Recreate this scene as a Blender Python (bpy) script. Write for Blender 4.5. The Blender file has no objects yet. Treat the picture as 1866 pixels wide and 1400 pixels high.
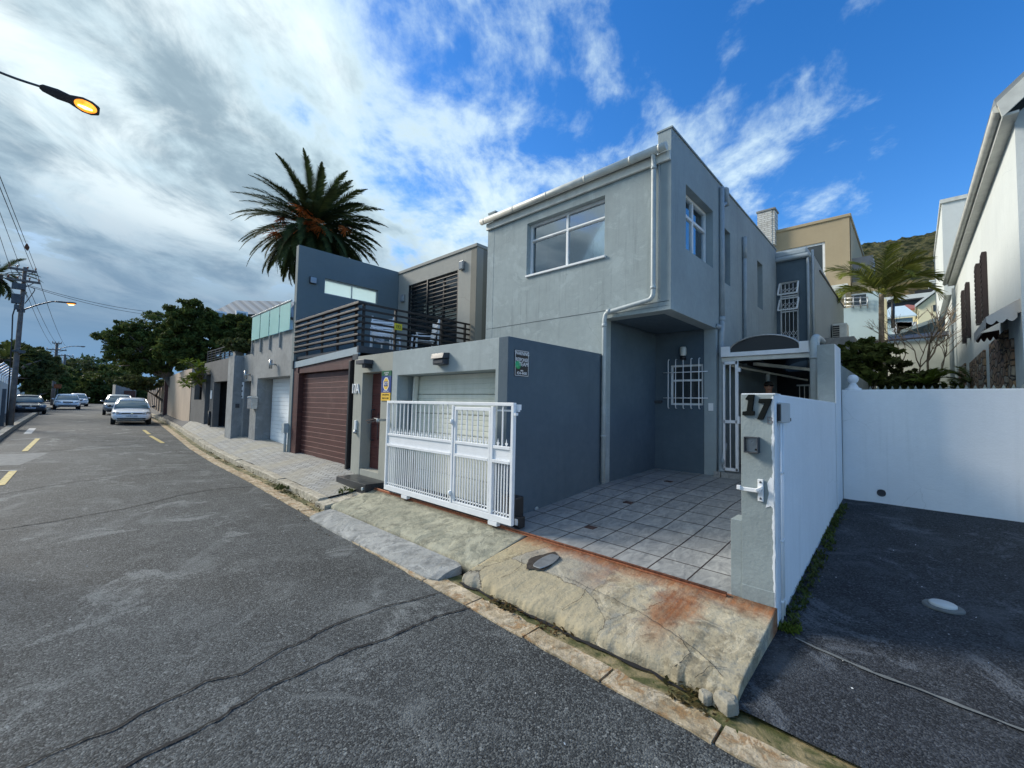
import bpy, bmesh, math, random
import numpy as np
from mathutils import Vector, Matrix
R = math.radians
S = 1.18                      # plan units -> metres
sc = bpy.context.scene
C = sc.collection
random.seed(7); RNG = np.random.default_rng(7)

# ------------------------------------------------------------------ camera
F = 772.07; YAW, PITCH, ROLL = R(43.581), R(2.880), R(1.255); H = 1.55
_f = np.array([-math.sin(YAW)*math.cos(PITCH), math.cos(YAW)*math.cos(PITCH), math.sin(PITCH)])
_r0 = np.array([math.cos(YAW), math.sin(YAW), 0.0]); _u0 = np.cross(_r0, _f)
_r = _r0*math.cos(ROLL)+_u0*math.sin(ROLL); _u = -_r0*math.sin(ROLL)+_u0*math.cos(ROLL)
O = np.array([0, 0, H])
cam = bpy.data.cameras.new('camera'); co = bpy.data.objects.new('camera', cam); C.objects.link(co)
cam.sensor_width = 36; cam.lens = F/1866*36; cam.clip_start = 0.05; cam.clip_end = 6000
m = Matrix.Identity(4)
for i in range(3): m[i][0] = _r[i]; m[i][1] = _u[i]; m[i][2] = -_f[i]; m[i][3] = O[i]*S
co.matrix_world = m; sc.camera = co
def ray(x, y): return _f*F + _r*(x-933) - _u*(y-700)
def at(x, y, ax, val):         # the point of a plane (ax = val) seen at a photo pixel
    d = ray(x, y); return tuple(O + d*((val-O[ax])/d[ax]))
def dep(x, y, d): return tuple(O + ray(x, y)/F*d)

# ------------------------------------------------------------------ world and sun
SUN_AZ = math.atan2(1.0, 0.41)           # light travels along (+x, +y*0.41)
SUN_EL = R(31)
w = bpy.data.worlds.new('World'); sc.world = w; w.use_nodes = True
nt = w.node_tree; N = nt.nodes; L = nt.links; N.clear()
def wn(t, **k):
    n = N.new(t)
    for a, b in k.items(): setattr(n, a, b)
    return n
def wm(op, a, b=None, c=None):
    n = N.new('ShaderNodeMath'); n.operation = op
    for i, v in enumerate((a, b, c)):
        if v is None: continue
        if isinstance(v, (int, float)): n.inputs[i].default_value = v
        else: L.new(v, n.inputs[i])
    return n.outputs[0]
out = wn('ShaderNodeOutputWorld'); bg = wn('ShaderNodeBackground'); bg.inputs['Strength'].default_value = 0.135
sky = wn('ShaderNodeTexSky', sky_type='NISHITA', sun_disc=False, sun_elevation=SUN_EL,
         sun_rotation=R(180)+SUN_AZ, air_density=1.0, dust_density=0.35, ozone_density=3.0)
hs = wn('ShaderNodeHueSaturation'); hs.inputs['Saturation'].default_value = 1.34; hs.inputs['Value'].default_value = 1.02
hs.inputs['Hue'].default_value = 0.508
L.new(sky.outputs[0], hs.inputs['Color'])
tc = wn('ShaderNodeTexCoord'); sp = wn('ShaderNodeSeparateXYZ'); L.new(tc.outputs['Generated'], sp.inputs[0])
dx, dy, dz = sp.outputs
zz = wm('MAXIMUM', wm('ADD', dz, 0.16), 0.06)
cb = wn('ShaderNodeCombineXYZ')
L.new(wm('DIVIDE', dx, zz), cb.inputs[0]); L.new(wm('DIVIDE', dy, zz), cb.inputs[1])
mp0 = wn('ShaderNodeMapping'); mp0.inputs['Rotation'].default_value = (0, 0, R(-38)); L.new(cb.outputs[0], mp0.inputs[0])
mp = wn('ShaderNodeMapping'); mp.inputs['Scale'].default_value = (1.15, 0.80, 1); mp.inputs['Location'].default_value = (5.3, 2.2, 0)
L.new(mp0.outputs[0], mp.inputs[0])
def noise(sca, det, rough=0.55, dist=0.0, src=None):
    n = wn('ShaderNodeTexNoise'); n.inputs['Scale'].default_value = sca; n.inputs['Detail'].default_value = det
    n.inputs['Roughness'].default_value = rough; n.inputs['Distortion'].default_value = dist
    L.new(src or mp.outputs[0], n.inputs['Vector']); return n.outputs[0]
def mrange(v, a, b, c=0.0, d=1.0, smooth=True):
    n = wn('ShaderNodeMapRange'); n.interpolation_type = 'SMOOTHSTEP' if smooth else 'LINEAR'
    for i, q in zip((1, 2, 3, 4), (a, b, c, d)): n.inputs[i].default_value = q
    L.new(v, n.inputs[0]); return n.outputs[0]
def cmix(f, a, b):
    n = wn('ShaderNodeMixRGB')
    if isinstance(f, float): n.inputs[0].default_value = f
    else: L.new(f, n.inputs[0])
    for i, v in ((1, a), (2, b)):
        if isinstance(v, tuple): n.inputs[i].default_value = (*v, 1)
        else: L.new(v, n.inputs[i])
    return n.outputs[0]
big = noise(0.8, 3, 0.5, 0.2); fine = noise(3.1, 12, 0.60, 0.25); wisp = noise(7.0, 8, 0.62, 0.3)
# cloudiness falls from the street side (-x) to the open sky above the hill (+y)
side = wm('ADD', wm('MULTIPLY', dx, -0.85), wm('MULTIPLY', dy, -0.42))
cov = wm('ADD', wm('ADD', wm('MULTIPLY', big, 0.52), wm('MULTIPLY', fine, 0.66)), wm('MULTIPLY', wisp, 0.22))
cov = wm('ADD', cov, mrange(side, -0.60, 0.75, -0.225, 0.14, False))
mask = mrange(cov, 0.57, 0.77)
thick = mrange(cov, 0.66, 0.92)                                     # denser cloud shows a grey underside
shade = mrange(noise(2.0, 9, 0.62, 0.5), 0.40, 0.64)
ccol = cmix(thick, (3.5, 4.4, 4.8), cmix(shade, (1.45, 2.0, 2.4), (4.2, 4.8, 5.0)))
low = mrange(dz, 0.05, 0.50, 1.0, 0.0)      # the storm bank low over the street
lown = mrange(wm('ADD', noise(1.1, 6, 0.5, 0.3), wm('MULTIPLY', low, 0.35)), 0.42, 0.72)
lowm = wm('MULTIPLY', wm('MULTIPLY', low, mrange(side, 0.0, 0.45)), wm('ADD', wm('MULTIPLY', lown, 0.5), 0.5))
st = cmix(lowm, ccol, cmix(mrange(dz, 0.0, 0.16), (0.85, 1.65, 2.75), (0.80, 1.35, 2.05)))
mask2 = wm('MAXIMUM', mask, mrange(lowm, 0.1, 0.75))
class _O: pass
mx = _O(); mx.outputs = [cmix(mask2, hs.outputs[0], st)]
L.new(mx.outputs[0], bg.inputs['Color']); L.new(bg.outputs[0], out.inputs[0])

sun = bpy.data.lights.new('sun', 'SUN'); sun.energy = 2.7; sun.angle = R(17); sun.color = (1.0, 0.93, 0.82)
so = bpy.data.objects.new('sun', sun); C.objects.link(so)
ld = Vector((math.cos(SUN_EL)*1.0/math.hypot(1, .41), math.cos(SUN_EL)*.41/math.hypot(1, .41), -math.sin(SUN_EL)))
so.rotation_euler = ld.to_track_quat('-Z', 'Y').to_euler()
sc.view_settings.view_transform = 'Standard'; sc.view_settings.look = 'None'
sc.view_settings.exposure = 0.76; sc.view_settings.gamma = 1; sc.view_settings.use_curve_mapping = False

# ------------------------------------------------------------------ materials
class NT:
    def __init__(s, name):
        s.m = bpy.data.materials.new(name); s.m.use_nodes = True; s.t = s.m.node_tree
        s.b = s.t.nodes['Principled BSDF']; s.o = s.t.nodes['Material Output']
        s.tc = s.t.nodes.new('ShaderNodeTexCoord').outputs['Object']
    def put(s, sock, v):
        if isinstance(v, bpy.types.NodeSocket): s.t.links.new(v, sock)
        elif isinstance(v, tuple) and len(v) == 3 and sock.type == 'RGBA': sock.default_value = (*v, 1)
        else: sock.default_value = v
    def math(s, op, *a, clamp=False):
        n = s.t.nodes.new('ShaderNodeMath'); n.operation = op; n.use_clamp = clamp
        for i, v in enumerate(a): s.put(n.inputs[i], v)
        return n.outputs[0]
    def map(s, scale=(1, 1, 1), loc=(0, 0, 0), rot=(0, 0, 0), src=None):
        n = s.t.nodes.new('ShaderNodeMapping'); s.put(n.inputs[0], src or s.tc)
        n.inputs['Scale'].default_value = scale; n.inputs['Location'].default_value = loc; n.inputs['Rotation'].default_value = rot
        return n.outputs[0]
    def noise(s, sc_, det=5, rough=.55, dist=0, src=None, col=False):
        n = s.t.nodes.new('ShaderNodeTexNoise'); s.put(n.inputs['Vector'], src or s.tc)
        n.inputs['Scale'].default_value = sc_; n.inputs['Detail'].default_value = det; n.inputs['Roughness'].default_value = rough
        n.inputs['Distortion'].default_value = dist
        return n.outputs[1 if col else 0]
    def vor(s, sc_, feat='F1', out='Distance', src=None, rnd=1.0):
        n = s.t.nodes.new('ShaderNodeTexVoronoi'); n.feature = feat; s.put(n.inputs['Vector'], src or s.tc)
        n.inputs['Scale'].default_value = sc_; n.inputs['Randomness'].default_value = rnd
        return n.outputs[out]
    def mr(s, v, a, b, c=0., d=1., smooth=False):
        n = s.t.nodes.new('ShaderNodeMapRange'); s.put(n.inputs[0], v)
        if smooth: n.interpolation_type = 'SMOOTHSTEP'
        for i, q in zip((1, 2, 3, 4), (a, b, c, d)): n.inputs[i].default_value = q
        return n.outputs[0]
    def mix(s, f, a, b, mode='MIX'):
        n = s.t.nodes.new('ShaderNodeMixRGB'); n.blend_type = mode
        s.put(n.inputs[0], f); s.put(n.inputs[1], a if not (isinstance(a, tuple) and len(a) == 3) else (*a, 1))
        s.put(n.inputs[2], b if not (isinstance(b, tuple) and len(b) == 3) else (*b, 1)); return n.outputs[0]
    def xyz(s, src=None):
        n = s.t.nodes.new('ShaderNodeSeparateXYZ'); s.put(n.inputs[0], src or s.tc); return n.outputs
    def bump(s, h, strength=.3, dist=.01, nrm=None):
        n = s.t.nodes.new('ShaderNodeBump'); n.inputs['Strength'].default_value = strength; n.inputs['Distance'].default_value = dist
        s.put(n.inputs['Height'], h)
        if nrm is not None: s.t.links.new(nrm, n.inputs['Normal'])
        return n.outputs[0]
    def fin(s, col=None, rough=None, nrm=None, metal=None, spec=None):
        if col is not None: s.put(s.b.inputs['Base Color'], col)
        if rough is not None: s.put(s.b.inputs['Roughness'], rough)
        if nrm is not None: s.t.links.new(nrm, s.b.inputs['Normal'])
        if metal is not None: s.b.inputs['Metallic'].default_value = metal
        if spec is not None: s.b.inputs['Specular IOR Level'].default_value = spec
        return s.m
def dk(c, k): return tuple(x*k for x in c)

def plaster(name, col, var=.12, streak=.25, dirt=(.10, .10, .09), bump=.25, patch=0.0, foot=None):
    n = NT(name)
    a = n.noise(.9, 6, .6); b = n.noise(9, 5, .6)
    c = n.mix(n.mr(a, .3, .7), dk(col, 1-var), dk(col, 1+var))
    c = n.mix(n.mr(b, .35, .75, 0, .35), c, dk(col, 1-var*1.5))
    st = n.noise(1.0, 6, .65, .2, src=n.map((9, 9, .55)))
    m2 = n.math('MULTIPLY', n.mr(st, .52, .78, 0, streak), n.mr(n.noise(.6, 3), .38, .62))
    c = n.mix(m2, c, dirt)
    if patch:
        p = n.mr(n.noise(2.2, 9, .7, .6), .54, .60, 0, patch); c = n.mix(p, c, dk(col, 1.35))
    if foot:      # splash dirt along the foot of the wall, ragged upper edge
        g_ = n.math('SUBTRACT', n.xyz()[2], n.math('MULTIPLY', n.noise(5, 8, .7), foot[0]*1.4))
        c = n.mix(n.math('MULTIPLY', n.mr(g_, -.12, .12, foot[1], 0), n.mr(n.noise(16, 6, .7), .35, .65)), c, dk(dirt, .9))
    cr = n.mr(n.vor(.9, 'DISTANCE_TO_EDGE', 'Distance', src=n.mix(.12, n.tc, n.noise(3, 6, .7, col=True), 'ADD')), .0, .0035, 1, 0)   # hairline cracks
    c = n.mix(n.math('MULTIPLY', cr, n.mr(n.noise(.8, 3), .50, .60, 0, .40)), c, dirt)
    rl = n.mr(n.noise(1, 3, .5, src=n.map((2.2, 2.2, .35))), .35, .65, 0, var*1.2)      # roller marks
    c = n.mix(rl, c, dk(col, .80))
    h = n.math('ADD', n.noise(40, 4, .7), n.math('MULTIPLY', n.noise(5, 3), 1.5))
    return n.fin(c, n.mr(b, .2, .8, .75, .95), n.bump(h, bump, .012), spec=.25)
def plain(name, col, rough=.5, var=.08, scale=8, metal=0, bump=.0, spec=.5):
    n = NT(name)
    c = n.mix(n.mr(n.noise(scale, 5, .6), .3, .7), dk(col, 1-var), dk(col, 1+var))
    nr = n.bump(n.noise(scale*6, 4), bump, .005) if bump else None
    return n.fin(c, n.mr(n.noise(scale*.7, 4), .3, .7, max(.03, rough-.08), min(1, rough+.08)), nr, metal=metal, spec=spec)

def asphalt(name, base, light, speck=.5, patchcol=None):
    n = NT(name)
    big = n.noise(.55, 8, .62, .4); mid = n.noise(2.3, 7, .65)
    c = n.mix(n.mr(big, .36, .66), dk(base, .66), dk(base, 1.45))
    c = n.mix(n.mr(mid, .5, .74, 0, .55), c, dk(light, .62))
    c = n.mix(n.mr(n.noise(.9, 11, .74, 1.2, src=n.map(loc=(7, 3, 0))), .56, .62, 0, .68), c, dk(light, .92))      # pale worn patches
    c = n.mix(n.mr(n.noise(.5, 4, .6, src=n.map((.35, 1.6, 1), loc=(2, 9, 0))), .56, .70, 0, .4), c, dk(base, .55))   # tyre-darkened bands
    cell = n.vor(98, 'F1', 'Color'); sx = n.xyz(cell)[0]
    c = n.mix(n.mr(sx, .55, 1.0, 0, speck), c, light)
    c = n.mix(n.mr(sx, .0, .38, .8, 0), c, dk(base, .25))
    cell2 = n.xyz(n.vor(70, 'F1', 'Color'))[1]
    c = n.mix(n.mr(cell2, .985, .99, 0, .35), c, dk(light, 1.7))
    dusty = n.mr(n.noise(1.1, 10, .72, 1.0), .55, .66, 0, .5)
    c = n.mix(dusty, c, patchcol or dk(light, .75))
    d1 = n.vor(98, 'F1', 'Distance'); h = n.math('ADD', n.math('MULTIPLY', d1, -1.0), n.math('MULTIPLY', n.noise(160, 3), .5))
    return n.fin(c, .82, n.bump(h, .55, .010), spec=.35)

M = {}
GREY = (.322, .378, .385)
M['grey'] = plaster('grey_plaster', GREY, .14, .75, (.15, .18, .18), patch=.38, foot=(.3, .4))
M['greyshade'] = plaster('shaded_grey_plaster', (.088, .128, .162), .16, .35, (.06, .08, .10))  # the house's grey paint with shade put into its colour, darker and bluer
M['greyside'] = plaster('grey_blue_plaster', (.305, .365, .385), .13, .55, (.11, .14, .17))
M['entry'] = plaster('warm_grey_plaster', (.365, .370, .325), .08, .25, (.15, .15, .13))
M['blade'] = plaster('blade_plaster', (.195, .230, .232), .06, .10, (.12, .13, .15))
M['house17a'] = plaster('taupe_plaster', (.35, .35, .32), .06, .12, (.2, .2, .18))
M['mottled'] = plaster('mottled_cement', (.275, .285, .285), .34, .6, (.07, .075, .08), patch=.45)
M['darkcem'] = plaster('dark_cement', (.14, .14, .14), .25, .5, (.05, .05, .05), patch=.1)
M['white'] = plaster('white_wall_paint', (.77, .80, .83), .055, .30, (.44, .47, .48), bump=.20)
M['whitehouse'] = plaster('aged_white_plaster', (.66, .70, .68), .05, .18, (.30, .36, .40), bump=.3)
M['pillar'] = plaster('pillar_grey_paint', (.272, .318, .325), .14, .55, (.13, .15, .16), patch=.25, foot=(.25, .6))
M['beige'] = plaster('beige_plaster', (.50, .40, .31), .10, .45, (.26, .21, .17))
M['tan'] = plaster('tan_plaster', (.42, .34, .22), .05, .10, (.26, .21, .14))
M['palewall'] = plaster('pale_garden_plaster', (.62, .64, .56), .06, .30, (.35, .37, .33))
M['cream'] = plaster('cream_plaster', (.78, .72, .48), .05, .15, (.5, .45, .3))
M['bluewall'] = plaster('pale_blue_plaster', (.47, .60, .64), .05, .15, (.3, .4, .42))
M['black'] = plain('black_metal', (.018, .018, .02), .45)
M['slat'] = plain('dark_brown_slats', (.028, .021, .019), .5, .3, 14)
M['dkgrey'] = plain('dark_grey_metal', (.045, .05, .06), .45, .15)
M['wpaint'] = plain('white_gate_paint', (.80, .82, .84), .4, .05, 6)
M['wframe'] = plain('white_window_frame', (.74, .77, .78), .4, .06, 6)
M['pvc'] = plain('white_pvc', (.62, .63, .58), .45, .14, 5)
M['pipegrey'] = plain('painted_pipe', (.30, .36, .40), .45, .12, 6)
M['pipelight'] = plain('light_grey_pipe', (.40, .45, .46), .42, .12, 6)
M['steel'] = plain('galvanised_steel', (.42, .43, .43), .35, .15, 20, .7)
M['beam'] = plain('painted_beam', (.30, .37, .41), .5, .06)
M['rubber'] = plain('tyre_rubber', (.016, .016, .016), .8)
M['rust'] = plain('rusty_steel', (.28, .10, .045), .75, .4, 25, 0, .5)
M['orange'] = plain('orange_fruit_stalks', (.55, .14, .02), .7, .35, 9)
M['skin'] = plain('skin', (.50, .26, .17), .5)
M['hair'] = plain('dark_hair', (.02, .015, .012), .6)
M['shirt'] = plain('dark_shirt', (.03, .035, .05), .9)
M['trouser'] = plain('dark_trousers', (.02, .02, .025), .9)
M['yellow'] = plain('yellow_plastic', (.75, .60, .03), .4)
M['navy'] = plain('navy_print', (.02, .05, .22), .4)
M['green'] = plain('green_print', (.02, .12, .05), .4)
M['gold'] = plain('gold_print', (.80, .50, .05), .4)
M['textw'] = plain('white_print', (.85, .85, .85), .5, .03)
M['textk'] = plain('black_print', (.02, .02, .02), .5)
M['textb'] = plain('number_metal', (.008, .011, .011), .85, .25, 60, spec=.1)
M['lime'] = plain('bright_green_print', (.05, .42, .16), .4)
M['charcoal'] = plain('charcoal_tile', (.035, .038, .042), .35, .3, 10)
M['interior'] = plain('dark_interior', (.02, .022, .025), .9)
M['curtain'] = plain('sheer_curtain', (.75, .80, .82), .9, .1, 30)
M['insul'] = plain('insulator_ceramic', (.30, .12, .08), .3)
M['awning'] = plaster('awning_canvas', (.62, .56, .50), .06, .3, (.4, .35, .32))
M['awnbrown'] = plain('brown_canvas', (.10, .05, .04), .9)
M['terracotta'] = plain('terracotta_roof', (.30, .10, .07), .8, .2)
M['bluedisc'] = plain('grey_plastic', (.50, .52, .52), .5)

def glassmat(name, col=(.02, .03, .035), rough=.04):
    n = NT(name); return n.fin(col, rough, spec=1.0)
M['glass'] = glassmat('window_glass', (.025, .032, .036))
M['glassdark'] = glassmat('car_glass', (.16, .21, .20), .1)
n = NT('clear_glass'); n.b.inputs['Transmission Weight'].default_value = 1.0; n.b.inputs['IOR'].default_value = 1.45
M['clear'] = n.fin((.9, .95, .95), .02)
n = NT('frosted_green_glass'); n.b.inputs['Transmission Weight'].default_value = .35
M['frost'] = n.fin(n.mix(n.mr(n.noise(2, 4), .3, .7), (.42, .72, .66), (.50, .80, .74)), .35)
n = NT('frosted_window'); M['frostw'] = n.fin(n.mix(n.mr(n.noise(1.4, 3), .3, .7), (.62, .74, .74), (.70, .80, .80)), .3)
ts = n.t.nodes.new('ShaderNodeBsdfTranslucent'); ts.inputs['Color'].default_value = (.80, .92, .92, 1); mxs = n.t.nodes.new('ShaderNodeMixShader'); mxs.inputs[0].default_value = .7
n.t.links.new(n.b.outputs[0], mxs.inputs[1]); n.t.links.new(ts.outputs[0], mxs.inputs[2]); n.t.links.new(mxs.outputs[0], n.o.inputs[0])
n = NT('smoked_canopy'); n.b.inputs['Transmission Weight'].default_value = .0; n.b.inputs['Alpha'].default_value = 1
M['smoked'] = n.fin((.020, .019, .018), .10, spec=.5)
n = NT('lamp_glow'); n.b.inputs['Emission Strength'].default_value = 1.0
v = n.mr(n.noise(9, 3), .3, .7)
n.put(n.b.inputs['Emission Color'], n.mix(v, (1.0, .22, .01), (1.0, .45, .05)))
M['glow'] = n.fin((.9, .4, .05), .3)
n = NT('lamp_tube'); n.b.inputs['Emission Strength'].default_value = 4.5; n.b.inputs['Emission Color'].default_value = (1, .72, .22, 1); M['tube'] = n.fin((1, .8, .4), .3)

def carpaint(name, col, metal=.0):
    n = NT(name); n.b.inputs['Coat Weight'].default_value = .8; n.b.inputs['Coat Roughness'].default_value = .05
    return n.fin(n.mix(n.mr(n.noise(3, 4), .3, .7, 0, .3), col, dk(col, .85)), .35, metal=metal)
M['carwhite'] = carpaint('white_car_paint', (.94, .94, .94)); M['carsilver'] = carpaint('silver_car_paint', (.38, .39, .40), .5)
M['cardark'] = carpaint('dark_car_paint', (.05, .055, .065), .3)
M['chrome'] = plain('chrome', (.6, .6, .6), .15, .05, 5, 1.0)
M['lens'] = glassmat('lamp_lens', (.28, .30, .32), .08)
M['plate'] = plain('number_plate', (.72, .74, .74), .5)

# ground surfaces
M['road'] = asphalt('road_asphalt', (.043, .047, .048), (.235, .25, .245), .50)
M['yard'] = asphalt('yard_asphalt', (.017, .020, .025), (.115, .13, .15), .40)
M['pathasphalt'] = asphalt('pavement_asphalt', (.05, .052, .058), (.16, .17, .18), .3)
def concrete(name, a, b, c3, rustx=False, sc_=1.0):
    n = NT(name)
    c = n.mix(n.mr(n.noise(1.6*sc_, 9, .66, .5), .36, .64), a, b)
    c = n.mix(n.mr(n.noise(3.1*sc_, 8, .7, .9), .50, .60, 0, .75), c, c3)
    c = n.mix(n.mr(n.noise(7*sc_, 8, .7), .50, .62, 0, .7), c, dk(a, .50))
    c = n.mix(n.mr(n.noise(1.5*sc_, 9, .72, 1.0, src=n.map(loc=(4, 8, 0))), .54, .62, 0, .5), c, dk(a, .55))
    c = n.mix(n.mr(n.noise(2.3*sc_, 10, .75, 1.5), .53, .57, 0, .55), c, dk(b, 1.25))
    c = n.mix(n.mr(n.noise(60, 4, .8), .58, .7, 0, .6), c, dk(a, .4))
    if rustx:
        wsrc = n.mix(.30, n.tc, n.noise(1.9, 9, .72, col=True), 'ADD'); pc_ = n.vor(.95, 'F1', 'Color', src=wsrc); px_ = n.xyz(pc_)
        c = n.mix(n.mr(px_[0], .45, .5, 0, .45), c, (.29, .285, .26)); c = n.mix(n.mr(px_[1], .62, .66, 0, .55), c, (.40, .33, .19))
        ed_ = n.vor(.95, 'DISTANCE_TO_EDGE', 'Distance', src=wsrc)
        c = n.mix(n.math('MULTIPLY', n.mr(ed_, .002, .006, .85, 0), n.mr(n.noise(1.3, 4), .44, .52)), c, (.045, .038, .028))
    pits = n.mr(n.vor(30), .0, .17, .85, 0); pm = n.mr(n.noise(3, 5), .42, .55)
    c = n.mix(n.math('MULTIPLY', pits, pm), c, (.07, .06, .05))
    if rustx:
        x, y, z = n.xyz()
        wob = n.math('ADD', x, n.math('MULTIPLY', n.math('SUBTRACT', n.noise(5, 6, .6), .5), .5))
        wy = n.math('ADD', y, n.math('MULTIPLY', n.math('SUBTRACT', n.noise(6, 6, .6), .5), .22))
        band = n.mr(wy, 3.74, 3.95, 0, .9, True)                      # rust washed off the rail
        s1 = n.math('MULTIPLY', n.mr(n.math('ABSOLUTE', n.math('SUBTRACT', wob, -1.50)), .03, .26, 1, 0, True), n.mr(wy, 2.95, 3.55, 0, .95, True))
        s2 = n.math('MULTIPLY', n.mr(n.math('ABSOLUTE', n.math('SUBTRACT', wob, -2.25)), .02, .32, .8, 0, True), n.mr(wy, 3.30, 3.8, 0, .6, True))
        s3 = n.math('MULTIPLY', n.mr(n.math('ABSOLUTE', n.math('SUBTRACT', wob, -3.6)), .1, .9, .6, 0, True), n.mr(wy, 3.5, 3.9, 0, .6, True))
        r = n.math('MAXIMUM', n.math('MAXIMUM', band, s1), n.math('MAXIMUM', s2, s3))
        r = n.math('MULTIPLY', r, n.mr(n.noise(1, 8, .75, .2, src=n.map((17, 2.6, 1))), .28, .58, .42, 1))
        c = n.mix(r, c, n.mix(n.mr(n.noise(8, 5), .35, .65), (.34, .13, .045), (.19, .060, .022)))
    h = n.math('ADD', n.noise(22, 7, .7), n.math('MULTIPLY', n.noise(4, 4), 2.0))
    return n.fin(c, .88, n.bump(h, .8, .02), spec=.25)
M['apron'] = concrete('stained_concrete', (.32, .275, .185), (.49, .43, .31), (.255, .255, .225), True)
M['apron2'] = concrete('grey_stained_concrete', (.28, .275, .21), (.37, .355, .27), (.22, .225, .175), False)
M['slab'] = concrete('grey_concrete_slab', (.30, .305, .29), (.37, .37, .35), (.25, .255, .245), False, .8)
M['kerb'] = concrete('pale_kerb_stone', (.36, .28, .17), (.56, .47, .34), (.30, .16, .06), False, 2.1)
M['kerbgrey'] = concrete('grey_kerb_stone', (.42, .38, .30), (.50, .46, .37), (.28, .25, .19), False, 1.5)
n = NT('mossy_channel')
c = n.mix(n.mr(n.noise(5, 8, .65, .5), .38, .62), (.36, .28, .15), (.24, .19, .09))
c = n.mix(n.mr(n.noise(2.6, 7, .7, .8), .40, .52), c, (.075, .080, .020))
c = n.mix(n.mr(n.noise(9, 8, .7, .4), .58, .72, 0, .8), c, (.035, .035, .015))
M['moss'] = n.fin(c, .75, n.bump(n.noise(30, 7, .7), .7, .02))
n = NT('paved_path')
bk = n.t.nodes.new('ShaderNodeTexBrick'); n.put(bk.inputs['Vector'], n.map((1, 1, 1), rot=(0, 0, R(-42))))
for k_, v_ in (('Color1', (.40, .40, .38, 1)), ('Color2', (.27, .27, .265, 1)), ('Mortar', (.14, .135, .12, 1))): bk.inputs[k_].default_value = v_
bk.inputs['Scale'].default_value = 1; bk.inputs['Brick Width'].default_value = .20; bk.inputs['Row Height'].default_value = .10; bk.inputs['Mortar Size'].default_value = .009
bk.inputs['Bias'].default_value = 0
c = n.mix(n.mr(n.noise(1.1, 8, .65, .4), .4, .65, 0, .75), bk.outputs[0], (.34, .315, .25))
c = n.mix(n.mr(n.noise(6, 8, .7), .52, .7, 0, .6), c, (.20, .195, .18))
M['pave'] = n.fin(c, .85, n.bump(n.math('ADD', n.math('MULTIPLY', bk.outputs['Fac'], -1), n.noise(25, 5)), .5, .015), spec=.25)
n = NT('floor_tiles')
bk = n.t.nodes.new('ShaderNodeTexBrick'); bk.offset = 0; bk.squash = 1
n.put(bk.inputs['Vector'], n.map(loc=(0, -.154*S, 0)))
bk.inputs['Scale'].default_value = 1; bk.inputs['Brick Width'].default_value = .333*S; bk.inputs['Row Height'].default_value = .36*S
bk.inputs['Mortar Size'].default_value = .0085; bk.inputs['Mortar Smooth'].default_value = .2
bk.inputs['Color1'].default_value = (1, 1, 1, 1); bk.inputs['Color2'].default_value = (.86, .86, .86, 1); bk.inputs['Mortar'].default_value = (.10, .07, .06, 1)
ma = n.noise(6.5, 7, .68, 1.2, src=n.map((1.6, .7, 1), rot=(0, 0, .25)))
c = n.mix(n.mr(ma, .34, .66), (.20, .205, .205), (.42, .425, .41))
c = n.mix(n.mr(n.noise(1.2, 5), .35, .7, 0, .35), c, (.22, .23, .24))
M['tile'] = n.fin(n.mix(1.0, c, bk.outputs[0], 'MULTIPLY'), n.mr(ma, .3, .7, .35, .6), n.bump(n.math('MULTIPLY', bk.outputs['Fac'], -1), .5, .006), spec=.5)
n = NT('dark_wood')
gr = n.noise(2.2, 8, .7, .6, src=n.map((.8, 1, 26)))
c = n.mix(n.mr(gr, .35, .7), (.040, .012, .010), (.115, .036, .028))
c = n.mix(n.mr(n.noise(3, 6), .55, .75, 0, .5), c, (.16, .085, .07))
M['wood'] = n.fin(c, .5, n.bump(gr, .3, .006))
n = NT('red_wood')
gr = n.noise(2.2, 8, .7, .5, src=n.map((.9, 1, 22)))
c = n.mix(n.mr(gr, .35, .7), (.080, .020, .018), (.17, .055, .045)); M['redwood'] = n.fin(c, .45, n.bump(gr, .2, .006))
n = NT('white_door_panel')
c = n.mix(n.mr(n.noise(1.8, 6, .6, .5), .4, .65), (.66, .685, .60), (.76, .775, .70))
c = n.mix(n.mr(n.noise(1.5, 6, .65, .3, src=n.map((6, 6, .8))), .52, .72, 0, .35), c, (.50, .52, .42))
M['door'] = n.fin(c, .55, n.bump(n.noise(30, 3), .1, .005)); M['door2'] = plain('cool_white_door', (.84, .88, .90), .5, .04, 3)
n = NT('corrugated_roof')
wv = n.t.nodes.new('ShaderNodeTexWave'); n.put(wv.inputs['Vector'], n.tc); wv.inputs['Scale'].default_value = .42; wv.bands_direction = 'Y'
M['metalroof'] = n.fin(n.mix(n.mr(wv.outputs[0], .2, .5), (.15, .165, .175), (.24, .265, .28)), .8, n.bump(wv.outputs[0], .6, .05), metal=0)
n = NT('whitewashed_brick')
bk = n.t.nodes.new('ShaderNodeTexBrick'); n.put(bk.inputs['Vector'], n.map(rot=(R(90), 0, 0)))
for k_, v_ in (('Color1', (.66, .67, .64, 1)), ('Color2', (.56, .56, .52, 1)), ('Mortar', (.38, .37, .34, 1))): bk.inputs[k_].default_value = v_
bk.inputs['Scale'].default_value = 1; bk.inputs['Brick Width'].default_value = .35; bk.inputs['Row Height'].default_value = .12; bk.inputs['Mortar Size'].default_value = .02
M['wbrick'] = n.fin(n.mix(n.mr(n.noise(3, 7, .7), .5, .7, 0, .7), bk.outputs[0], (.25, .23, .20)), .9, n.bump(bk.outputs['Fac'], .5, -.03))
n = NT('stone_cladding')
vd = n.vor(4.2, 'DISTANCE_TO_EDGE', 'Distance', src=n.map((.7, .7, 1.7))); vc = n.vor(4.2, 'F1', 'Color', src=n.map((.7, .7, 1.7)))
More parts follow.
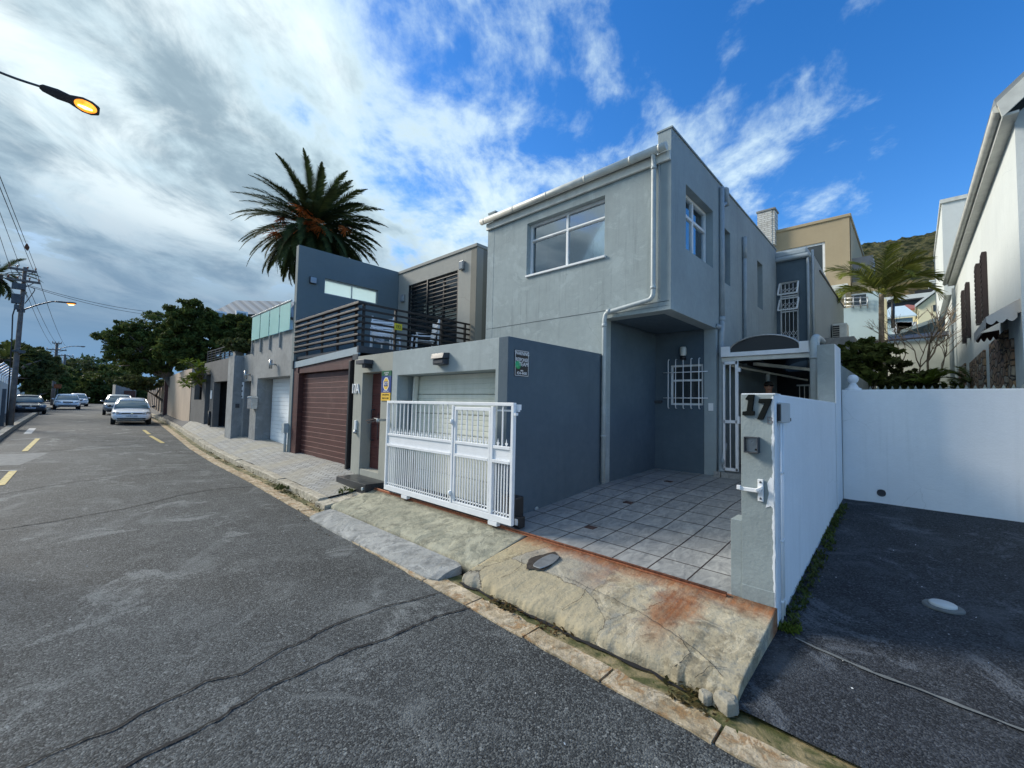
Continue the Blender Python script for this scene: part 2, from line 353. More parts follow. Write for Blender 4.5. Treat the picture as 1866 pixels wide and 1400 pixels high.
x_ = n.xyz(vc); c = n.mix(x_[0], (.42, .27, .15), (.26, .15, .10)); c = n.mix(n.mr(x_[1], .6, .9), c, (.38, .34, .27))
c = n.mix(n.mr(vd, .02, .06, 1, 0), c, (.06, .05, .04)); c = n.mix(n.mr(n.noise(12, 6), .4, .7, 0, .5), c, (.22, .15, .10))
M['stone'] = n.fin(c, .9, n.bump(n.mr(vd, 0, .12), .9, .05))

def leafmat(name, a, b, c=None, rough=.75, tr=.25):
    n = NT(name)
    g = n.t.nodes.new('ShaderNodeNewGeometry'); rp = g.outputs['Random Per Island']
    col = n.mix(rp, a, b)
    col = n.mix(n.mr(n.noise(1.2, 4), .4, .65, 0, .6), col, c or dk(a, .7))
    n.fin(col, rough, spec=.12)
    ts = n.t.nodes.new('ShaderNodeBsdfTranslucent'); n.put(ts.inputs['Color'], col)
    mxs = n.t.nodes.new('ShaderNodeMixShader'); mxs.inputs[0].default_value = tr
    n.t.links.new(n.b.outputs[0], mxs.inputs[1]); n.t.links.new(ts.outputs[0], mxs.inputs[2]); n.t.links.new(mxs.outputs[0], n.o.inputs[0])
    return n.m
M['lf_date'] = leafmat('date_palm_leaf', (.024, .044, .018), (.085, .110, .036), (.040, .052, .022))
M['lf_palm'] = leafmat('palm_leaf', (.075, .105, .018), (.24, .26, .05), (.12, .12, .03))
M['lf_dark'] = leafmat('dark_leaf', (.044, .075, .020), (.14, .175, .045), (.050, .055, .020))
M['lf_mid'] = leafmat('mid_green_leaf', (.040, .066, .016), (.11, .135, .036), (.055, .06, .02))
M['lf_olive'] = leafmat('olive_leaf', (.05, .07, .022), (.12, .14, .05), (.06, .06, .03))
M['lf_far'] = leafmat('distant_leaf', (.035, .066, .030), (.085, .125, .05), (.045, .07, .03))
M['lf_bright'] = leafmat('bright_leaf', (.07, .12, .015), (.16, .22, .035), (.10, .13, .02))
M['lf_dead'] = leafmat('dead_leaf', (.12, .07, .03), (.05, .03, .015), (.03, .05, .01))
M['bark'] = plain('bark', (.13, .10, .075), .9, .4, 12, 0, .8)
M['palebark'] = plain('pale_bark', (.24, .19, .14), .9, .35, 10, 0, .6)
M['pole'] = plain('weathered_pole', (.15, .135, .125), .85, .35, 6, 0, .5)
# ------------------------------------------------------------------ geometry helpers
class MB:
    def __init__(s): s.v = []; s.f = []; s.sm = []
    def add(s, vs, fs, smooth=False):
        o = len(s.v); s.v += [tuple(map(float, p)) for p in vs]
        for f in fs: s.f.append([i+o for i in f]); s.sm.append(smooth)
        return s
    def box(s, x0, x1, y0, y1, z0, z1):
        v = [(x, y, z) for x in (x0, x1) for y in (y0, y1) for z in (z0, z1)]
        return s.add(v, [(0, 1, 3, 2), (4, 6, 7, 5), (0, 4, 5, 1), (2, 3, 7, 6), (0, 2, 6, 4), (1, 5, 7, 3)])
    def bar(s, a, b, wd, ht=None, up=(0, 0, 1)):
        ht = ht or wd; a = Vector(a); b = Vector(b); d = (b-a).normalized(); u = Vector(up)
        if abs(d.dot(u)) > .98: u = Vector((1, 0, 0))
        r = d.cross(u).normalized()*wd/2; u2 = r.cross(d).normalized()*ht/2
        v = [p+sx*r+sy*u2 for p in (a, b) for sx, sy in ((-1, -1), (1, -1), (1, 1), (-1, 1))]
        return s.add(v, [(0, 3, 2, 1), (4, 5, 6, 7)]+[(i, (i+1) % 4, (i+1) % 4+4, i+4) for i in range(4)])
    def poly(s, pts, d):      # extrude polygon pts by vector d
        n = len(pts); d = Vector(d); v = [Vector(p) for p in pts]; v += [p+d for p in v]
        return s.add(v, [tuple(range(n))[::-1], tuple(range(n, 2*n))]+[(i, (i+1) % n, (i+1) % n+n, i+n) for i in range(n)])
    def loft(s, rings, caps=True, smooth=True, closed=True):
        n = len(rings[0]); v = [p for r_ in rings for p in r_]; f = []
        for k in range(len(rings)-1):
            for i in range(n if closed else n-1):
                j = (i+1) % n; f.append((k*n+i, k*n+j, (k+1)*n+j, (k+1)*n+i))
        s.add(v, f, smooth)
        if caps:
            o = len(s.v)-len(v)
            s.f.append([o+i for i in range(n)][::-1]); s.sm.append(False)
            s.f.append([o+(len(rings)-1)*n+i for i in range(n)]); s.sm.append(False)
        return s
    def tube(s, path, r, n=8, caps=True):
        path = [Vector(p) for p in path]; rings = []
        rr = r if isinstance(r, (list, tuple)) else [r]*len(path)
        pu = None
        for i, p in enumerate(path):
            d = (path[min(i+1, len(path)-1)]-path[max(i-1, 0)]).normalized()
            if pu is None: pu = Vector((0, 0, 1)) if abs(d.z) < .9 else Vector((1, 0, 0))
            u = (pu-d*pu.dot(d)).normalized(); pu = u; q = d.cross(u)
            rings.append([p+(u*math.cos(2*math.pi*k/n)+q*math.sin(2*math.pi*k/n))*rr[i] for k in range(n)])
        return s.loft(rings, caps)
    def lathe(s, c, prof, n=16, axis='z'):
        rings = []
        for r_, h_ in prof:
            ring = []
            for k in range(n):
                a = 2*math.pi*k/n; p = (r_*math.cos(a), r_*math.sin(a), h_)
                if axis == 'y': p = (p[0], h_, p[1])
                if axis == 'x': p = (h_, p[0], p[1])
                ring.append((c[0]+p[0], c[1]+p[1], c[2]+p[2]))
            rings.append(ring)
        return s.loft(rings)
    def wall(s, axis, c0, c1, a0, a1, b0, b1, holes=()):
        # slab between planes axis=c0 and c1, with rectangular holes (a0,a1,b0,b1)
        A = sorted({a0, a1, *[min(max(h[i], a0), a1) for h in holes for i in (0, 1)]})
        B = sorted({b0, b1, *[min(max(h[i], b0), b1) for h in holes for i in (2, 3)]})
        def P(c, a, b): return {'x': (c, a, b), 'y': (a, c, b), 'z': (a, b, c)}[axis]
        solid = {}
        for i in range(len(A)-1):
            for j in range(len(B)-1):
                ca, cb_ = (A[i]+A[i+1])/2, (B[j]+B[j+1])/2
                solid[i, j] = not any(h[0] < ca < h[1] and h[2] < cb_ < h[3] for h in holes)
        idx = {}; v = []; f = []
        def V(c, i, j):
            k = (c, i, j)
            if k not in idx: idx[k] = len(v); v.append(P(c, A[i], B[j]))
            return idx[k]
        for (i, j), ok in solid.items():
            if not ok: continue
            f.append((V(c0, i, j), V(c0, i+1, j), V(c0, i+1, j+1), V(c0, i, j+1)))
            f.append((V(c1, i, j+1), V(c1, i+1, j+1), V(c1, i+1, j), V(c1, i, j)))
            for (di, dj, p, q) in ((-1, 0, (i, j), (i, j+1)), (1, 0, (i+1, j+1), (i+1, j)), (0, -1, (i+1, j), (i, j)), (0, 1, (i, j+1), (i+1, j+1))):
                if not solid.get((i+di, j+dj), False):
                    f.append((V(c0, *p), V(c0, *q), V(c1, *q), V(c1, *p)))
        return s.add(v, f)
    def grid(s, nx, ny, fn, smooth=True):
        v = [fn(i/(nx-1), j/(ny-1)) for j in range(ny) for i in range(nx)]
        return s.add(v, [(j*nx+i, j*nx+i+1, (j+1)*nx+i+1, (j+1)*nx+i) for j in range(ny-1) for i in range(nx-1)], smooth)

def tag(o, label=None, cat=None, group=None, kind=None):
    for k, v in (('label', label), ('category', cat), ('group', group), ('kind', kind)):
        if v: o[k] = v
    return o
def build(name, mb, mat, parent=None, bev=0, loc=None, subs=0, fix=True):
    me = bpy.data.meshes.new(name)
    base = Vector(loc) if loc is not None else Vector((0, 0, 0))
    if parent is not None and loc is None: base = Vector(parent.get('_b', (0, 0, 0)))
    me.from_pydata([((p[0]-base[0])*S, (p[1]-base[1])*S, (p[2]-base[2])*S) for p in mb.v], [], mb.f)
    me.polygons.foreach_set('use_smooth', mb.sm)
    if fix:
        bm = bmesh.new(); bm.from_mesh(me); bmesh.ops.recalc_face_normals(bm, faces=bm.faces); bm.to_mesh(me); bm.free()
    me.materials.append(M[mat] if isinstance(mat, str) else mat)
    o = bpy.data.objects.new(name, me); C.objects.link(o)
    if parent is not None: o.parent = parent
    elif loc is not None: o.location = base*S
    if bev:
        b = o.modifiers.new('bevel', 'BEVEL'); b.width = bev*S; b.segments = 2; b.limit_method = 'ANGLE'; b.angle_limit = R(40)
    if subs:
        b = o.modifiers.new('subsurf', 'SUBSURF'); b.levels = subs; b.render_levels = subs
    return o
def thing(name, loc, label, cat, group=None, rz=0, local=False):
    # local=True: part vertices are given relative to loc (for rotated / copied things)
    o = bpy.data.objects.new(name, None); C.objects.link(o); o.empty_display_size = .2
    o.location = Vector(loc)*S; o.rotation_euler = (0, 0, rz)
    o['_b'] = (0.0, 0.0, 0.0) if local else tuple(map(float, loc))
    return tag(o, label, cat, group)
def sub(name, mb, mat, part, **k):       # a sub-part of a mesh part
    root = part
    while root.parent: root = root.parent
    part['_b'] = tuple(root.get('_b', (0, 0, 0))); return build(name, mb, mat, part, **k)
def kids(o): return [c for c in bpy.data.objects if c.parent == o]
def copy_tree(o, parent=None):
    c = o.copy(); C.objects.link(c); c.parent = parent
    for ch in kids(o): copy_tree(ch, c)
    return c
def struct(name, mb, mat, **k): return tag(build(name, mb, mat, **k), kind='structure')
def one(name, mb, mat, label, cat, group=None, loc=None, **k):
    if loc is None:
        a = np.array(mb.v); loc = ((a[:, 0].min()+a[:, 0].max())/2, (a[:, 1].min()+a[:, 1].max())/2, a[:, 2].min())
    return tag(build(name, mb, mat, loc=loc, **k), label, cat, group)

def text_mb(txt, size, ext, origin, right, up, shear=0.0, align='CENTER', xs=1.0):
    cu = bpy.data.curves.new('t', 'FONT'); cu.body = txt; cu.size = size; cu.extrude = ext; cu.align_x = align; cu.align_y = 'CENTER'; cu.shear = shear
    o = bpy.data.objects.new('t', cu); C.objects.link(o)
    dg = bpy.context.evaluated_depsgraph_get(); dg.update()
    me = bpy.data.meshes.new_from_object(o.evaluated_get(dg))
    r_ = Vector(right).normalized(); u_ = Vector(up).normalized(); n_ = r_.cross(u_); og = Vector(origin)
    mb = MB(); mb.add([og+r_*v.co.x*xs+u_*v.co.y+n_*v.co.z for v in me.vertices], [tuple(p.vertices) for p in me.polygons])
    bpy.data.objects.remove(o); bpy.data.curves.remove(cu); bpy.data.meshes.remove(me)
    return mb

def quadcloud(cent, d1, d2):      # numpy quads: centres, half axes -> verts, faces
    v = np.stack([cent-d1-d2, cent+d1-d2, cent+d1+d2, cent-d1+d2], 1).reshape(-1, 3)
    return v
def npmesh(name, v, nper, mat, parent=None, loc=None):
    base = np.array(parent['_b']) if parent is not None else np.array(loc if loc is not None else (0, 0, 0))
    v = (np.asarray(v)-base)*S; nf = len(v)//nper
    me = bpy.data.meshes.new(name); me.vertices.add(len(v)); me.vertices.foreach_set('co', v.astype(np.float32).ravel())
    me.loops.add(len(v)); me.loops.foreach_set('vertex_index', np.arange(len(v), dtype=np.int32))
    me.polygons.add(nf); me.polygons.foreach_set('loop_start', np.arange(0, len(v), nper, dtype=np.int32)); me.polygons.foreach_set('loop_total', np.full(nf, nper, np.int32))
    me.update(calc_edges=True); me.validate(); me.materials.append(M[mat])
    o = bpy.data.objects.new(name, me); C.objects.link(o)
    if parent is not None: o.parent = parent
    elif loc is not None: o.location = Vector(loc)*S
    return o
def rdir(n):
    a = RNG.normal(size=(n, 3)); return a/np.linalg.norm(a, axis=1, keepdims=True)
def leaves(cent, size, asp=.5, flat=.0):
    n = len(cent); a = rdir(n); a[:, 2] *= (1-flat); a /= np.linalg.norm(a, axis=1, keepdims=True)
    b = np.cross(a, rdir(n)); b /= np.linalg.norm(b, axis=1, keepdims=True)
    s_ = size*(.6+.8*RNG.random((n, 1)))
    A = a*s_; B = b*s_*asp
    return np.stack([cent-A, cent-A*.1+B, cent+A, cent-A*.1-B], 1).reshape(-1, 3)

# street geometry: height of the carriageway and its two edges
def ip(x, tab):
    xs_, ys_ = zip(*tab); return float(np.interp(-x, xs_, ys_))
def roadz(x): return ip(x, ((-12, 0), (5, 0), (10, .07), (16, .17), (24, .28), (36, .32), (50, .38), (140, .35), (230, .35)))
def redge(x): return ip(x, ((-12, 2.18), (1, 2.20), (3, 2.27), (6.2, 2.36), (9, 2.42), (12, 2.42), (15, 2.50), (20, 2.80), (26, 3.15), (38, 3.75), (50, 4.3), (140, 7.2), (230, 14)))
def ledge(x): return ip(x, ((-12, -1.45), (5, -1.4), (20, -1.28), (40, -1.2), (50, -.9), (140, 1.9), (230, 7)))
def walkz(x): return ip(x, ((-3, .23), (6.4, .235), (7.1, .27), (7.6, .345), (10.5, .37), (13, .45), (16, .50), (20, .62), (26, .62), (40, .66), (60, .72), (230, .7)))  # at the house fronts
# ------------------------------------------------------------------ ground, road, gutters, pavements
def onroad(px, py, dz=0.0):
    z = 0.0
    for _ in range(12):
        p = at(px, py, 2, z+dz); z = roadz(p[0])
    return (p[0], p[1], z+dz)
def hn(x, y, k=1.0): return (math.sin(x*7.3*k+y*3.1)+math.sin(x*3.7*k-y*9.7*k+1.3)+math.sin(x*17.1*k+y*13.3*k+.7)*.5)/2.5
g = MB(); g.add([(-900, -900, -.35), (900, -900, -.35), (900, 900, -.35), (-900, 900, -.35)], [(0, 1, 2, 3)])
struct('ground', g, 'pathasphalt')
XS = [12, 8, 5, 3.5, 2.5]+[2-.25*i for i in range(48)]+[-10.5-i for i in range(20)]+[-31-3*i for i in range(14)]+[-75-12*i for i in range(13)]
rd = MB()
rings = []
for x in XS:
    a, b = ledge(x), redge(x); z = roadz(x)
    rings.append([(x, a+(b-a)*t, z-.03*abs(2*t-1)**2+.0) for t in [i/10 for i in range(11)]])
rd.loft(rings, caps=False, closed=False, smooth=True)
road = struct('road', rd, 'road', fix=False)
def ez(x): return roadz(x)-.03
# right gutter: pale stone strip at the carriageway edge and the mossy channel behind it
XG = [x for x in XS if x > -75]
def strip(y0, y1, z0, z1, xs, jit=0.0, seed=0, th=.08):
    mb = MB(); rr = random.Random(seed); rings = []
    for x in xs:
        j0, j1 = rr.uniform(-jit, jit), rr.uniform(-jit, jit); e = redge(x); z = ez(x)
        a, b = (x, e+y0+j0, z+z0), (x, e+y1+j1, z+z1)
        rings.append([a, ((a[0]+b[0])/2, (a[1]+b[1])/2, (a[2]+b[2])/2), b, (x, b[1], b[2]-th), (x, a[1], a[2]-th)])
    mb.loft(rings, smooth=False); return mb
fine_x = [12, 8, 5, 3]+[2-.08*i for i in range(150)]+[-10.2-.4*i for i in range(60)]
struct('gutter', strip(.10, .34, .006, -.002, fine_x, .01, 1), 'moss')
ks = MB(); rr = random.Random(3); x = 3.0
while x > -34:
    ln = .62 if x > -6.3 else .9
    e0, e1 = redge(x), redge(x-ln); z0, z1 = ez(x), ez(x-ln)
    j = [rr.uniform(-.012, .012) for _ in range(8)]
    n_ = 7; rings = []
    for i in range(n_):
        t = i/(n_-1); q = x-.008-(ln-.016)*t; e = redge(q); z = ez(q)+.012+rr.uniform(-.002, .002)
        ya = e-.012+rr.uniform(-.008, .008); yb = e+.155+rr.uniform(-.016, .016)+j[0]
        rings.append([(q, ya, z), (q, yb, z+.002), (q, yb+.01, z-.06), (q, ya, z-.06)])
    ks.loft(rings, smooth=False); x -= ln
struct('kerb_stones', ks, 'kerb')
# raised kerb of the left-hand part of the pavement
kb = MB(); x = -6.45
while x > -60:
    ln = .95; n_ = 6; rings = []; tilt = rr.uniform(-.01, .012)
    for i in range(n_):
        t = i/(n_-1); q = x-.006-(ln-.012)*t; e = redge(q)+.30+ (0 if q > -20 else .02); z = roadz(q)+.085+tilt+rr.uniform(-.004, .004)
        zt = min(1, max(0, (-q-11)/6))*.03
        rings.append([(q, e+rr.uniform(-.008, .008), z-.012+zt), (q, e+.02, z+zt), (q, e+.14+rr.uniform(-.008, .008), z+.004+zt), (q, e+.15, z-.12), (q, e, z-.14)])
    kb.loft(rings, smooth=False); x -= ln
struct('kerb', kb, 'kerbgrey')
# paved pavement: slopes up from the kerb to the house fronts
def frontline(x): return ip(x, ((-3, 3.62), (21.9, 3.62), (60, 6.4), (110, 9.5), (230, 18)))
def walk(xs, mat, name, mb=None):
    mb = MB(); rings = []
    for x in xs:
        a = redge(x)+.43; b = frontline(x)+.35; za = roadz(x)+.09+min(1, max(0, (-x-11)/6))*.03; zb = walkz(x)
        rings.append([(x, a+(b-a)*t, za+(zb-za)*min(1, t*(b-a)/(frontline(x)-a))+.006*hn(x*1.3, t*4)) for t in [i/8 for i in range(9)]])
    mb.loft(rings, caps=False, closed=False, smooth=True)
    return struct(name, mb, mat, fix=False)
walk([-6.42-.2*i for i in range(78)], 'pave', 'pavement')
walk([-21.82-.5*i for i in range(16)]+[-30-2*i for i in range(25)]+[-80-12*i for i in range(13)], 'pathasphalt', 'pavement')
# small dark drain strip between the paving and the concrete
dk_ = MB(); dk_.loft([[(x, 2.62+.02*hn(x, 1), roadz(x)+.045), (x, 3.1, .12), (x, 3.58, .20), (x, 3.58, 0), (x, 2.62, -.05)] for x in (-6.44, -6.3, -6.14)], smooth=False)
struct('pavement_drain', dk_, 'kerbgrey')

# concrete aprons in front of the driveways
def apron(x0, x1, y0f, prof, mat, nx, name, jit=.012, rim=True):
    mb = MB(); ys = [p[0] for p in prof]; rr = random.Random(5); rings = []
    for i in range(nx):
        x = x0+(x1-x0)*i/(nx-1); e = jit*(hn(x*2.2, .3)*2+.5*hn(x*6, .7)+rr.uniform(-.12, .12))
        r_ = [(x, y0f(x)+p[0]+(e if k < 3 else 0), p[1]+((.006*hn(x, p[0]*2)+(.006*hn(x*5, k*1.7)+rr.uniform(-.003, .003) if k in (2, 3, 4, 5) else 0)) if 0 < k < len(prof)-1 else 0)) for k, p in enumerate(prof)]
        rings.append([(x, r_[0][1], -.10)]+r_+[(x, r_[-1][1], -.10)])
    mb.loft(rings, smooth=True); return struct(name, mb, mat)
def aprof(L): return [(0, -.03), (.006, .012), (.022, .042), (.06, .058), (.12, .072)]+[(.12+(L-.12)*t, .072+.128*t**.9) for t in (.12, .25, .4, .55, .7, .85, 1.0)]
apron(-.71, -2.93, lambda x: 2.50+ (0.03 if x > -1 else 0), aprof(.905), 'apron', 170, 'driveway_apron')
apron(-2.955, -6.13, lambda x: 2.70-.02*max(0, (x+3.4)), [(0, .0), (.01, .05), (.05, .068)]+[(.05+.64*t, .068+.132*t) for t in (.2, .4, .6, .8, 1)], 'apron2', 90, 'driveway_apron', .006)
# long grey slab over the gutter, rounded at both ends
sl = MB(); top = []
for i in range(41):
    t = i/40; x = -3.02-3.0*t; r_ = min(1, math.sqrt(max(0, 1-(max(0, abs(2*t-1)-.86)/.14)**2))); top.append((x, r_))
yc = lambda x: 2.50 if x > -3 else 2.52
sl.loft([[(x, 2.50-.20*r_, -.035), (x, 2.50-.19*r_, -.006), (x, 2.50-.10*r_, .022), (x, 2.50+.02*r_, .038), (x, 2.50+.155*r_, .048), (x, 2.50+.17*r_, -.03)] for t_, (x, r_) in enumerate(top) for t_ in [t_/40] if r_ > .02], smooth=False)
struct('gutter_slab', sl, 'slab')
# broken pieces at the near end of the apron
for k, (cx, cy, rx, ry, h_, rz) in enumerate(((-.745, 2.475, .07, .06, .040, .2), (-.84, 2.455, .04, .035, .020, -.4))):
    b_ = MB(); rings = []; rr9 = [random.Random(90+k*10+i).uniform(.72, 1.2) for i in range(9)]
    for z_, q in ((-.03, 1.0), (h_*.75, .93), (h_, .66)):
        rings.append([(cx+rx*q*math.cos(a+rz)*rr9[i], cy+ry*q*math.sin(a+rz)*rr9[(i*3) % 9], z_+.012*rr9[i]) for i, a in enumerate([2*math.pi*i/9 for i in range(9)])])
    b_.loft(rings, smooth=False); one('concrete_chunk', b_, 'apron', ['larger broken lump of concrete at the near corner of the apron', 'smaller broken lump of concrete lying in the gutter by the apron corner'][k], 'concrete chunk', group='broken concrete pieces', bev=.004)

# tiled driveway
def fz(y): return float(np.interp(y, (3.44, 4.4, 5.7, 7.55, 12.5), (.20, .255, .375, .45, .50)))
tl = MB(); rings = []
for y in (3.44, 3.8, 4.2, 4.6, 5, 5.4, 5.7, 6.2, 6.8, 7.55):
    rings.append([(-3.51, y, fz(y)), (-.92, y, fz(y)), (-.92, y, fz(y)-.12), (-3.51, y, fz(y)-.12)])
tl.loft(rings, smooth=False); struct('tiled_driveway', tl, 'tile')
st_ = MB(); st_.wall('z', fz(7.6)-.1, .53, -2.44, -.92, 7.46, 12.2); struct('entry_step', st_, 'tile')
for px, py, z in ((1077, 959.5, .245), (1145, 914.5, .33), (1218.5, 876.5, .42)):
    c = at(px, py, 2, z); z = fz(c[1])+.003; mb = MB(); mb.box(c[0]-.055, c[0]+.055, c[1]-.05, c[1]+.05, z-.01, z+.002)
    for i in range(4): mb.box(c[0]-.045+.026*i, c[0]-.035+.026*i, c[1]-.04, c[1]+.04, z+.002, z+.005)
    one('drain_cover', mb, plain('drain_brown', (.075, .045, .04), .7, .4, 30), {1077: 'small brown floor drain cover nearest the sliding gate', 1145: 'small brown drain cover in the middle of the tiled driveway', 1218.5: 'small brown drain cover farthest back, by the recess wall'}[px], 'drain cover', 'brown drain covers in the tiles')

# neighbour's dark asphalt yard
yd = MB()
def yz(y): return float(np.interp(y, (2.5, 3.4, 7.2, 9), (.012, .05, .41, .45)))
yd.grid(24, 30, lambda u, v: (-.70+12.7*u**1.5 if u > 0 else -.735, 2.50+4.9*v, yz(2.50+4.9*v)+.006*hn(u*8, v*5) - (.02 if v == 0 else 0)))
struct('neighbour_yard', yd, 'yard', fix=False)
def ribbon(pts, w0, zoff, mat, name, parent=None, jitter=0, zf=None, seg=.05, structure=True):
    rr = random.Random(len(pts)); P = []
    for a, b in zip(pts, pts[1:]):
        a = Vector(a); b = Vector(b); n_ = max(1, int((b-a).length/seg))
        for i in range(n_): P.append(a.lerp(b, i/n_))
    P.append(Vector(pts[-1])); mb = MB(); vs = []; off = 0
    for i, p in enumerate(P):
        d = (P[min(i+1, len(P)-1)]-P[max(i-1, 0)]); d.z = 0; d.normalize(); nrm = Vector((-d.y, d.x, 0))
        off = off*.75+rr.uniform(-jitter, jitter); w_ = (w0 if not callable(w0) else w0(i/len(P)))*(1+ (rr.uniform(-.45, .45) if jitter else 0))
        q = p+nrm*off; z = (zf(q.x, q.y) if zf else q.z)+zoff
        vs += [(q.x+nrm.x*w_/2, q.y+nrm.y*w_/2, z), (q.x-nrm.x*w_/2, q.y-nrm.y*w_/2, z)]
    mb.add(vs, [(2*i, 2*i+1, 2*i+3, 2*i+2) for i in range(len(P)-1)])
    o = build(name, mb, mat, parent, fix=False)
    if structure: o['kind'] = 'structure'
    return o
def rz2(x, y):
    a, b = ledge(x), redge(x); t = (y-a)/(b-a); return roadz(x)-.03*abs(2*t-1)**2
M['crack'] = plain('crack_shadow', (.008, .008, .009), .95); M['yline'] = plain('worn_yellow_paint', (.46, .36, .12), .7, .45, 18)
M['wline'] = plain('worn_white_paint', (.36, .38, .38), .7, .35, 14); M['cement'] = plain('cement_patch', (.135, .145, .145), .85, .25, 9, 0, .4)
for pts, w_ in (([(-30, 1430), (30, 1400), (110, 1366), (225, 1320), (290, 1285), (375, 1245), (440, 1228), (499, 1189), (560, 1165), (600, 1140), (700, 1099), (790, 1078), (835, 1064)], .012),
               ([(150, 1430), (221, 1400), (337, 1337), (395, 1310), (450, 1275), (500, 1245), (562, 1222), (640, 1180), (700, 1159), (790, 1120), (850, 1103), (900, 1096)], .014),
               ([(470, 884), (430, 887), (387, 891), (330, 902), (275, 917), (200, 932), (100, 950), (0, 964)], .018),
               ([(430, 853), (330, 858), (240, 868), (140, 878), (0, 900)], .014),
               ([(300, 806), (230, 810), (140, 818), (60, 824)], .03)):
    P = [onroad(*p) for p in pts]; ribbon(P, w_, .006, 'crack', 'road_crack', road, .012, rz2, .035)
for pts, w_, mt in (([(262, 783.5), (272, 791)], .10, 'yline'), ([(274, 794), (297, 807)], .10, 'yline'), ([(69, 799), (45, 822)], .10, 'yline'), ([(20, 800.5), (76, 799)], .06, 'wline'), ([(0, 884), (24, 858)], .10, 'yline'), ([(0, 857), (30, 857)], .07, 'wline'), ([(50, 790), (60, 780)], .18, 'wline'), ([(0, 848), (48, 826)], .9, 'cement')):
    P = [onroad(*p) for p in pts]; ribbon(P, w_, .008 if mt != 'cement' else .005, mt, 'road_marking' if mt != 'cement' else 'road_patch', road, 0, rz2, .3)
# cement strip across the yard asphalt
ribbon([(-.60, 3.40, 0), (-.48, 3.355, 0), (-.40, 3.345, 0), (-.2, 3.30, 0), (.1, 3.27, 0), (.5, 3.22, 0), (1.6, 3.1, 0)], .026, .010, 'cement', 'cement_strip', None, .004, lambda x, y: yz(y))
ribbon([(-.58, 3.43, 0), (-.40, 3.385, 0), (-.2, 3.33, 0), (.1, 3.295, 0), (.4, 3.25, 0)], .006, .012, 'crack', 'yard_crack', None, .004, lambda x, y: yz(y), .03)
# hairline cracks in the apron
def az(x, y):
    t = (y-2.50-.12)/(.785); return .072+.128*max(0, t)**.9 if t > 0 else .072-.05*(-t*6)
for k, pts in enumerate(([(-2.62, 2.56), (-2.55, 2.72), (-2.56, 2.86), (-2.66, 2.98)], [(-2.5, 2.9), (-2.1, 2.93), (-1.75, 2.90), (-1.45, 2.86), (-1.2, 2.78), (-.98, 2.70), (-.80, 2.60)], [(-1.9, 2.92), (-1.86, 2.75), (-1.9, 2.58)], [(-1.05, 2.53), (-1.0, 2.66), (-1.12, 2.78)], [(-.93, 2.52), (-.88, 2.62), (-.80, 2.66)], [(-2.92, 2.74), (-2.78, 2.86), (-2.72, 3.05)])):
    ribbon([(a, b, 0) for a, b in pts], .0035, .0085, 'crack', 'concrete_crack', None, .0045, az, .014)
ribbon([(-.74-.11*i, 2.478+.012*math.sin(i*1.9)-.008*math.sin(i*4.1), 0) for i in range(21)], .030, .0, 'crack', 'apron_gap', None, .006, lambda x, y: -.018, .03)
# ------------------------------------------------------------------ house number 17
def winframe(parent, axis, c, a0, a1, b0, b1, d=.03, w_=.04, vs=(), hs=(), mat='wframe', name='window', pane='glass', paneoff=.02, depth=.05, label=None):
    """frame in the plane axis=c (c = outer face), pane behind it in direction d (sign)"""
    sgn = 1 if d > 0 else -1
    holes = []; A = [a0]+list(vs)+[a1]; B = [b0]+list(hs)+[b1]
    for i in range(len(A)-1):
        for j in range(len(B)-1):
            holes.append((A[i]+(w_ if i == 0 else w_/2), A[i+1]-(w_ if i == len(A)-2 else w_/2), B[j]+(w_ if j == 0 else w_/2), B[j+1]-(w_ if j == len(B)-2 else w_/2)))
    mb = MB(); mb.wall(axis, c, c+sgn*depth, a0, a1, b0, b1, holes); fr = build(name, mb, mat, parent, bev=.004)
    if label: fr['label'] = label
    p = MB(); q = c+sgn*depth*.55
    p.wall(axis, q, q+sgn*.008, a0+w_*.5, a1-w_*.5, b0+w_*.5, b1-w_*.5); sub('pane', p, pane, fr)
    return fr
def elbowpipe(pts, r, n=12): mb = MB(); mb.tube(pts, r, n); return mb
def smooth_path(pts, r=.08, k=5):
    P = [Vector(p) for p in pts]; o = [P[0]]
    for a, b, c in zip(P, P[1:], P[2:]):
        d1 = (a-b).normalized(); d2 = (c-b).normalized(); rr_ = min(r, (a-b).length/2.1, (c-b).length/2.1); p1 = b+d1*rr_; p2 = b+d2*rr_
        for i in range(k+1):
            t = i/k; o.append(p1*(1-t)**2+b*2*t*(1-t)+p2*t*t)
    o.append(P[-1]); return o
def collars(mb, pts, r, n=12):
    for a, b in pts:
        a = Vector(a); b = Vector(b); mb.tube([a, b], r, n)

XF, YF, XC, XL = -2.427, 5.72, -2.427, -6.2
h = thing('house', (-4.3, 5.72, .35), 'grey two-storey house with an overhanging upper floor, above the tiled driveway', 'house')
mb = MB(); mb.wall('y', YF, YF+.22, XL, XC-.2005, .2, 5.17, [(-3.497, XC+1, -1, 2.93), (-5.14, -3.50, 3.93, 4.91)])
front = build('front_wall', mb, 'grey', h, bev=.006)
mb = MB(); mb.wall('x', XC, XC-.20, YF-.004, 11.95, .2, 5.53, [(0, 7.55, -1, 2.93), (6.24, 7.42, 3.94, 4.92), (7.96, 8.345, 3.83, 4.83), (10.2, 10.65, 3.80, 4.82)])
side = build('side_wall', mb, 'greyside', h, bev=.006)
mb = MB(); mb.wall('x', XL, XL+.18, YF-.003, 12.0, .2, 5.40); build('party_wall', mb, 'grey', h)
mb = MB(); mb.wall('y', 11.95, 12.15, XL, XC, .2, 5.4); build('back_wall', mb, 'grey', h)
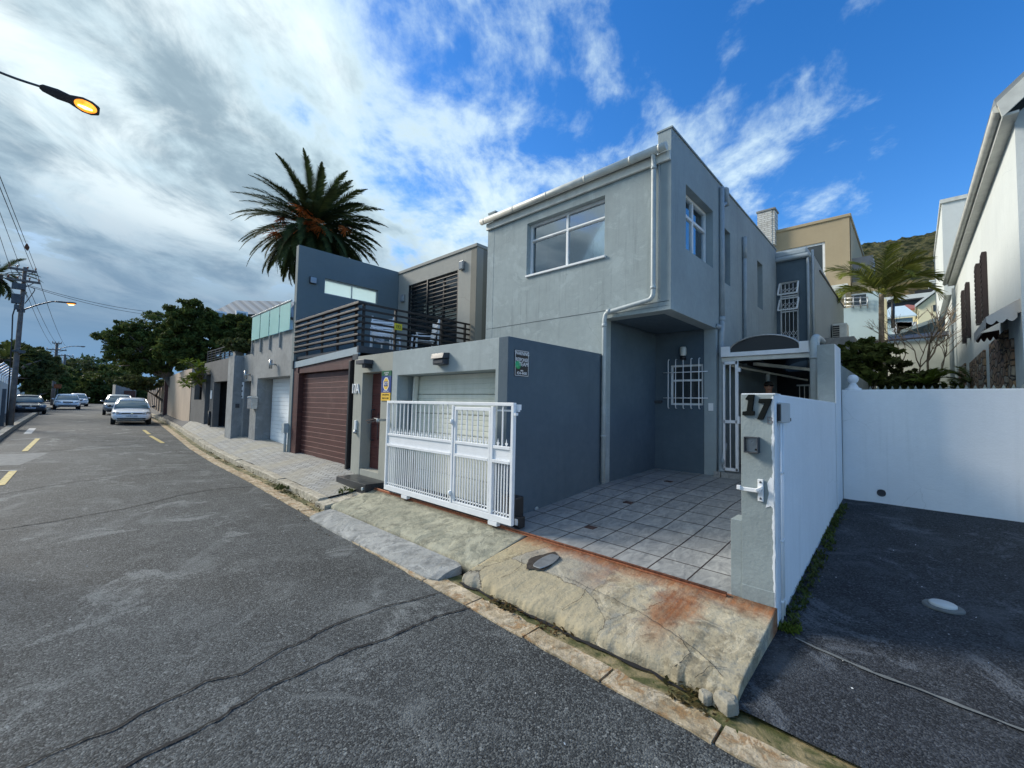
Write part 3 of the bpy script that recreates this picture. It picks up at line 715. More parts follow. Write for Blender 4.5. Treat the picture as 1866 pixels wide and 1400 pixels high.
mb = MB(); mb.add([(XL+.18, YF+.0, 5.20), (XC-.2, YF+.0, 5.20), (XC-.2, 12, 5.42), (XL+.18, 12, 5.42)], [(0, 1, 2, 3)]); mb.box(XL+.19, XC-.21, YF-.10, YF+.02, 5.20, 5.222)
roof = build('roof', mb, 'metalroof', h)
mb = MB(); mb.box(XC-.215, XC+.018, YF-.015, 11.96, 5.53, 5.555); sub('parapet_cap', mb, 'greyside', roof); mb = MB(); mb.box(XL-.01, XL+.2, YF-.01, 12.0, 5.40, 5.43); sub('parapet_cap', mb, 'greyside', roof)
mb = MB(); mb.box(XL-.02, XC-.004, YF-.045, YF-.004, 5.06, 5.20); build('fascia_board', mb, 'pvc', h, bev=.01)
mb = MB(); mb.tube([(XL-.10, YF-.105, 5.235), (XC-.03, YF-.105, 5.235)], .058, 14)
for xx in (-6.2, -5.4, -4.6, -3.8, -3.0, -2.55): mb.tube([(xx-.015, YF-.105, 5.235), (xx+.015, YF-.105, 5.235)], .0605, 14)
build('gutter_pipe', mb, 'pvc', h)
# soffit, recess walls
mb = MB(); mb.wall('z', 2.93, 3.02, -3.49, XC-.205, YF+.222, 7.545); build('soffit', mb, 'greyshade', h)
mb = MB(); mb.wall('x', -3.497, -3.66, YF+.224, 7.55, .2, 2.925); build('recess_wall', mb, 'greyshade', h)
mb = MB(); mb.wall('y', 7.55, 7.70, -3.66, XC-.203, .2, 2.925, [(-3.215, -2.64, 1.62, 2.34)]); rb = build('recess_wall', mb, 'greyshade', h)
# thin seam lines in the render of the front wall are real grooves
mb = MB(); mb.box(XL+.02, -2.46, YF-.004, YF-.001, 3.052, 3.060); mb.box(-3.49, -2.46, YF-.004, YF-.001, 2.99, 2.994); build('plaster_seam', mb, plain('seam', (.10, .12, .13), .9), h)
# window in the front wall
fr = winframe(h, 'y', YF+.10, -5.14, -3.50, 3.93, 4.91, 1, .045, vs=(-4.30,), hs=(4.60,))
mb = MB(); mb.box(-5.09, -4.33, YF+.085, YF+.11, 4.585, 4.60); mb.box(-4.27, -3.55, YF+.085, YF+.11, 4.585, 4.60); mb.box(-5.14, -3.47, YF-.035, YF+.10, 3.895, 3.932); sub('sill', mb, 'wframe', fr, bev=.006)
def curtain(parent, axis, c, a0, a1, b0, b1, nf=8, amp=.02, mat='curtain'):
    mb = MB(); n_ = nf*6+1; v = []
    for i in range(n_):
        t = i/(n_-1); a = a0+(a1-a0)*t; q = c+amp*math.sin(t*nf*2*math.pi)
        for b in (b0, b1): v.append((a, q, b) if axis == 'y' else (q, a, b))
    mb.add(v, [(2*i, 2*i+2, 2*i+3, 2*i+1) for i in range(n_-1)], True); return sub('curtain', mb, mat, parent, fix=False)
n = NT('see_through_glass')
tr_ = n.t.nodes.new('ShaderNodeBsdfTransparent'); gl = n.t.nodes.new('ShaderNodeBsdfGlossy'); gl.inputs['Roughness'].default_value = .03
fz_ = n.t.nodes.new('ShaderNodeFresnel'); fz_.inputs['IOR'].default_value = 1.6
mx_ = n.t.nodes.new('ShaderNodeMixShader'); n.t.links.new(n.math('ADD', n.math('MULTIPLY', fz_.outputs[0], .75), .24), mx_.inputs[0]); tr_.inputs['Color'].default_value = (.88, .94, .94, 1)
gl.inputs['Color'].default_value = (.9, .95, 1, 1)
n.t.links.new(tr_.outputs[0], mx_.inputs[1]); n.t.links.new(gl.outputs[0], mx_.inputs[2]); n.t.links.new(mx_.outputs[0], n.o.inputs[0]); M['seeglass'] = n.m
for c_ in kids(fr):
    if c_.name.startswith('pane'): c_.data.materials[0] = M['seeglass']
curtain(fr, 'y', YF+.168, -5.10, -4.80, 3.96, 4.58, 7, .010); curtain(fr, 'y', YF+.168, -3.80, -3.54, 3.96, 4.9, 6, .010)
# side windows
fs = winframe(h, 'x', XC-.12, 6.24, 7.42, 3.94, 4.92, -1, .045, vs=(6.83,), hs=(4.58,))
for c_ in kids(fs): c_.data.materials[0] = M['seeglass']
curtain(fs, 'x', XC-.188, 6.26, 6.72, 3.96, 4.9, 6, .008); curtain(fs, 'x', XC-.188, 6.88, 7.10, 3.96, 4.56, 4, .008)
winframe(h, 'x', XC-.12, 7.96, 8.345, 3.83, 4.83, -1, .03); winframe(h, 'x', XC-.12, 10.2, 10.65, 3.80, 4.82, -1, .03, hs=(4.3,))
# dark rooms behind the clear panes
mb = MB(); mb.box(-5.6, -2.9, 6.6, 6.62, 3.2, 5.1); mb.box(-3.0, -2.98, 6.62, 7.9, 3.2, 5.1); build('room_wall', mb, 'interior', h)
# barred window in the recess
fw = winframe(h, 'y', 7.58, -3.215, -2.64, 1.62, 2.34, 1, .035, hs=(2.06,)); fw['label'] = 'small ground-floor window behind white burglar bars'
mb = MB()
for i in range(5):
    xx = -3.20+.135*i
    mb.tube(smooth_path([(xx-.03, 7.55, 2.44), (xx-.03, 7.50, 2.44), (xx-.03, 7.49, 2.40), (xx-.03, 7.49, 1.60), (xx-.03, 7.50, 1.56), (xx-.03, 7.55, 1.56)], .02, 3), .008, 6)
for z_ in (2.20, 1.745): mb.tube([(-3.32, 7.485, z_), (-2.54, 7.485, z_)], .008, 6)
build('burglar_bars', mb, 'wpaint', h)
lp = MB(); lp.lathe((-2.965, 7.50, 2.49), [(.035, 0), (.05, .01), (.055, .04), (.055, .13), (.048, .16), (.0, .165)], 14); lm = build('wall_lamp', lp, 'pvc', h)
mb = MB(); mb.lathe((-2.965, 7.50, 2.42), [(.02, 0), (.05, .02), (.05, .07)], 12); mb.box(-3.0, -2.93, 7.50, 7.55, 2.42, 2.48); sub('lamp_base', mb, 'black', lm)
mb = MB(); mb.box(-2.55, -2.47, 7.535, 7.55, 1.53, 1.66); build('bell_plate', mb, 'wframe', h, bev=.003)
mb = MB(); mb.box(-3.495, -3.36, 7.50, 7.549, 1.655, 1.70); build('hose_bracket', mb, 'dkgrey', h, bev=.004)
# front downpipe with its dog-leg under the overhang
mb = MB(); mb.tube(smooth_path([(-2.66, 5.615, 5.22), (-2.66, 5.655, 5.10), (-2.66, 5.655, 3.10), (-3.42, 5.655, 3.0), (-3.445, 5.655, 2.9), (-3.445, 5.655, .42)], .09, 6), .034, 12)
for a, b in (((-2.66, 5.655, 4.98), (-2.66, 5.655, 5.03)), ((-2.66, 5.655, 3.24), (-2.66, 5.655, 3.28)), ((-3.40, 5.655, 3.012), (-3.34, 5.655, 3.018)), ((-3.445, 5.655, 2.78), (-3.445, 5.655, 2.84)), ((-3.445, 5.655, 1.1), (-3.445, 5.655, 1.13))): mb.tube([a, b], .040, 12)
mb.tube([(-2.60, 5.70, 5.1), (-2.60, 5.70, 3.1)], .008, 6)
build('downpipe', mb, 'pipelight', h)
# big pipes on the side wall
mb = MB(); mb.tube(smooth_path([(XC+.01, 7.96, 5.50), (XC+.05, 7.96, 5.50), (XC+.05, 7.96, 5.20)], .02, 3), .045, 14); mb.tube([(XC+.04, 7.74, 5.45), (XC+.04, 7.74, 3.12)], .042, 12)
mb.tube([(XC+.05, 7.90, 5.22), (XC+.04, 7.74, 5.10)], .03, 10)
mb.tube(smooth_path([(XC+.04, 7.74, 3.10), (XC+.05, 7.70, 2.95), (XC+.05, 7.66, 2.85), (XC+.05, 7.63, .62), (XC+.10, 7.50, .52)], .06, 4), .045, 12)
mb.tube([(XC+.04, 7.74, 3.05), (XC+.04, 7.74, 3.16)], .052, 12); mb.tube([(XC+.0, 7.54, 2.98), (XC+.05, 7.60, 2.95)], .04, 10)
build('downpipe', mb, 'pipegrey', h)
mb = MB(); mb.tube([(XC+.04, 9.10, 4.96), (XC+.04, 9.10, 2.4)], .035, 10); mb.tube([(XC+.04, 9.10, 4.55), (XC+.04, 9.10, 4.98)], .042, 10); build('downpipe', mb, 'pipegrey', h)
mb = MB(); mb.tube(smooth_path([(XC+.13, 7.60, 1.0), (XC+.10, 7.55, .72), (XC+.13, 7.46, .68)], .04, 3), .03, 10); build('waste_pipe', mb, 'pipegrey', h)
# rear stair tower with its casement windows
EY = 11.95
mb = MB(); mb.wall('y', EY, EY+.2, XC-.15, -1.80, .3, 5.32, [(-2.36, -1.97, 3.20, 4.70)]); build('tower_wall', mb, 'greyshade', h, bev=.006)
mb = MB(); mb.wall('x', -1.80, -1.92, EY+.201, 13.2, .3, 5.3); build('tower_wall', mb, 'greyside', h)
mb = MB(); mb.box(XC-.1, -1.78, EY-.03, 13.2, 5.32, 5.47); mb.box(XC-.12, -1.73, EY-.09, 13.2, 5.21, 5.32); build('tower_cornice', mb, 'pipegrey', h, bev=.04)
ft = winframe(h, 'y', EY+.06, -2.36, -1.97, 3.20, 4.70, 1, .03, hs=(3.98, 4.36)); ft['label'] = 'tall rear window with white trellis bars and two open casements'
mb = MB()
for z0, z1 in ((4.36, 4.70), (3.98, 4.30)):
    a = Vector((-2.36, EY+.03, z1)); b = Vector((-2.36, EY-.20, z0)); dx_ = Vector((.39, 0, 0))
    for p, q in ((a, b), (a+dx_, b+dx_), (a, a+dx_), (b, b+dx_)): mb.bar(p, q, .03, .03)
sub('open_casement', mb, 'wframe', ft)
mb = MB()
for i in range(5):
    xx = -2.33+.082*i
    for z0, z1 in ((3.24, 3.96), (4.0, 4.33), (4.39, 4.66)): mb.tube([(xx, EY+.03, z0), (xx, EY+.03, z1)], .006, 5)
for z0, z1 in ((3.24, 3.50), (4.0, 4.2), (4.39, 4.55)):
    for i in range(4):
        xx = -2.33+.082*i
        for k in range(2):
            zz_ = z0+(z1-z0)*k/2; dz_ = (z1-z0)/2; mb.bar((xx, EY+.028, zz_), (xx+.082, EY+.028, zz_+dz_), .012, .006); mb.bar((xx+.082, EY+.028, zz_), (xx, EY+.028, zz_+dz_), .012, .006)
sub('trellis_bars', mb, 'wpaint', ft)
mb = MB(); mb.tube([(-1.775, EY-.03, 5.2), (-1.775, EY-.03, 2.5)], .028, 10); mb.tube([(-1.70, EY+.1, 5.40), (-1.70, EY+.1, 2.5)], .028, 10); build('downpipe', mb, 'pipegrey', h)
# rear wing with an air conditioner
mb = MB(); X2 = -1.70
mb.poly([(X2, 12.3, .3), (X2, 18.1, .3), (X2, 18.1, 5.12), (X2, 12.3, 5.32)], (-.2, 0, 0)); build('wing_wall', mb, plaster('pale_grey_plaster', (.33, .37, .37), .05, .2), h)
mb = MB(); mb.box(X2-.22, X2+.03, 13.0, 18.12, 5.12, 5.15); build('wall_cap', mb, 'dkgrey', h)
ac = MB(); ac.box(X2+.03, X2+.37, 14.9, 15.35, 3.36, 4.06); acb = build('air_conditioner', ac, 'pvc', h, bev=.03)
mb = MB()
for i in range(9): mb.box(X2+.05, X2+.20, 14.885, 14.90, 3.46+.062*i, 3.50+.062*i)
sub('grille', mb, 'black', acb)
mb = MB(); mb.box(X2+.0, X2+.34, 14.95, 15.0, 3.30, 3.36); sub('bracket', mb, 'dkgrey', acb)

# ---- entry porch: white beam, smoked arched canopy, security gate
BY = 7.55
mb = MB(); mb.box(-2.34, -1.13, BY-.04, BY+.04, 2.43, 2.50); mb.box(-2.34, -2.20, BY-.045, BY+.045, 2.43, 2.60); mb.box(-1.24, -1.12, BY-.045, BY+.045, 2.43, 2.60); build('porch_beam', mb, 'wpaint', h, bev=.004)
mb = MB(); mb.box(-2.34, -1.0, BY+.0, BY+.06, 2.36, 2.425); build('porch_beam', mb, 'pvc', h)
arc = [(-1.72+.50*math.cos(a), 2.50+.24*math.sin(a)) for a in [math.pi*i/16 for i in range(17)]]
mb = MB(); mb.poly([(x_, BY-.01, z_) for x_, z_ in arc], (0, .02, 0)); cp = build('arch_canopy', mb, 'smoked', h)
mb = MB(); rings = [[(x_, BY+y_, z_+.012) for x_, z_ in arc]+[(x_, BY+y_, z_) for x_, z_ in arc[::-1]] for y_ in (-.03, 1.0, 2.2, 3.4, 4.2)]; mb.loft(rings, smooth=False); sub('canopy_sheet', mb, 'smoked', cp)
mb = MB(); mb.tube([(x_, BY-.02, z_+.006) for x_, z_ in arc], .013, 6, True); sub('canopy_rim', mb, 'steel', cp)
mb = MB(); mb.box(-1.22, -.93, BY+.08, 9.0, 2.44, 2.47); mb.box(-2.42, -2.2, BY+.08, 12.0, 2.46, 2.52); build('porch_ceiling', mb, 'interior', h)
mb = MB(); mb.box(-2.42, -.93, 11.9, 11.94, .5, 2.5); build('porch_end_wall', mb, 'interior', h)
sg = MB()
for xx, w_ in ((-2.30, .03), (-2.105, .045)): sg.box(xx-w_/2, xx+w_/2, BY-.02, BY+.02, .56, 2.36)
sg.box(-2.215, -2.200, BY-.01, BY+.01, .56, 2.36)
for z_ in (.58, 1.36, 2.33): sg.box(-2.31, -2.09, BY-.02, BY+.02, z_-.025, z_+.025)
sgo = build('security_door', sg, 'wpaint', h, bev=.003)
mb = MB(); mb.box(-2.10, -2.06, BY-.04, BY+.03, 1.33, 1.45); sub('lock', mb, 'wpaint', sgo); mb = MB(); mb.box(-2.10, -2.05, BY-.03, BY+.03, 2.18, 2.24); sub('hinge', mb, 'wpaint', sgo)
mb = MB(); mb.bar((-2.0, 8.2, 2.36), (-1.15, 9.7, 2.30), .07, .05); mb.tube([(-2.3, 7.9, 2.32), (-1.6, 10.5, 2.2)], .02, 6); build('porch_rafter', mb, 'pvc', h)
mb = MB()
for i in range(9): mb.tube([(-1.75+.085*i, 10.6, .55), (-1.75+.085*i, 10.6, 2.1)], .008, 6)
mb.bar((-1.8, 10.6, 2.1), (-1.0, 10.6, 2.1), .03); build('inner_bars', mb, 'pvc', h)
mb = MB(); mb.lathe((-1.98, 9.0, 2.08), [(.0, 0), (.035, .0), (.035, .14), (.02, .17)], 10); build('porch_lamp', mb, 'pvc', h)
# outlet pipe at the high boundary wall
mb = MB(); mb.tube(smooth_path([(-1.02, 7.9, 2.62), (-1.02, 7.40, 2.62), (-1.02, 7.30, 2.5), (-1.02, 7.30, .5)], .12, 6), .060, 14); mb.tube([(-1.02, 7.30, 2.30), (-1.02, 7.30, 2.34)], .068, 14); mb.tube([(-.935, 7.0, 2.5), (-.935, 7.0, .6)], .012, 6)
build('downpipe', mb, 'pipelight', h)

# ---- flat garage
ga = thing('garage', (-4.8, 3.6, .25), 'flat-roofed grey garage with a white sectional door behind the sliding gate', 'garage')
mb = MB(); mb.wall('y', 3.6, 3.80, -6.09, -3.50, .1, 2.372, [(-5.93, -3.71, -1, 1.985)]); build('front_wall', mb, plaster('garage_grey_plaster', (.350, .400, .405), .12, .45, (.15, .18, .19), patch=.25), ga, bev=.005)
mb = MB(); mb.wall('x', -3.497, -3.66, 3.598, 5.715, .1, 2.374); build('side_wall', mb, plaster('garage_shaded_plaster', (.098, .136, .168), .14, .40, (.06, .08, .09)), ga, bev=.005)  # same paint as the garage front, darkened to carry this side's shade
mb = MB(); mb.wall('z', 2.28, 2.36, -6.05, -3.662, 3.802, 5.715); mb.box(-6.09, -3.70, 3.80, 5.7, 2.24, 2.27); build('roof', mb, 'darkcem', ga)
mb = MB(); rr = random.Random(2)
for i in range(6):
    z0 = .22+.295*i
    mb.box(-5.85, -3.72, 3.92, 3.96, z0, z0+.288)
    for k in range(4): mb.box(-5.83, -3.74, 3.914, 3.92, z0+.012+k*.072, z0+.012+k*.072+.060)
gd = build('garage_door', mb, 'door', ga, bev=.003)
mb = MB(); mb.lathe((-4.9, 3.905, 1.42), [(.0, 0), (.02, .0), (.02, .01)], 10, 'y'); sub('lock', mb, 'dkgrey', gd)
mb = MB(); mb.bar((-5.80, 3.86, 1.98), (-5.86, 3.84, .3), .07, .04); build('door_track', mb, 'pvc', ga)
mb = MB(); mb.box(-6.0, -3.66, 4.10, 4.14, .1, 2.25); build('inner_wall', mb, 'interior', ga)
mb = MB(); mb.box(-6.0, -5.931, 3.801, 4.09, .1, 2.2); mb.box(-5.93, -3.7, 3.801, 4.01, 1.986, 2.1); build('door_jamb', mb, 'greyside', ga)
def wedge_lamp(parent, x0, x1, z0, z1, style=0):
    mb = MB(); y = 3.6
    if style: mb.poly([(x0, y, z1), (x0, y-.10, z1-.01), (x0, y-.12, z1-.085), (x0, y, z1-.085)], (x1-x0, 0, 0)); mb.box(x0+.02, x1-.01, y-.09, y, z0, z1-.09)
    else: mb.box(x0, x1, y-.17, y, z1-.075, z1)
    if style:
        mb2 = MB(); mb2.box(x0+.03, x1-.03, y-.098, y-.091, z0+.02, z1-.10)
    l_ = build('wall_lamp', mb, 'dkgrey', parent, bev=.006)
    if style: sub('lamp_glass', mb2, 'dkgrey', l_)
wedge_lamp(ga, -4.90, -4.62, 2.09, 2.255, 1)
wall_line = MB(); wall_line.box(-3.4965, -3.4935, 3.7, 3.7, 2.2, 2.2)
pc = MB(); pc.lathe((-3.494, 4.168, .245), [(.018, -.03), (.03, .0), (.036, .006), (.026, .012), (.018, .0)], 14, 'x'); build('drain_spout', pc, 'pipelight', ga)
# warning sign on the garage side wall
ws = thing('warning_sign', (-3.49, 3.83, 1.91), 'black security warning sign on the garage side wall near its front corner', 'sign')
mb = MB(); mb.box(-3.497, -3.488, 3.705, 3.962, 1.905, 2.228); build('panel', mb, 'textk', ws, bev=.002)
X = -3.4865
for t_, y_, z_, s_, xs_ in (('WARNING', 3.834, 2.185, .064, .84), ('RESPONSE', 3.834, 2.108, .062, .78), ('TEAM', 3.865, 2.054, .068, 1.0), ('0800', 3.834, 1.975, .026, 1), ('434-4400', 3.834, 1.943, .050, .95)):
    build('lettering', text_mb(t_, s_, .001, (X, y_, z_), (0, 1, 0), (0, 0, 1), xs=xs_), 'textw', ws)
mb = MB(); mb.lathe((-3.4875, 3.765, 2.045), [(.0, 0), (.052, 0), (.052, .0012), (0, .0012)], 20, 'x'); build('emblem', mb, 'lime', ws)
mb = MB(); mb.wall('x', -3.488, -3.4868, 3.712, 3.955, 1.912, 2.221, [(3.717, 3.950, 1.917, 2.216)]); build('border', mb, 'textw', ws)

# ---- sliding gate, standing open in front of the garage
gt = thing('sliding_gate', (-4.45, 3.35, .24), 'white steel sliding gate with spear-topped bars and a small pedestrian gate in it', 'gate')
X0, X1, Z0, Z1, GY = -5.755, -3.135, .25, 1.578, 3.35
ZM1, ZM0 = 1.068, .938    # panel band
fr = MB()
def rail(mb, x0, x1, z0, z1, d=.022): mb.box(x0, x1, GY-d, GY+d, z0, z1)
rail(fr, X0, X1, Z1-.036, Z1); rail(fr, X0, X1, Z0+.015, Z0+.085); rail(fr, X0, X0+.034, Z0+.086, Z1-.037); rail(fr, X1-.038, X1, Z0+.086, Z1-.037)
XP0, XP1 = -4.15, -3.50    # pedestrian gate
rail(fr, XP0-.05, XP0-.01, Z0+.086, Z1-.046); rail(fr, XP1+.01, XP1+.05, Z0+.086, Z1-.046)
for a, b in ((X0+.046, XP0-.051), (XP1+.051, X1-.051)):
    rail(fr, a, b, ZM1-.005, ZM1+.03, .018); rail(fr, a, b, ZM0-.03, ZM0+.005, .024); rail(fr, a, b, ZM0+.006, ZM1-.006, .004)
    rail(fr, a, b, Z0+.11, Z0+.125, .006)
build('frame', fr, 'wpaint', gt, bev=.003)
pg = MB(); rail(pg, XP0, XP1, Z1-.10, Z1-.06, .016); rail(pg, XP0, XP1, Z0+.09, Z0+.115, .016); rail(pg, XP0, XP0+.03, Z0+.116, Z1-.101, .016); rail(pg, XP1-.03, XP1, Z0+.116, Z1-.101, .016)
for a, b in ((XP0+.031, XP1-.031),): rail(pg, a, b, ZM1-.005, ZM1+.03, .015); rail(pg, a, b, ZM0-.03, ZM0+.005, .018); rail(pg, a, b, ZM0+.006, ZM1-.006, .004); rail(pg, a, b, Z0+.14, Z0+.155, .006)
pgo = build('pedestrian_gate', pg, 'wpaint', gt, bev=.003)
for z_ in (.45, 1.33): hg = MB(); hg.tube([(XP0-.03, GY-.035, z_-.03), (XP0-.03, GY-.035, z_+.03)], .016, 8); sub('hinge', hg, 'wpaint', pgo)
def spear(mb, x, z, k=1.0): mb.poly([(x-.004, GY-.003, z), (x-.018*k, GY-.003, z+.018*k), (x-.022*k, GY-.003, z+.030*k), (x-.008*k, GY-.003, z+.030*k), (x, GY-.003, z+.075*k), (x+.008*k, GY-.003, z+.030*k), (x+.022*k, GY-.003, z+.030*k), (x+.018*k, GY-.003, z+.018*k), (x+.004, GY-.003, z)], (0, .006, 0))
def barset(x0, x1, par, n_up, lowmul=2):
    st_ = (x1-x0)/(n_up+1)
    for i in range(n_up):
        x = x0+st_*(i+1); mb = MB(); mb.box(x-.0065, x+.0065, GY-.0065, GY+.0065, ZM1+.03, Z1-.037 if par is gt else Z1-.101); (build if par is gt else sub)('bar', mb, 'wpaint', par)
    nl = n_up*lowmul+lowmul-1; sl_ = (x1-x0)/(nl+1)
    for i in range(nl):
        x = x0+sl_*(i+1); mb = MB(); mb.box(x-.006, x+.006, GY-.006, GY+.006, Z0+.086 if par is gt else Z0+.116, ZM0-.031); (build if par is gt else sub)('bar', mb, 'wpaint', par)
    mb = MB()
    for i in range(n_up+1): x = x0+st_*(i+.5); spear(mb, x, ZM1+.035); mb.tube([(x, GY, ZM1+.028), (x, GY, ZM1+.04)], .006, 6)
    (build if par is gt else sub)('spearheads', mb, 'wpaint', par)
barset(X0+.045, XP0-.05, gt, 14, 2); barset(XP0+.03, XP1-.03, pgo, 5, 2); barset(XP1+.05, X1-.05, gt, 1, 3)
mb = MB(); mb.box(X1-.02, X1+.03, GY+.022, GY+.07, 1.50, 1.56); mb.box(-3.44, X1+.03, GY+.03, GY+.05, 1.48, 1.50); mb.box(X1, X1+.03, GY-.02, GY+.02, 1.44, 1.47); build('catch', mb, 'wpaint', gt)
for xx in (-5.2, -3.42):
    mb = MB(); mb.box(xx-.07, xx+.07, GY-.028, GY+.028, .218, .262); wb = build('wheel_housing', mb, 'wpaint', gt); mb = MB(); mb.lathe((xx, GY, .228), [(.0, -.012), (.022, -.012), (.018, 0), (.022, .012), (0, .012)], 12, 'y'); sub('roller', mb, 'dkgrey', wb)
mt = thing('gate_motor', (-3.34, 3.55, .2), 'black gate motor box on the tiles behind the end of the white gate', 'gate motor')
mb = MB(); mb.box(-3.47, -3.25, 3.50, 3.66, .215, .52); build('housing', mb, 'black', mt, bev=.02)
mb = MB(); mb.box(-3.24, -3.14, 3.46, 3.56, .21, .33); build('base_box', mb, 'black', mt, bev=.01)
mb = MB(); mb.box(-3.20, -3.16, 3.452, 3.460, .245, .31); mb.box(-3.235, -3.215, 3.452, 3.460, .245, .31); build('sticker', mb, 'textw', mt)
rl = MB(); rl.box(-6.2, -1.02, 3.370, 3.405, .196, .208); rl.tube([(-6.2, 3.388, .218), (-1.02, 3.388, .218)], .010, 6); rl.box(-6.2, -1.0, 3.405, 3.438, .150, .199)
one('gate_rail', rl, 'rust', 'long rusty steel rail the gate slides on, along the front of the tiles', 'rail', fix=True)
# ------------------------------------------------------------------ boundary walls right of the driveway
bw = thing('boundary_wall', (-.80, 5.0, .1), 'white boundary wall with a grey gate pier numbered 17 at its street end', 'wall')
mb = MB(); mb.wall('x', -.722, -.90, 3.46, 6.639, -.05, 1.672); build('wall', mb, 'white', bw, bev=.006)
mb = MB(); mb.box(-.905, -.7221, 6.64, 7.18, .1, 2.415); mb.box(-.905, -.7221, 7.181, 12.0, .1, 2.2); hw = build('high_wall', mb, 'pillar', bw, bev=.006)
mb = MB(); mb.box(-.7220, -.716, 6.643, 7.178, .1, 2.41); sub('white_face', mb, 'white', hw)
mb = MB(); mb.box(-.932, -.7225, 3.435, 3.62, -.02, 1.668); mb.box(-1.006, -.9325, 3.44, 3.62, .05, .747); mb.box(-.9321, -.726, 3.431, 3.436, .12, .30); pier = build('gate_pier', mb, 'pillar', bw, bev=.008)
mb = MB(); mb.box(-.933, -.7160, 3.455, 3.625, 1.668, 1.676)
jag = [(3.436+.003*math.sin(z_*31)+.002*math.sin(z_*77+1), z_) for z_ in [i*.05 for i in range(-1, 34)]]
mb.poly([(-.7222, y_, z_) for y_, z_ in jag]+[(-.7222, 3.5, 1.65), (-.7222, 3.5, -.05)], (.005, 0, 0))
mb.poly([(-.734+.003*math.sin(z_*23)+.0025*math.sin(z_*91), 3.4325, z_) for z_ in [i*.02 for i in range(0, 83)]]+[(-.722, 3.4325, 1.66), (-.722, 3.4325, -.03)], (0, .002, 0))
sub('white_edge', mb, 'white', pier)
mb = MB(); mb.grid(12, 8, lambda u, v: (-.87+.16*u, 3.36+.08*v+.02*math.sin(u*3.1), .10+.07*math.sin(u*3.1)*v - .10*(1-v)*(1-u)*.6-.02)); mb.poly([(-.80, 3.41, .17), (-.74, 3.40, .16), (-.722, 3.40, .0), (-.716, 3.43, -.03), (-.716, 3.46, .16)], (.004, 0.03, 0)); sub('plaster_foot', mb, 'white', pier)
mb = MB(); mb.poly([(-.775+a, 3.4315, b) for a, b in ((0, 0), (.03, .015), (.05, 0), (.048, .09), (.052, .2), (.03, .215), (.01, .17), (.02, .1))], (0, .004, 0))
for v_ in range(len(mb.v)): mb.v[v_] = (mb.v[v_][0], mb.v[v_][1], mb.v[v_][2]+.87)
sub('plaster_patch', mb, 'white', pier)
# numerals
def trace(pts, ox, oy, k, yv, dy): return [at(ox+x_/k, oy+y_/k, 1, yv) for x_, y_ in pts]
d1 = [(300, 190), (410, 190), (372, 490), (415, 494), (405, 570), (185, 570), (190, 500), (262, 494), (292, 292), (240, 286), (246, 258)]
d7 = [(490, 270), (725, 265), (715, 312), (566, 648), (455, 644), (462, 618), (592, 347), (545, 345), (537, 352), (480, 344)]
for d_, nm in ((d1, '1'), (d7, '7')):
    p = trace(d_, 1335, 700, 10, 3.434, 0); mb = MB(); mb.poly(p, (0, -.018, 0))
    o = one('house_number', mb, 'textb', {'1': 'dark metal digit one fixed to the grey gate pier', '7': 'dark metal digit seven fixed to the grey gate pier'}[nm], 'house number', 'metal digits on the gate pier', bev=.004)
c = at(1404.5, 767, 1, 3.43); fb = text_mb('B', .075, .001, (c[0]-.006, 3.4325, c[2]), (1, 0, 0), (0, 0, 1)); 
M['fade'] = plain('faded_letter', (.20, .19, .20), .7); one('house_letter', fb, 'fade', 'faded outline of a letter B below the digit seven on the pier', 'house letter')
ic = thing('intercom', (-.852, 3.435, 1.25), 'weathered intercom panel in a hooded metal frame on the grey pier', 'intercom')
mb = MB(); mb.wall('y', 3.434, 3.375, -.900, -.808, 1.248, 1.362, [(-.893, -.815, 1.255, 1.355)]); build('hood', mb, 'dkgrey', ic, bev=.002)
mb = MB(); mb.box(-.893, -.815, 3.42, 3.430, 1.255, 1.355); mb.box(-.876, -.836, 3.415, 3.42, 1.30, 1.335); build('panel', mb, 'steel', ic); mb = MB(); mb.lathe((-.830, 3.415, 1.272), [(0, -.004), (.007, -.004), (.007, .004), (0, .004)], 10, 'y'); build('button', mb, 'black', ic)
lt = thing('gate_latch', (-.80, 3.43, .91), 'white painted steel latch bracket screwed to the grey pier', 'latch')
mb = MB(); mb.box(-.822, -.786, 3.418, 3.430, .91, 1.065); build('plate', mb, 'wpaint', lt, bev=.003)
mb = MB(); mb.box(-.935, -.80, 3.395, 3.418, .972, .998); mb.box(-.95, -.925, 3.385, 3.405, .978, 1.008); mb.bar((-.83, 3.40, .985), (-.79, 3.41, 1.01), .03, .02); build('arm', mb, 'wpaint', lt, bev=.003)
for z_ in (.93, 1.045):
    mb = MB(); mb.lathe((-.804, 3.414, z_), [(0, -.004), (.006, -.004), (.008, .004), (0, .004)], 8, 'y'); build('bolt', mb, 'dkgrey', lt)
eb = thing('electrical_box', (-.68, 3.62, 1.46), 'grey electrical junction box with two conduits on the white wall', 'junction box')
mb = MB(); mb.box(-.7155, -.688, 3.52, 3.80, 1.466, 1.612); build('box', mb, plain('box_grey', (.42, .45, .46), .5), eb, bev=.006)
mb = MB(); mb.box(-.715, -.695, 3.515, 3.5195, 1.48, 1.60); build('opening', mb, 'black', eb); mb = MB(); mb.box(-.705, -.688, 3.801, 3.83, 1.475, 1.50); build('cable_gland', mb, 'black', eb)
for y_ in (3.545, 3.60):
    mb = MB(); mb.tube([(-.702, y_, 1.466), (-.702, y_, .02 if y_ < 3.57 else .10)], .008, 8)
    for z_ in (1.10, .62, .2): mb.tube([(-.702, y_, z_), (-.702, y_, z_+.02)], .011, 8)
    build('conduit', mb, 'white', eb)
bk_ = thing('yard_wall', (5.0, 7.28, .4), 'smooth white wall across the back of the dark asphalt yard', 'wall')
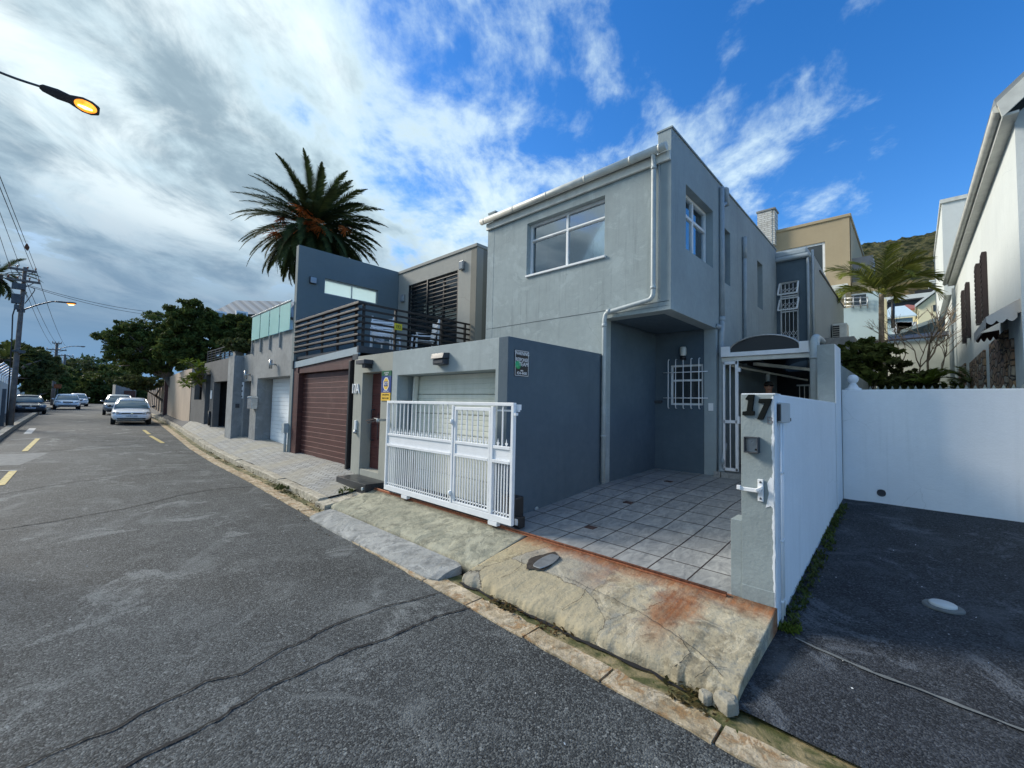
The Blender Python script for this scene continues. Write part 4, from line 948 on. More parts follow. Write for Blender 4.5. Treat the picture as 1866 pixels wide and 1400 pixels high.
mb = MB(); mb.wall('y', 7.20, 7.40, -.7155, 12.0, .2, 1.856, [(-.365, -.295, .505, .575)]); build('wall', mb, 'white', bk_, bev=.008)
mb = MB(); mb.lathe((-.33, 7.20, .54), [(.030, .10), (.030, -.004), (.042, -.008), (.046, .002), (.040, .004)], 20, 'y'); dr = build('drain_pipe', mb, 'dkgrey', bk_)
mb = MB(); mb.box(-.37, -.29, 7.30, 7.31, .50, .58); sub('hole', mb, 'black', dr)
fn = thing('finial', (-.60, 7.30, 1.856), 'white ball finial on a moulded base at the wall corner', 'finial')
mb = MB(); mb.lathe((-.60, 7.30, 1.856), [(.09, 0), (.09, .02), (.06, .035), (.045, .07), (.035, .085), (.035, .10)], 20); build('base', mb, 'white', fn)
mb = MB(); mb.lathe((-.60, 7.30, 1.94), [(.0, 0)]+[(.062*math.sin(math.pi*i/10), .062-.062*math.cos(math.pi*i/10)) for i in range(1, 10)]+[(0, .124)], 20); build('ball', mb, 'white', fn)
mb = MB()
for i in range(110):
    x_ = -.42+.072*i; mb.poly([(x_-.019, 7.30, 1.858), (x_+.019, 7.30, 1.858), (x_+.003*(i % 3-1), 7.30, 1.905+.008*(i*7 % 5)/5)], (0, .004, 0))
mb.box(-.45, 7.5, 7.28, 7.32, 1.856, 1.861); one('wall_spikes', mb, plain('spike_plastic', (.20, .225, .20), .6, .3, 20), 'row of small pointed anti-climb spikes along the top of the white yard wall', 'spikes')
# round access cover in the yard, drain stones
c = at(1718, 1092, 2, yz(5.0)); cz = yz(c[1]); mh = thing('access_cover', (c[0], c[1], cz), 'round pale metal access cover set in the dark asphalt yard', 'access cover')
mb = MB(); mb.lathe((c[0], c[1], cz-.01), [(0, .032), (.068, .032), (.076, .026), (.076, 0)], 28); build('lid', mb, 'bluedisc', mh)
mb = MB(); mb.lathe((c[0], c[1], cz-.02), [(.078, .024), (.10, .026), (.125, .012)], 28); build('cement_ring', mb, 'cement', mh)
# water meter hole in the apron
a = at(972, 1033, 2, .145); b = at(1013, 1011, 2, .18); mc = thing('meter_cover', ((a[0]+b[0])/2, (a[1]+b[1])/2, .16), 'oval grey meter lid sunk in a broken hole in the concrete', 'meter cover')
A = Vector(a); B = Vector(b); ce = (A+B)/2; ce.z = .178; d = (B-A); d.z = 0; hl = d.length/2-.015; d.normalize(); nn = Vector((-d.y, d.x, 0))
def apz(p): return az(p.x, p.y)
mb = MB(); ring = []
for i in range(26):
    t = 2*math.pi*i/26; r1 = (hl+.045)*(1+.10*math.sin(5*t)+.06*math.sin(11*t)); r2 = .115*(1+.15*math.cos(3*t+.6)); p = ce+d*math.cos(t)*r1+nn*(math.sin(t)*r2+.02); ring.append((p.x, p.y, apz(p)+.010))
mb.add(ring, [tuple(range(26))]); build('hole', mb, plain('hole_dirt', (.035, .028, .022), .95, .5, 20, 0, .8), mc)
mb = MB(); pr = []
for i in range(32):
    t = 2*math.pi*i/32; q = d*max(-1, min(1, math.cos(t)*1.25))*(hl-.03)+nn*math.sin(t)*.070+d*math.cos(t)*.03; p = ce+q-nn*.016; pr.append((p.x, p.y, apz(p)+.012))
mb.poly(pr, (0, 0, .010)); build('lid', mb, 'steel', mc, bev=.003)

# ------------------------------------------------------------------ number 17A: entry, timber garage door, deck and upper storey
e = thing('neighbour_house', (-8.5, 5.5, .35), 'taupe and grey modern house 17A with a slatted roof deck over a timber garage door', 'house')
mb = MB(); mb.wall('y', 3.604, 3.80, -7.41, -6.091, .1, 2.372, [(-7.085, -6.435, -1, 2.066)]); mb.box(-7.08, -6.44, 3.61, 3.95, .1, .385); build('entry_wall', mb, 'entry', e, bev=.005)
mb = MB(); mb.wall('x', -7.41, -7.30, 3.802, 6.2, .1, 2.36); build('inner_wall', mb, 'entry', e)
mb = MB()
for i in range(9): mb.box(-7.08, -6.44, 3.80, 3.84, .385+.187*i, .385+.187*i+.183)
dd = build('front_door', mb, 'redwood', e, bev=.002); dd['label'] = 'red-brown panelled front door'
mb = MB(); mb.tube(smooth_path([(-6.98, 3.80, 1.42), (-6.98, 3.74, 1.42), (-6.98, 3.74, .88), (-6.98, 3.80, .88)], .03, 4), .012, 8); mb.tube(smooth_path([(-6.85, 3.80, 1.36), (-6.80, 3.77, 1.30), (-6.80, 3.77, .95), (-6.85, 3.80, .9)], .03, 4), .007, 6); sub('handle', mb, 'dkgrey', dd)
wedge_lamp(e, -7.02, -6.72, 2.1, 2.275, 0)
mb = MB(); mb.box(-6.86, -6.75, 3.47, 3.60, 2.135, 2.20); build('lamp_arm', mb, 'black', e)
# timber garage door
mb = MB(); mb.box(-10.44, -10.20, 3.62, 3.86, .2, 2.30); mb.poly([(-10.195, 3.64, 2.17), (-7.60, 3.64, 2.17), (-7.60, 3.64, 2.405), (-10.195, 3.64, 2.305)], (0, .2, 0)); mb.box(-10.2, -10.14, 3.62, 3.83, .3, 2.17); build('door_frame', mb, 'wood', e, bev=.006)
gw = MB()
for i in range(17):
    z0 = .345+.107*i; gw.box(-10.14, -7.60, 3.74, 3.78, z0, z0+.099)
gwo = build('garage_door', gw, 'wood', e, bev=.003); gwo['label'] = 'dark red-brown timber garage door of wide horizontal boards'
mb = MB()
for i in range(1, 17): mb.box(-10.14, -7.60, 3.736, 3.7395, .345+.107*i-.011, .345+.107*i-.001)
sub('groove_strip', mb, plain('groove_pink', (.34, .19, .16), .6), gwo)
mb = MB(); mb.box(-7.597, -7.535, 3.58, 3.84, .27, 2.31); build('door_post', mb, 'black', e, bev=.004)
mb = MB(); mb.poly([(-10.44, 3.61, 2.30), (-7.30, 3.61, 2.42), (-7.30, 3.61, 2.56), (-10.44, 3.61, 2.44)], (0, .04, 0)); bmz = build('deck_beam', mb, 'beam', e)
mb = MB(); mb.box(-10.44, -7.30, 3.655, 6.26, 2.50, 2.56); mb.box(-7.335, -7.285, 3.60, 6.25, 2.45, 2.57); mb.box(-7.5, -7.29, 3.6, 3.64, 2.32, 2.42); mb.box(-10.46, -10.42, 3.58, 3.6, 2.28, 2.47); build('deck_floor', mb, 'dkgrey', e)
# slatted railing (front, side)
RZ = [2.665+.1165*i for i in range(7)]
rlg = thing('deck_railing', (-7.3, 3.6, 2.56), 'dark horizontal slat railing wrapping the corner of the roof deck', 'railing')
for z_ in RZ:
    mb = MB(); mb.box(-10.44, -7.30, 3.585, 3.66, z_-.018, z_+.018) if z_ < 3.3 else mb.box(-10.44, -7.30, 3.575, 3.67, z_-.02, z_+.025); build('slat', mb, 'slat', rlg, bev=.003)
for z_ in RZ:
    mb = MB(); mb.box(-7.34, -7.303, 3.663, 6.25, z_-.018, z_+.018); build('slat', mb, 'slat', rlg, bev=.003)
for x_ in (-9.9, -9.1, -8.35, -7.6):
    mb = MB(); mb.box(x_-.02, x_+.02, 3.67, 3.71, 2.561, 3.37); build('post', mb, 'slat', rlg)
for y_ in (3.72, 4.38, 5.5, 6.15):
    mb = MB(); mb.box(-7.39, -7.345, y_-.02, y_+.02, 2.561, 3.37); build('post', mb, 'black', rlg)
def yellow_sign(px, py, lbl):
    c = at(px, py, 0, -7.28); t = thing('yellow_sign', (c[0], c[1], c[2]), lbl, 'sign', 'small yellow alarm signs'); x = -7.285
    mb = MB(); mb.wall('x', x, x+.006, c[1]-.085, c[1]+.085, c[2]-.065, c[2]+.065); build('plate', mb, 'yellow', t, bev=.004)
    mb = MB(); mb.wall('x', x+.006, x+.0075, c[1]-.045, c[1]+.045, c[2]-.03, c[2]+.03, [(c[1]-.036, c[1]+.036, c[2]-.022, c[2]+.022)]); mb.box(x+.006, x+.0075, c[1]-.02, c[1]+.015, c[2]-.01, c[2]+.01); build('symbol', mb, 'textk', t)
yellow_sign(726, 596, 'yellow alarm sign hung on the slatted deck railing')
yellow_sign(877, 617, 'yellow alarm sign half hidden above the garage roof edge')
# blade wall
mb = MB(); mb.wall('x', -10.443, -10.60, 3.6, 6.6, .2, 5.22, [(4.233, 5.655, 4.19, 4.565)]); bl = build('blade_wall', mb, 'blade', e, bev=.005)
fb_ = winframe(e, 'x', -10.49, 4.233, 5.655, 4.19, 4.565, -1, .025, vs=(4.95,), pane='frostw', mat='steel')
for nm, ax, c_, a0, a1, b0, b1, par in (('wall_lamp', 'x', -10.443, 3.86, 4.02, 4.36, 4.52, e),):
    mb = MB(); mb.box(-10.442, -10.38, a0, a1, b0, b1); l_ = build('wall_lamp', mb, 'dkgrey', e, bev=.006); mb = MB(); mb.box(-10.379, -10.37, a0+.012, a1-.012, b0+.012, b1-.012); sub('lamp_glass', mb, 'lens', l_)
# upper storey behind the deck
UY = 6.27
mb = MB(); mb.wall('y', UY, UY+.2, -10.44, -7.15, 2.3, 5.14, [(-9.92, -7.80, 2.62, 4.74)]); build('upper_wall', mb, 'house17a', e, bev=.005)
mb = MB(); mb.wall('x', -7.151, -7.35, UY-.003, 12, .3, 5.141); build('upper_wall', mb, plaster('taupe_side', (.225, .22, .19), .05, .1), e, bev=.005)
mb = MB(); mb.box(-10.46, -7.13, UY-.03, 12, 5.141, 5.22); build('parapet', mb, 'house17a', e, bev=.01)
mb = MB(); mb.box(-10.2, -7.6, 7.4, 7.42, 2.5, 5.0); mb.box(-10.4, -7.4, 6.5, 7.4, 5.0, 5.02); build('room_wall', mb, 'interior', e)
sd = winframe(e, 'y', UY+.10, -9.92, -7.80, 2.62, 4.74, 1, .05, vs=(-9.2, -8.5), mat='black'); sd['label'] = 'dark sliding doors behind horizontal security slats'
mb = MB()
for i in range(20): mb.box(-9.90, -7.82, UY+.02, UY+.045, 2.70+.103*i, 2.722+.103*i)
mb.box(-9.08, -9.04, UY+.0, UY+.05, 2.62, 4.74); mb.box(-9.92, -9.89, UY, UY+.05, 2.62, 4.74); mb.box(-7.83, -7.80, UY, UY+.05, 2.62, 4.74); build('security_slats', mb, 'black', e)
mb = MB(); mb.tube([(-8.08, 6.6, 2.6), (-8.08, 6.6, 4.7)], .05, 8); mb.box(-8.9, -8.5, 6.9, 6.95, 3.2, 4.0); mb.box(-8.4, -8.2, 6.7, 6.75, 2.6, 4.7); build('interior_column', mb, 'lens', e)
for x_, z_ in ((-10.15, 4.42), (-7.64, 4.80)):
    mb = MB(); mb.box(x_-.075, x_+.075, UY-.07, UY-.001, z_-.10, z_+.10); l_ = build('wall_lamp', mb, 'steel', e, bev=.008); mb = MB(); mb.box(x_-.062, x_+.062, UY-.078, UY-.071, z_-.087, z_+.087); sub('lamp_glass', mb, 'lens', l_)
# planter boxes/step/intercom etc.
stp = MB(); stp.box(-7.12, -6.12, 3.22, 3.601, .10, .287); one('entrance_step', stp, 'charcoal', 'dark charcoal tiled step in front of the red-brown door', 'step', bev=.004)
mb = MB(); mb.lathe((-6.19, 3.205, .215), [(.018, 0), (.026, 0), (.026, .03), (.018, .03)], 12, 'y'); one('drain_spout', mb, 'pipelight', 'short grey drain pipe end poking out under the dark step', 'drain pipe')
ii = thing('entry_intercom', (-7.3, 3.58, 1.0), 'small pale intercom handset on the wall left of the red-brown door', 'intercom')
c = at(648, 762, 1, 3.58); mb = MB(); mb.box(c[0]-.03, c[0]+.03, 3.57, 3.603, 1.05, 1.22); build('panel', mb, 'wframe', ii, bev=.005)
mb = MB(); mb.lathe((c[0], 3.585, .98), [(.0, .0), (.035, .01), (.04, .04), (.02, .07)], 10); build('camera_dome', mb, 'steel', ii)
for ch, px in (('1', 643.8), ('7', 647.8), ('A', 652.5)):
    c = at(px, 709.5, 1, 3.60); one('house_number', text_mb(ch, .25, .008, (c[0], 3.592, c[2]), (1, 0, 0), (0, 0, 1), xs=.8), 'textw', {'1': 'first tall thin white digit, a 1, on the entry wall', '7': 'middle tall thin white digit, a 7, on the entry wall', 'A': 'last tall white character, a letter A, on the entry wall'}[ch], 'house number', 'white characters on the entry wall')
# alarm sign
ad = thing('alarm_sign', (-6.255, 3.60, 1.58), 'tall green, blue and yellow alarm company sign beside the red-brown door', 'sign')
y0 = 3.592
mb = MB(); mb.box(-6.405, -6.11, y0, y0+.010, 1.71, 1.985); build('panel', mb, 'navy', ad)
mb = MB(); mb.box(-6.405, -6.11, y0, y0+.010, 1.9855, 2.07); build('top_panel', mb, 'green', ad)
mb = MB(); mb.box(-6.405, -6.12, y0-.001, y0+.009, 1.58, 1.7095); build('lower_panel', mb, 'gold', ad)
oc = [(-6.257+.095*math.cos(R(22.5+45*i)), 1.855+.115*math.sin(R(22.5+45*i))) for i in range(8)]
mb = MB(); mb.poly([(x_, y0-.002, z_) for x_, z_ in oc], (0, .002, 0)); build('octagon', mb, 'textw', ad)
oc2 = [(-6.257+(x_+6.257)*.86, 1.855+(z_-1.855)*.86) for x_, z_ in oc]; mb = MB(); mb.poly([(x_, y0-.003, z_) for x_, z_ in oc2], (0, .001, 0)); build('octagon', mb, 'gold', ad)
mb = MB(); mb.box(-6.312, -6.202, y0-.004, y0-.003, 1.815, 1.895); build('logo_panel', mb, 'navy', ad)
for t_, x_, z_, s_, m_, yy in (('ADT', -6.257, 1.855, .075, 'textw', -.005), ('24 HOUR', -6.257, 2.035, .035, 'textw', -.001), ('ALARM', -6.257, 2.005, .03, 'textw', -.001), ('Always There', -6.257, 1.735, .034, 'textw', -.001), ('ARMED RESPONSE', -6.262, 1.675, .027, 'textk', -.002), ('086 12 12 301', -6.262, 1.62, .036, 'textk', -.002)):
    build('lettering', text_mb(t_, s_, .0008, (x_, y0+yy-.0005, z_), (1, 0, 0), (0, 0, 1), xs=.95), m_, ad)
ct = thing('gate_catch', (-6.35, 3.5, 1.25), 'rusty steel gate catch arm projecting from the wall beside the red-brown door', 'gate catch')
mb = MB(); mb.bar((-6.20, 3.598, 1.27), (-6.20, 3.45, 1.27), .05, .04); mb.lathe((-6.20, 3.44, 1.235), [(.0, 0), (.03, .0), (.03, .05), (0, .05)], 10); mb.bar((-6.2, 3.44, 1.29), (-6.32, 3.44, 1.29), .02, .015); build('bracket', mb, 'steel', ct, bev=.003)
mb = MB(); mb.bar((-6.22, 3.42, 1.265), (-6.42, 3.38, 1.21), .012, .02); mb.bar((-6.25, 3.40, 1.285), (-6.44, 3.36, 1.25), .012, .02); build('claw', mb, plain('old_steel', (.12, .085, .07), .6, .4, 30), ct)
# white deck chairs
def deck_chair(loc, rz, lbl, src=None):
    if src is not None:
        t = copy_tree(src); t.location = Vector(loc)*S; t.rotation_euler = (0, 0, rz); t['label'] = lbl; return t
    t = thing('deck_chair', loc, lbl, 'chair', 'white slatted chairs on the roof deck', rz, True)
    mb = MB()
    for i in range(6): mb.box(-.21+.072*i, -.155+.072*i, -.2, .2, .36, .375)
    build('seat', mb, 'wpaint', t)
    mb = MB()
    for i in range(7): mb.bar((-.22, .2+.02*i*.6, .42+.062*i), (.22, .2+.02*i*.6, .42+.062*i), .012, .045)
    build('backrest', mb, 'wpaint', t)
    for sx in (-1, 1):
        for (p, q) in (((sx*.22, -.22, 0), (sx*.22, -.2, .52)), ((sx*.22, .26, 0), (sx*.22, .28, .86))): mb = MB(); mb.bar(p, q, .035); build('leg', mb, 'wpaint', t)
        mb = MB(); mb.bar((sx*.22, -.22, .52), (sx*.22, .25, .54), .05, .025); build('armrest', mb, 'wpaint', t)
    return t
c0 = deck_chair((-8.15, 4.55, 2.56), R(60), 'white slatted chair nearest the corner of the deck railing')
deck_chair((-8.9, 5.1, 2.56), R(120), 'white slatted chair at the left of the deck, before the grey blade wall', c0)
deck_chair((-7.95, 5.45, 2.56), R(-20), 'white slatted chair at the back of the deck by the sliding doors', c0)

# ------------------------------------------------------------------ next house: glass balustrade and white garage door
t3 = thing('terrace_house', (-12.5, 3.7, .45), 'mottled grey cement house front with a green glass balustrade and cool white garage door', 'house')
mb = MB(); mb.wall('y', 3.605, 3.80, -13.62, -10.60, .1, 3.235, [(-13.09, -10.62, -1, 2.135)]); mb.wall('y', 3.606, 3.80, -14.76, -13.6205, .1, 2.86, [(-14.30, -13.66, -1, 2.08)]); build('front_wall', mb, 'mottled', t3, bev=.004)
mb = MB(); mb.box(-13.6, -10.61, 3.802, 9, 3.0, 3.2); mb.box(-14.7, -13.61, 3.802, 9, 2.6, 2.8); build('terrace_floor', mb, 'darkcem', t3)
mb = MB(); mb.box(-13.05, -10.65, 3.99, 4.03, .3, .47)
for i in range(16): mb.box(-13.05, -10.65, 3.98, 4.02, .475+.104*i, .475+.104*i+.100)
jb = MB(); jb.box(-13.3, -13.091, 3.801, 4.35, .2, 2.9); jb.box(-13.09, -10.62, 3.801, 4.15, 2.136, 2.5); jb.box(-10.619, -10.605, 3.801, 4.3, .2, 2.5); jb.box(-14.5, -14.301, 3.807, 4.0, .2, 2.5); build('door_jamb', jb, 'mottled', t3)
g3 = build('garage_door', mb, 'door2', t3, bev=.003); g3['label'] = 'cool white ribbed garage door'
mb = MB(); mb.box(-14.29, -13.67, 3.95, 3.98, .3, 2.07); build('side_door', mb, 'dkgrey', t3)
mb = MB(); mb.box(-15.15, -14.48, 3.36, 3.62, .2, 2.84); pl3 = build('pillar', mb, 'mottled', t3, bev=.006)
mb = MB(); mb.box(-14.479, -14.45, 3.44, 3.54, 1.30, 1.42); sub('meter_box', mb, 'dkgrey', pl3)
mb = MB()
for zt in (3.925,): mb.box(-13.72, -10.61, 3.53, 3.57, zt-.03, zt)
build('handrail', mb, 'steel', t3, bev=.004)
for i in range(4):
    a = -13.66+.76*i; mb = MB(); mb.box(a+.03, a+.73, 3.545, 3.555, 3.22, 3.88); build('glass_panel', mb, 'frost', t3)
    mb = MB(); mb.box(a-.015, a+.015, 3.56, 3.60, 2.85, 3.90); build('balustrade_post', mb, 'steel', t3)
for px, py in ((495, 664), (449, 683)):
    c = at(px, py, 1, 3.5); mb = MB(); mb.tube([(c[0], 3.60, c[2]), (c[0], 3.5, c[2]), ], .02, 6); mb.lathe((c[0]-.04, 3.49, c[2]-.11), [(0, 0), (.04, 0), (.04, .22), (0, .22)], 10); build('wall_lamp', mb, 'steel', t3)
c = at(520.5, 800, 1, 3.56); mb = MB(); mb.tube([(c[0]-.03, 3.56, .36), (c[0]-.03, 3.56, .92)], .03, 8); mb.box(c[0]-.12, c[0]+.03, 3.5, 3.6, .80, 1.02); build('utility_pipe', mb, 'pipelight', t3)
mbx = thing('mail_box', (-13.45, 3.5, 1.3), 'curved-top stainless steel letterbox on the wall beside the cool white garage door', 'letterbox')
c = at(458, 735, 1, 3.5); X = c[0]
mb = MB(); mb.box(X-.19, X+.19, 3.45, 3.60, 1.30, 1.60); build('body', mb, 'steel', mbx, bev=.01)
mb = MB(); mb.poly([(X-.2, 3.52+.08*math.cos(a), 1.60+.06*math.sin(a)) for a in [math.pi*i/10 for i in range(11)]], (.4, 0, 0)); build('lid', mb, 'chrome', mbx)
nm = thing('number_plate_panel', (-14.5, 3.55, 1.6), 'white vertical number panel beside the narrow side doorway', 'sign')
c = at(441.5, 707, 1, 3.59); mb = MB(); mb.box(c[0]-.12, c[0]+.10, 3.585, 3.604, 1.58, 2.06); build('plate', mb, 'textw', nm)
for i, z_ in enumerate((1.98, 1.82, 1.66)): mb = MB(); mb.box(c[0]-.09, c[0]+.07, 3.580, 3.585, z_-.05, z_-.0); build('symbol', mb, 'textk', nm)
# house with the black railing
t4 = thing('dark_terrace_house', (-17.4, 3.7, .55), 'dark grey low house front with two open doorways and a thin black terrace railing', 'house')
mb = MB(); mb.wall('y', 3.608, 3.80, -19.72, -15.16, .2, 2.90, [(-19.35, -18.60, -1, 2.45), (-18.05, -16.15, -1, 2.15)]); build('front_wall', mb, 'darkcem', t4)
mb = MB(); mb.box(-19.7, -15.2, 3.802, 9, 2.6, 2.8); build('terrace_floor', mb, 'darkcem', t4)
mb = MB(); mb.box(-19.68, -15.2, 4.3, 4.34, .3, 2.6); mb.box(-18.5, -18.3, 3.81, 4.29, .3, 2.6); mb.box(-16.15, -16.1, 3.81, 4.29, .3, 2.6); mb.box(-19.70, -19.6, 3.81, 4.29, .3, 2.6); build('inner_wall', mb, 'interior', t4)
mb = MB(); mb.box(-17.05, -16.16, 4.0, 4.04, .55, 2.14); build('door_leaf', mb, 'door2', t4)
mb = MB()
for z_ in (2.98, 3.06, 3.15, 3.24): mb.box(-19.5, -15.75, 3.64, 3.655, z_-.01, z_+.01)
mb.box(-19.5, -15.75, 3.63, 3.67, 3.31, 3.34)
for i in range(7): mb.box(-19.5+.62*i, -19.46+.62*i, 3.63, 3.67, 2.9, 3.31)
build('railing', mb, 'black', t4)
mb = MB(); mb.box(-15.76, -15.50, 3.61, 3.85, 2.90, 3.28); mb.box(-15.5, -13.6, 3.9, 4.0, 2.87, 3.30); build('planter_wall', mb, 'mottled', t4)
mb = MB(); mb.box(-18.45, -18.25, 3.59, 3.605, 1.55, 1.85); build('notice', mb, 'textw', t4)
mb = MB(); mb.tube([(-18.32, 3.58, .6), (-18.32, 3.58, 1.1)], .05, 6); build('meter_post', mb, 'black', t4)
# low grey wall with a dark opening, then the beige garden wall
gw_ = MB(); gw_.wall('y', 3.62, 3.8, -22.0, -19.73, .2, 2.4, [(-21.4, -20.0, 1.5, 3)]); gw_.box(-21.98, -19.75, 3.9, 4.0, .2, 2.39); gwt = one('low_wall', gw_, 'darkcem', 'low grey wall with a dark gap, next to the beige garden wall', 'wall')
WL = [(-22.02, 3.60, 2.80), (-24, 3.66, 2.82), (-28, 3.9, 2.80), (-32.2, 4.18, 2.78)]
mb = MB(); mb.loft([[(x_, y_, .3), (x_, y_, z_), (x_, y_+.2, z_), (x_, y_+.2, .3)] for x_, y_, z_ in WL], smooth=False)
one('garden_wall', mb, 'beige', 'long beige plastered garden wall under the dark street tree', 'wall')
mb = MB(); mb.box(-22.02, -21.96, 3.55, 3.60, .5, 1.0); 
fw_ = thing('panel_wall', (-45, 6, .6), 'far beige wall of square piers and recessed panels beyond the garden wall', 'wall')
def wy(x): return ip(x, ((32.2, 4.18), (60, 6.2), (75, 7.3)))
for i in range(9):
    x0 = -33.0-3.2*i; y_ = wy(x0); mb = MB(); mb.box(x0-.35, x0, y_-.12, y_+.3, .4, 2.6 if i else 3.0); build('pier', mb, 'beige', fw_)
    y2 = wy(x0-1.9); mb = MB(); mb.poly([(x0-.36, y_+.06, .4), (x0-3.19, wy(x0-3.19)+.06, .4), (x0-3.19, wy(x0-3.19)+.2, .4), (x0-.36, y_+.2, .4)], (0, 0, 1.9)); build('panel', mb, 'beige', fw_)
mb = MB(); mb.box(-32.75, -32.5, 4.05, 4.3, .5, 3.0); build('post', mb, 'wood', fw_)
# ------------------------------------------------------------------ buildings behind and on the right
tn = thing('tan_house', (-5, 26, 0), 'tall tan plastered house with a whitewashed chimney, behind the grey house', 'house')
ty = 24.0; XR = -1.99
mb = MB(); mb.wall('y', ty, ty+.3, -14, XR, 0, 10.42, [(-6.6, -2.90, 5.9, 9.50), (-2.20, -1.5, 5.6, 6.9)]); build('front_wall', mb, 'tan', tn)
mb = MB(); mb.wall('x', XR, XR-.3, ty-.01, 31, 0, 10.42); build('side_wall', mb, 'tan', tn)
mb = MB(); mb.box(-14, XR+.06, ty-.06, 31, 10.42, 10.56); build('parapet', mb, 'tan', tn, bev=.02)
winframe(tn, 'y', ty+.06, -6.6, -2.90, 5.9, 9.50, 1, .10, vs=(-4.1,), hs=(7.3,), name='window')
ch_ = MB(); a = at(1384, 384, 1, ty-.3); b = at(1410, 425, 1, ty-.3); ch_.box(-5.62, -4.98, ty-.32, ty+.4, 9.8, 11.55); ch_.box(-4.979, -4.86, ty-.30, ty+.38, 9.8, 11.52); co_ = build('chimney', ch_, 'wbrick', tn)
mb = MB(); mb.box(-5.66, -4.82, ty-.36, ty+.44, 11.55, 11.63); sub('chimney_cap', mb, 'mottled', co_)
mb = MB(); a = at(1549, 450, 1, ty+1); mb.box(-1.98, -1.25, ty+.8, ty+2.2, 7.4, 8.7); build('balcony_screen', mb, plain('grey_screen', (.22, .22, .23), .6), tn)
mb = MB(); mb.box(-1.98, -1.07, ty+.3, ty+6, 1.5, 7.45); build('lower_wing', mb, 'tan', tn)
c = at(1514, 517, 1, ty-.4); c2 = at(1541, 530, 1, ty-.4); mb = MB(); mb.box(c[0], c2[0]+.1, ty-.7, ty, c2[2]+.15, c2[2]+.25); mb.box(c[0]+.1, c2[0]-.05, ty-.9, ty, c2[2]-.25, c2[2]+.1); build('awning_case', mb, 'pvc', tn)
# lower right part with window and blue-grey annex wall
a = at(1540, 532, 1, 23.5); b = at(1582, 562, 1, 23.5)
winframe(tn, 'y', 24.24, -2.18, -1.42, 6.1, 6.9, 1, .06, hs=(6.35,))
ax = MB(); a = at(1537, 562, 1, 20); b = at(1606, 640, 1, 20); ax.box(a[0], b[0]-.02, 20, 24.0-.02, b[2]-3, a[2]); ax2 = at(1579, 532, 1, 19.96); ax3 = at(1604, 562, 1, 19.96); 
ax.box(ax2[0], ax3[0], 20.01, 21, ax3[2], ax2[2]); axo = one('annex', ax, 'bluewall', 'pale blue-grey annex wall below the tan house window', 'annex')
mb = MB(); p0 = at(1600, 562, 1, 19); p1 = at(1614, 640, 1, 19); mb.box(p0[0]+.05, p0[0]+.22, 19, 19.4, 1, p0[2]+.3); one('pipe_stack', mb, 'cream', 'narrow pale upright wall edge right of the blue-grey annex', 'wall')
mb = MB()
for k in range(3): z_ = 6.15+.18*k; mb.tube([at(1538, 558-7*k, 1, 19.9), at(1582, 556-7*k, 1, 19.9)], .02, 5)
for px in (1540, 1555, 1568, 1581): mb.tube([at(px, 562, 1, 19.9), at(px, 541, 1, 19.9)], .02, 5)
one('balcony_rail', mb, 'steel', 'thin steel rail in front of the annex window', 'railing')
# low grey roof slabs just behind the high boundary wall
mb = MB(); a = at(1490, 617, 1, 13.0); b = at(1555, 613, 1, 13.0); mb.box(a[0], b[0], 13.2, 16, 2.0, a[2]+.02); mb2 = at(1583, 632, 1, 13.5); mb.box(b[0]+.01, mb2[0], 14, 16, 1.5, mb2[2]); one('outbuilding', mb, 'mottled', 'low grey flat outbuilding below the air conditioner', 'outbuilding')

# pale garden wall across the back garden and lean-to roof
pgw = MB(); pgw.box(-3, 1.6, 19, 19.25, 0, 3.93); one('garden_wall', pgw, 'palewall', 'pale greenish garden wall behind the bare tree', 'wall')
lr = MB(); a = at(1612, 618, 1, 18.95); b = at(1748, 608, 1, 18.95); lr.poly([(a[0]-1, 18.9, 3.94), (1.35, 18.9, 4.02), (1.35, 21.5, 4.5), (a[0]-1, 21.5, 4.4)], (0, 0, .05)); one('lean_to_roof', lr, 'slat', 'low dark lean-to roof edge on top of the pale garden wall', 'roof')
low = MB(); low.box(-.5, 1.6, 18.4, 18.6, 0, 2.32); low.box(-.55, 1.65, 18.36, 18.64, 2.32, 2.36); one('low_wall', low, 'whitehouse', 'low white-capped wall at the foot of the pale garden wall', 'wall')

# white gabled house on the right
wh = thing('white_house', (3, 12, .4), 'white gabled house with brown shutters, gutter eave and stone-clad ground floor', 'house')
def wx(y): return .97-.010*(y-8)
EZ = 5.30
def wp(px, py, off=0.0):      # point of the wall plane seen at a pixel
    d_ = ray(px, py); nrm = np.array([1, .010, 0]); p0_ = np.array([.97+off, 8, 0]); return O+d_*(((p0_-O)@nrm)/(d_@nrm))
mb = MB(); mb.poly([(wx(8.0), 8.0, .2), (wx(17), 17, .2), (wx(17), 17, 5.35), (wx(8), 8.0, 5.35)], (.3, 0, 0)); build('side_wall', mb, 'whitehouse', wh)
mb = MB(); mb.poly([(wx(8)+.0, 7.99, .2), (6.5, 7.99, .2), (6.5, 7.99, 5.3), (3.7, 7.99, 8.0), (wx(8), 7.99, 5.3)], (0, .2, 0)); build('gable_wall', mb, 'whitehouse', wh)
mb = MB(); mb.poly([(wx(17)+.3, 16.8, .2), (6.5, 16.8, .2), (6.5, 16.8, 5.3), (3.7, 16.8, 8.0), (wx(17)+.3, 16.8, 5.3)], (0, .2, 0)); build('gable_wall', mb, 'whitehouse', wh)
mb = MB()
mb.poly([(.80, 7.72, 5.36), (3.72, 7.72, 8.15), (3.72, 7.72, 8.25), (.78, 7.72, 5.46)], (-.10, 9.5, 0)); mb.poly([(3.73, 7.72, 8.15), (6.8, 7.72, 5.2), (6.8, 7.72, 5.3), (3.73, 7.72, 8.25)], (-.1, 9.5, 0)); build('roof', mb, 'metalroof', wh)
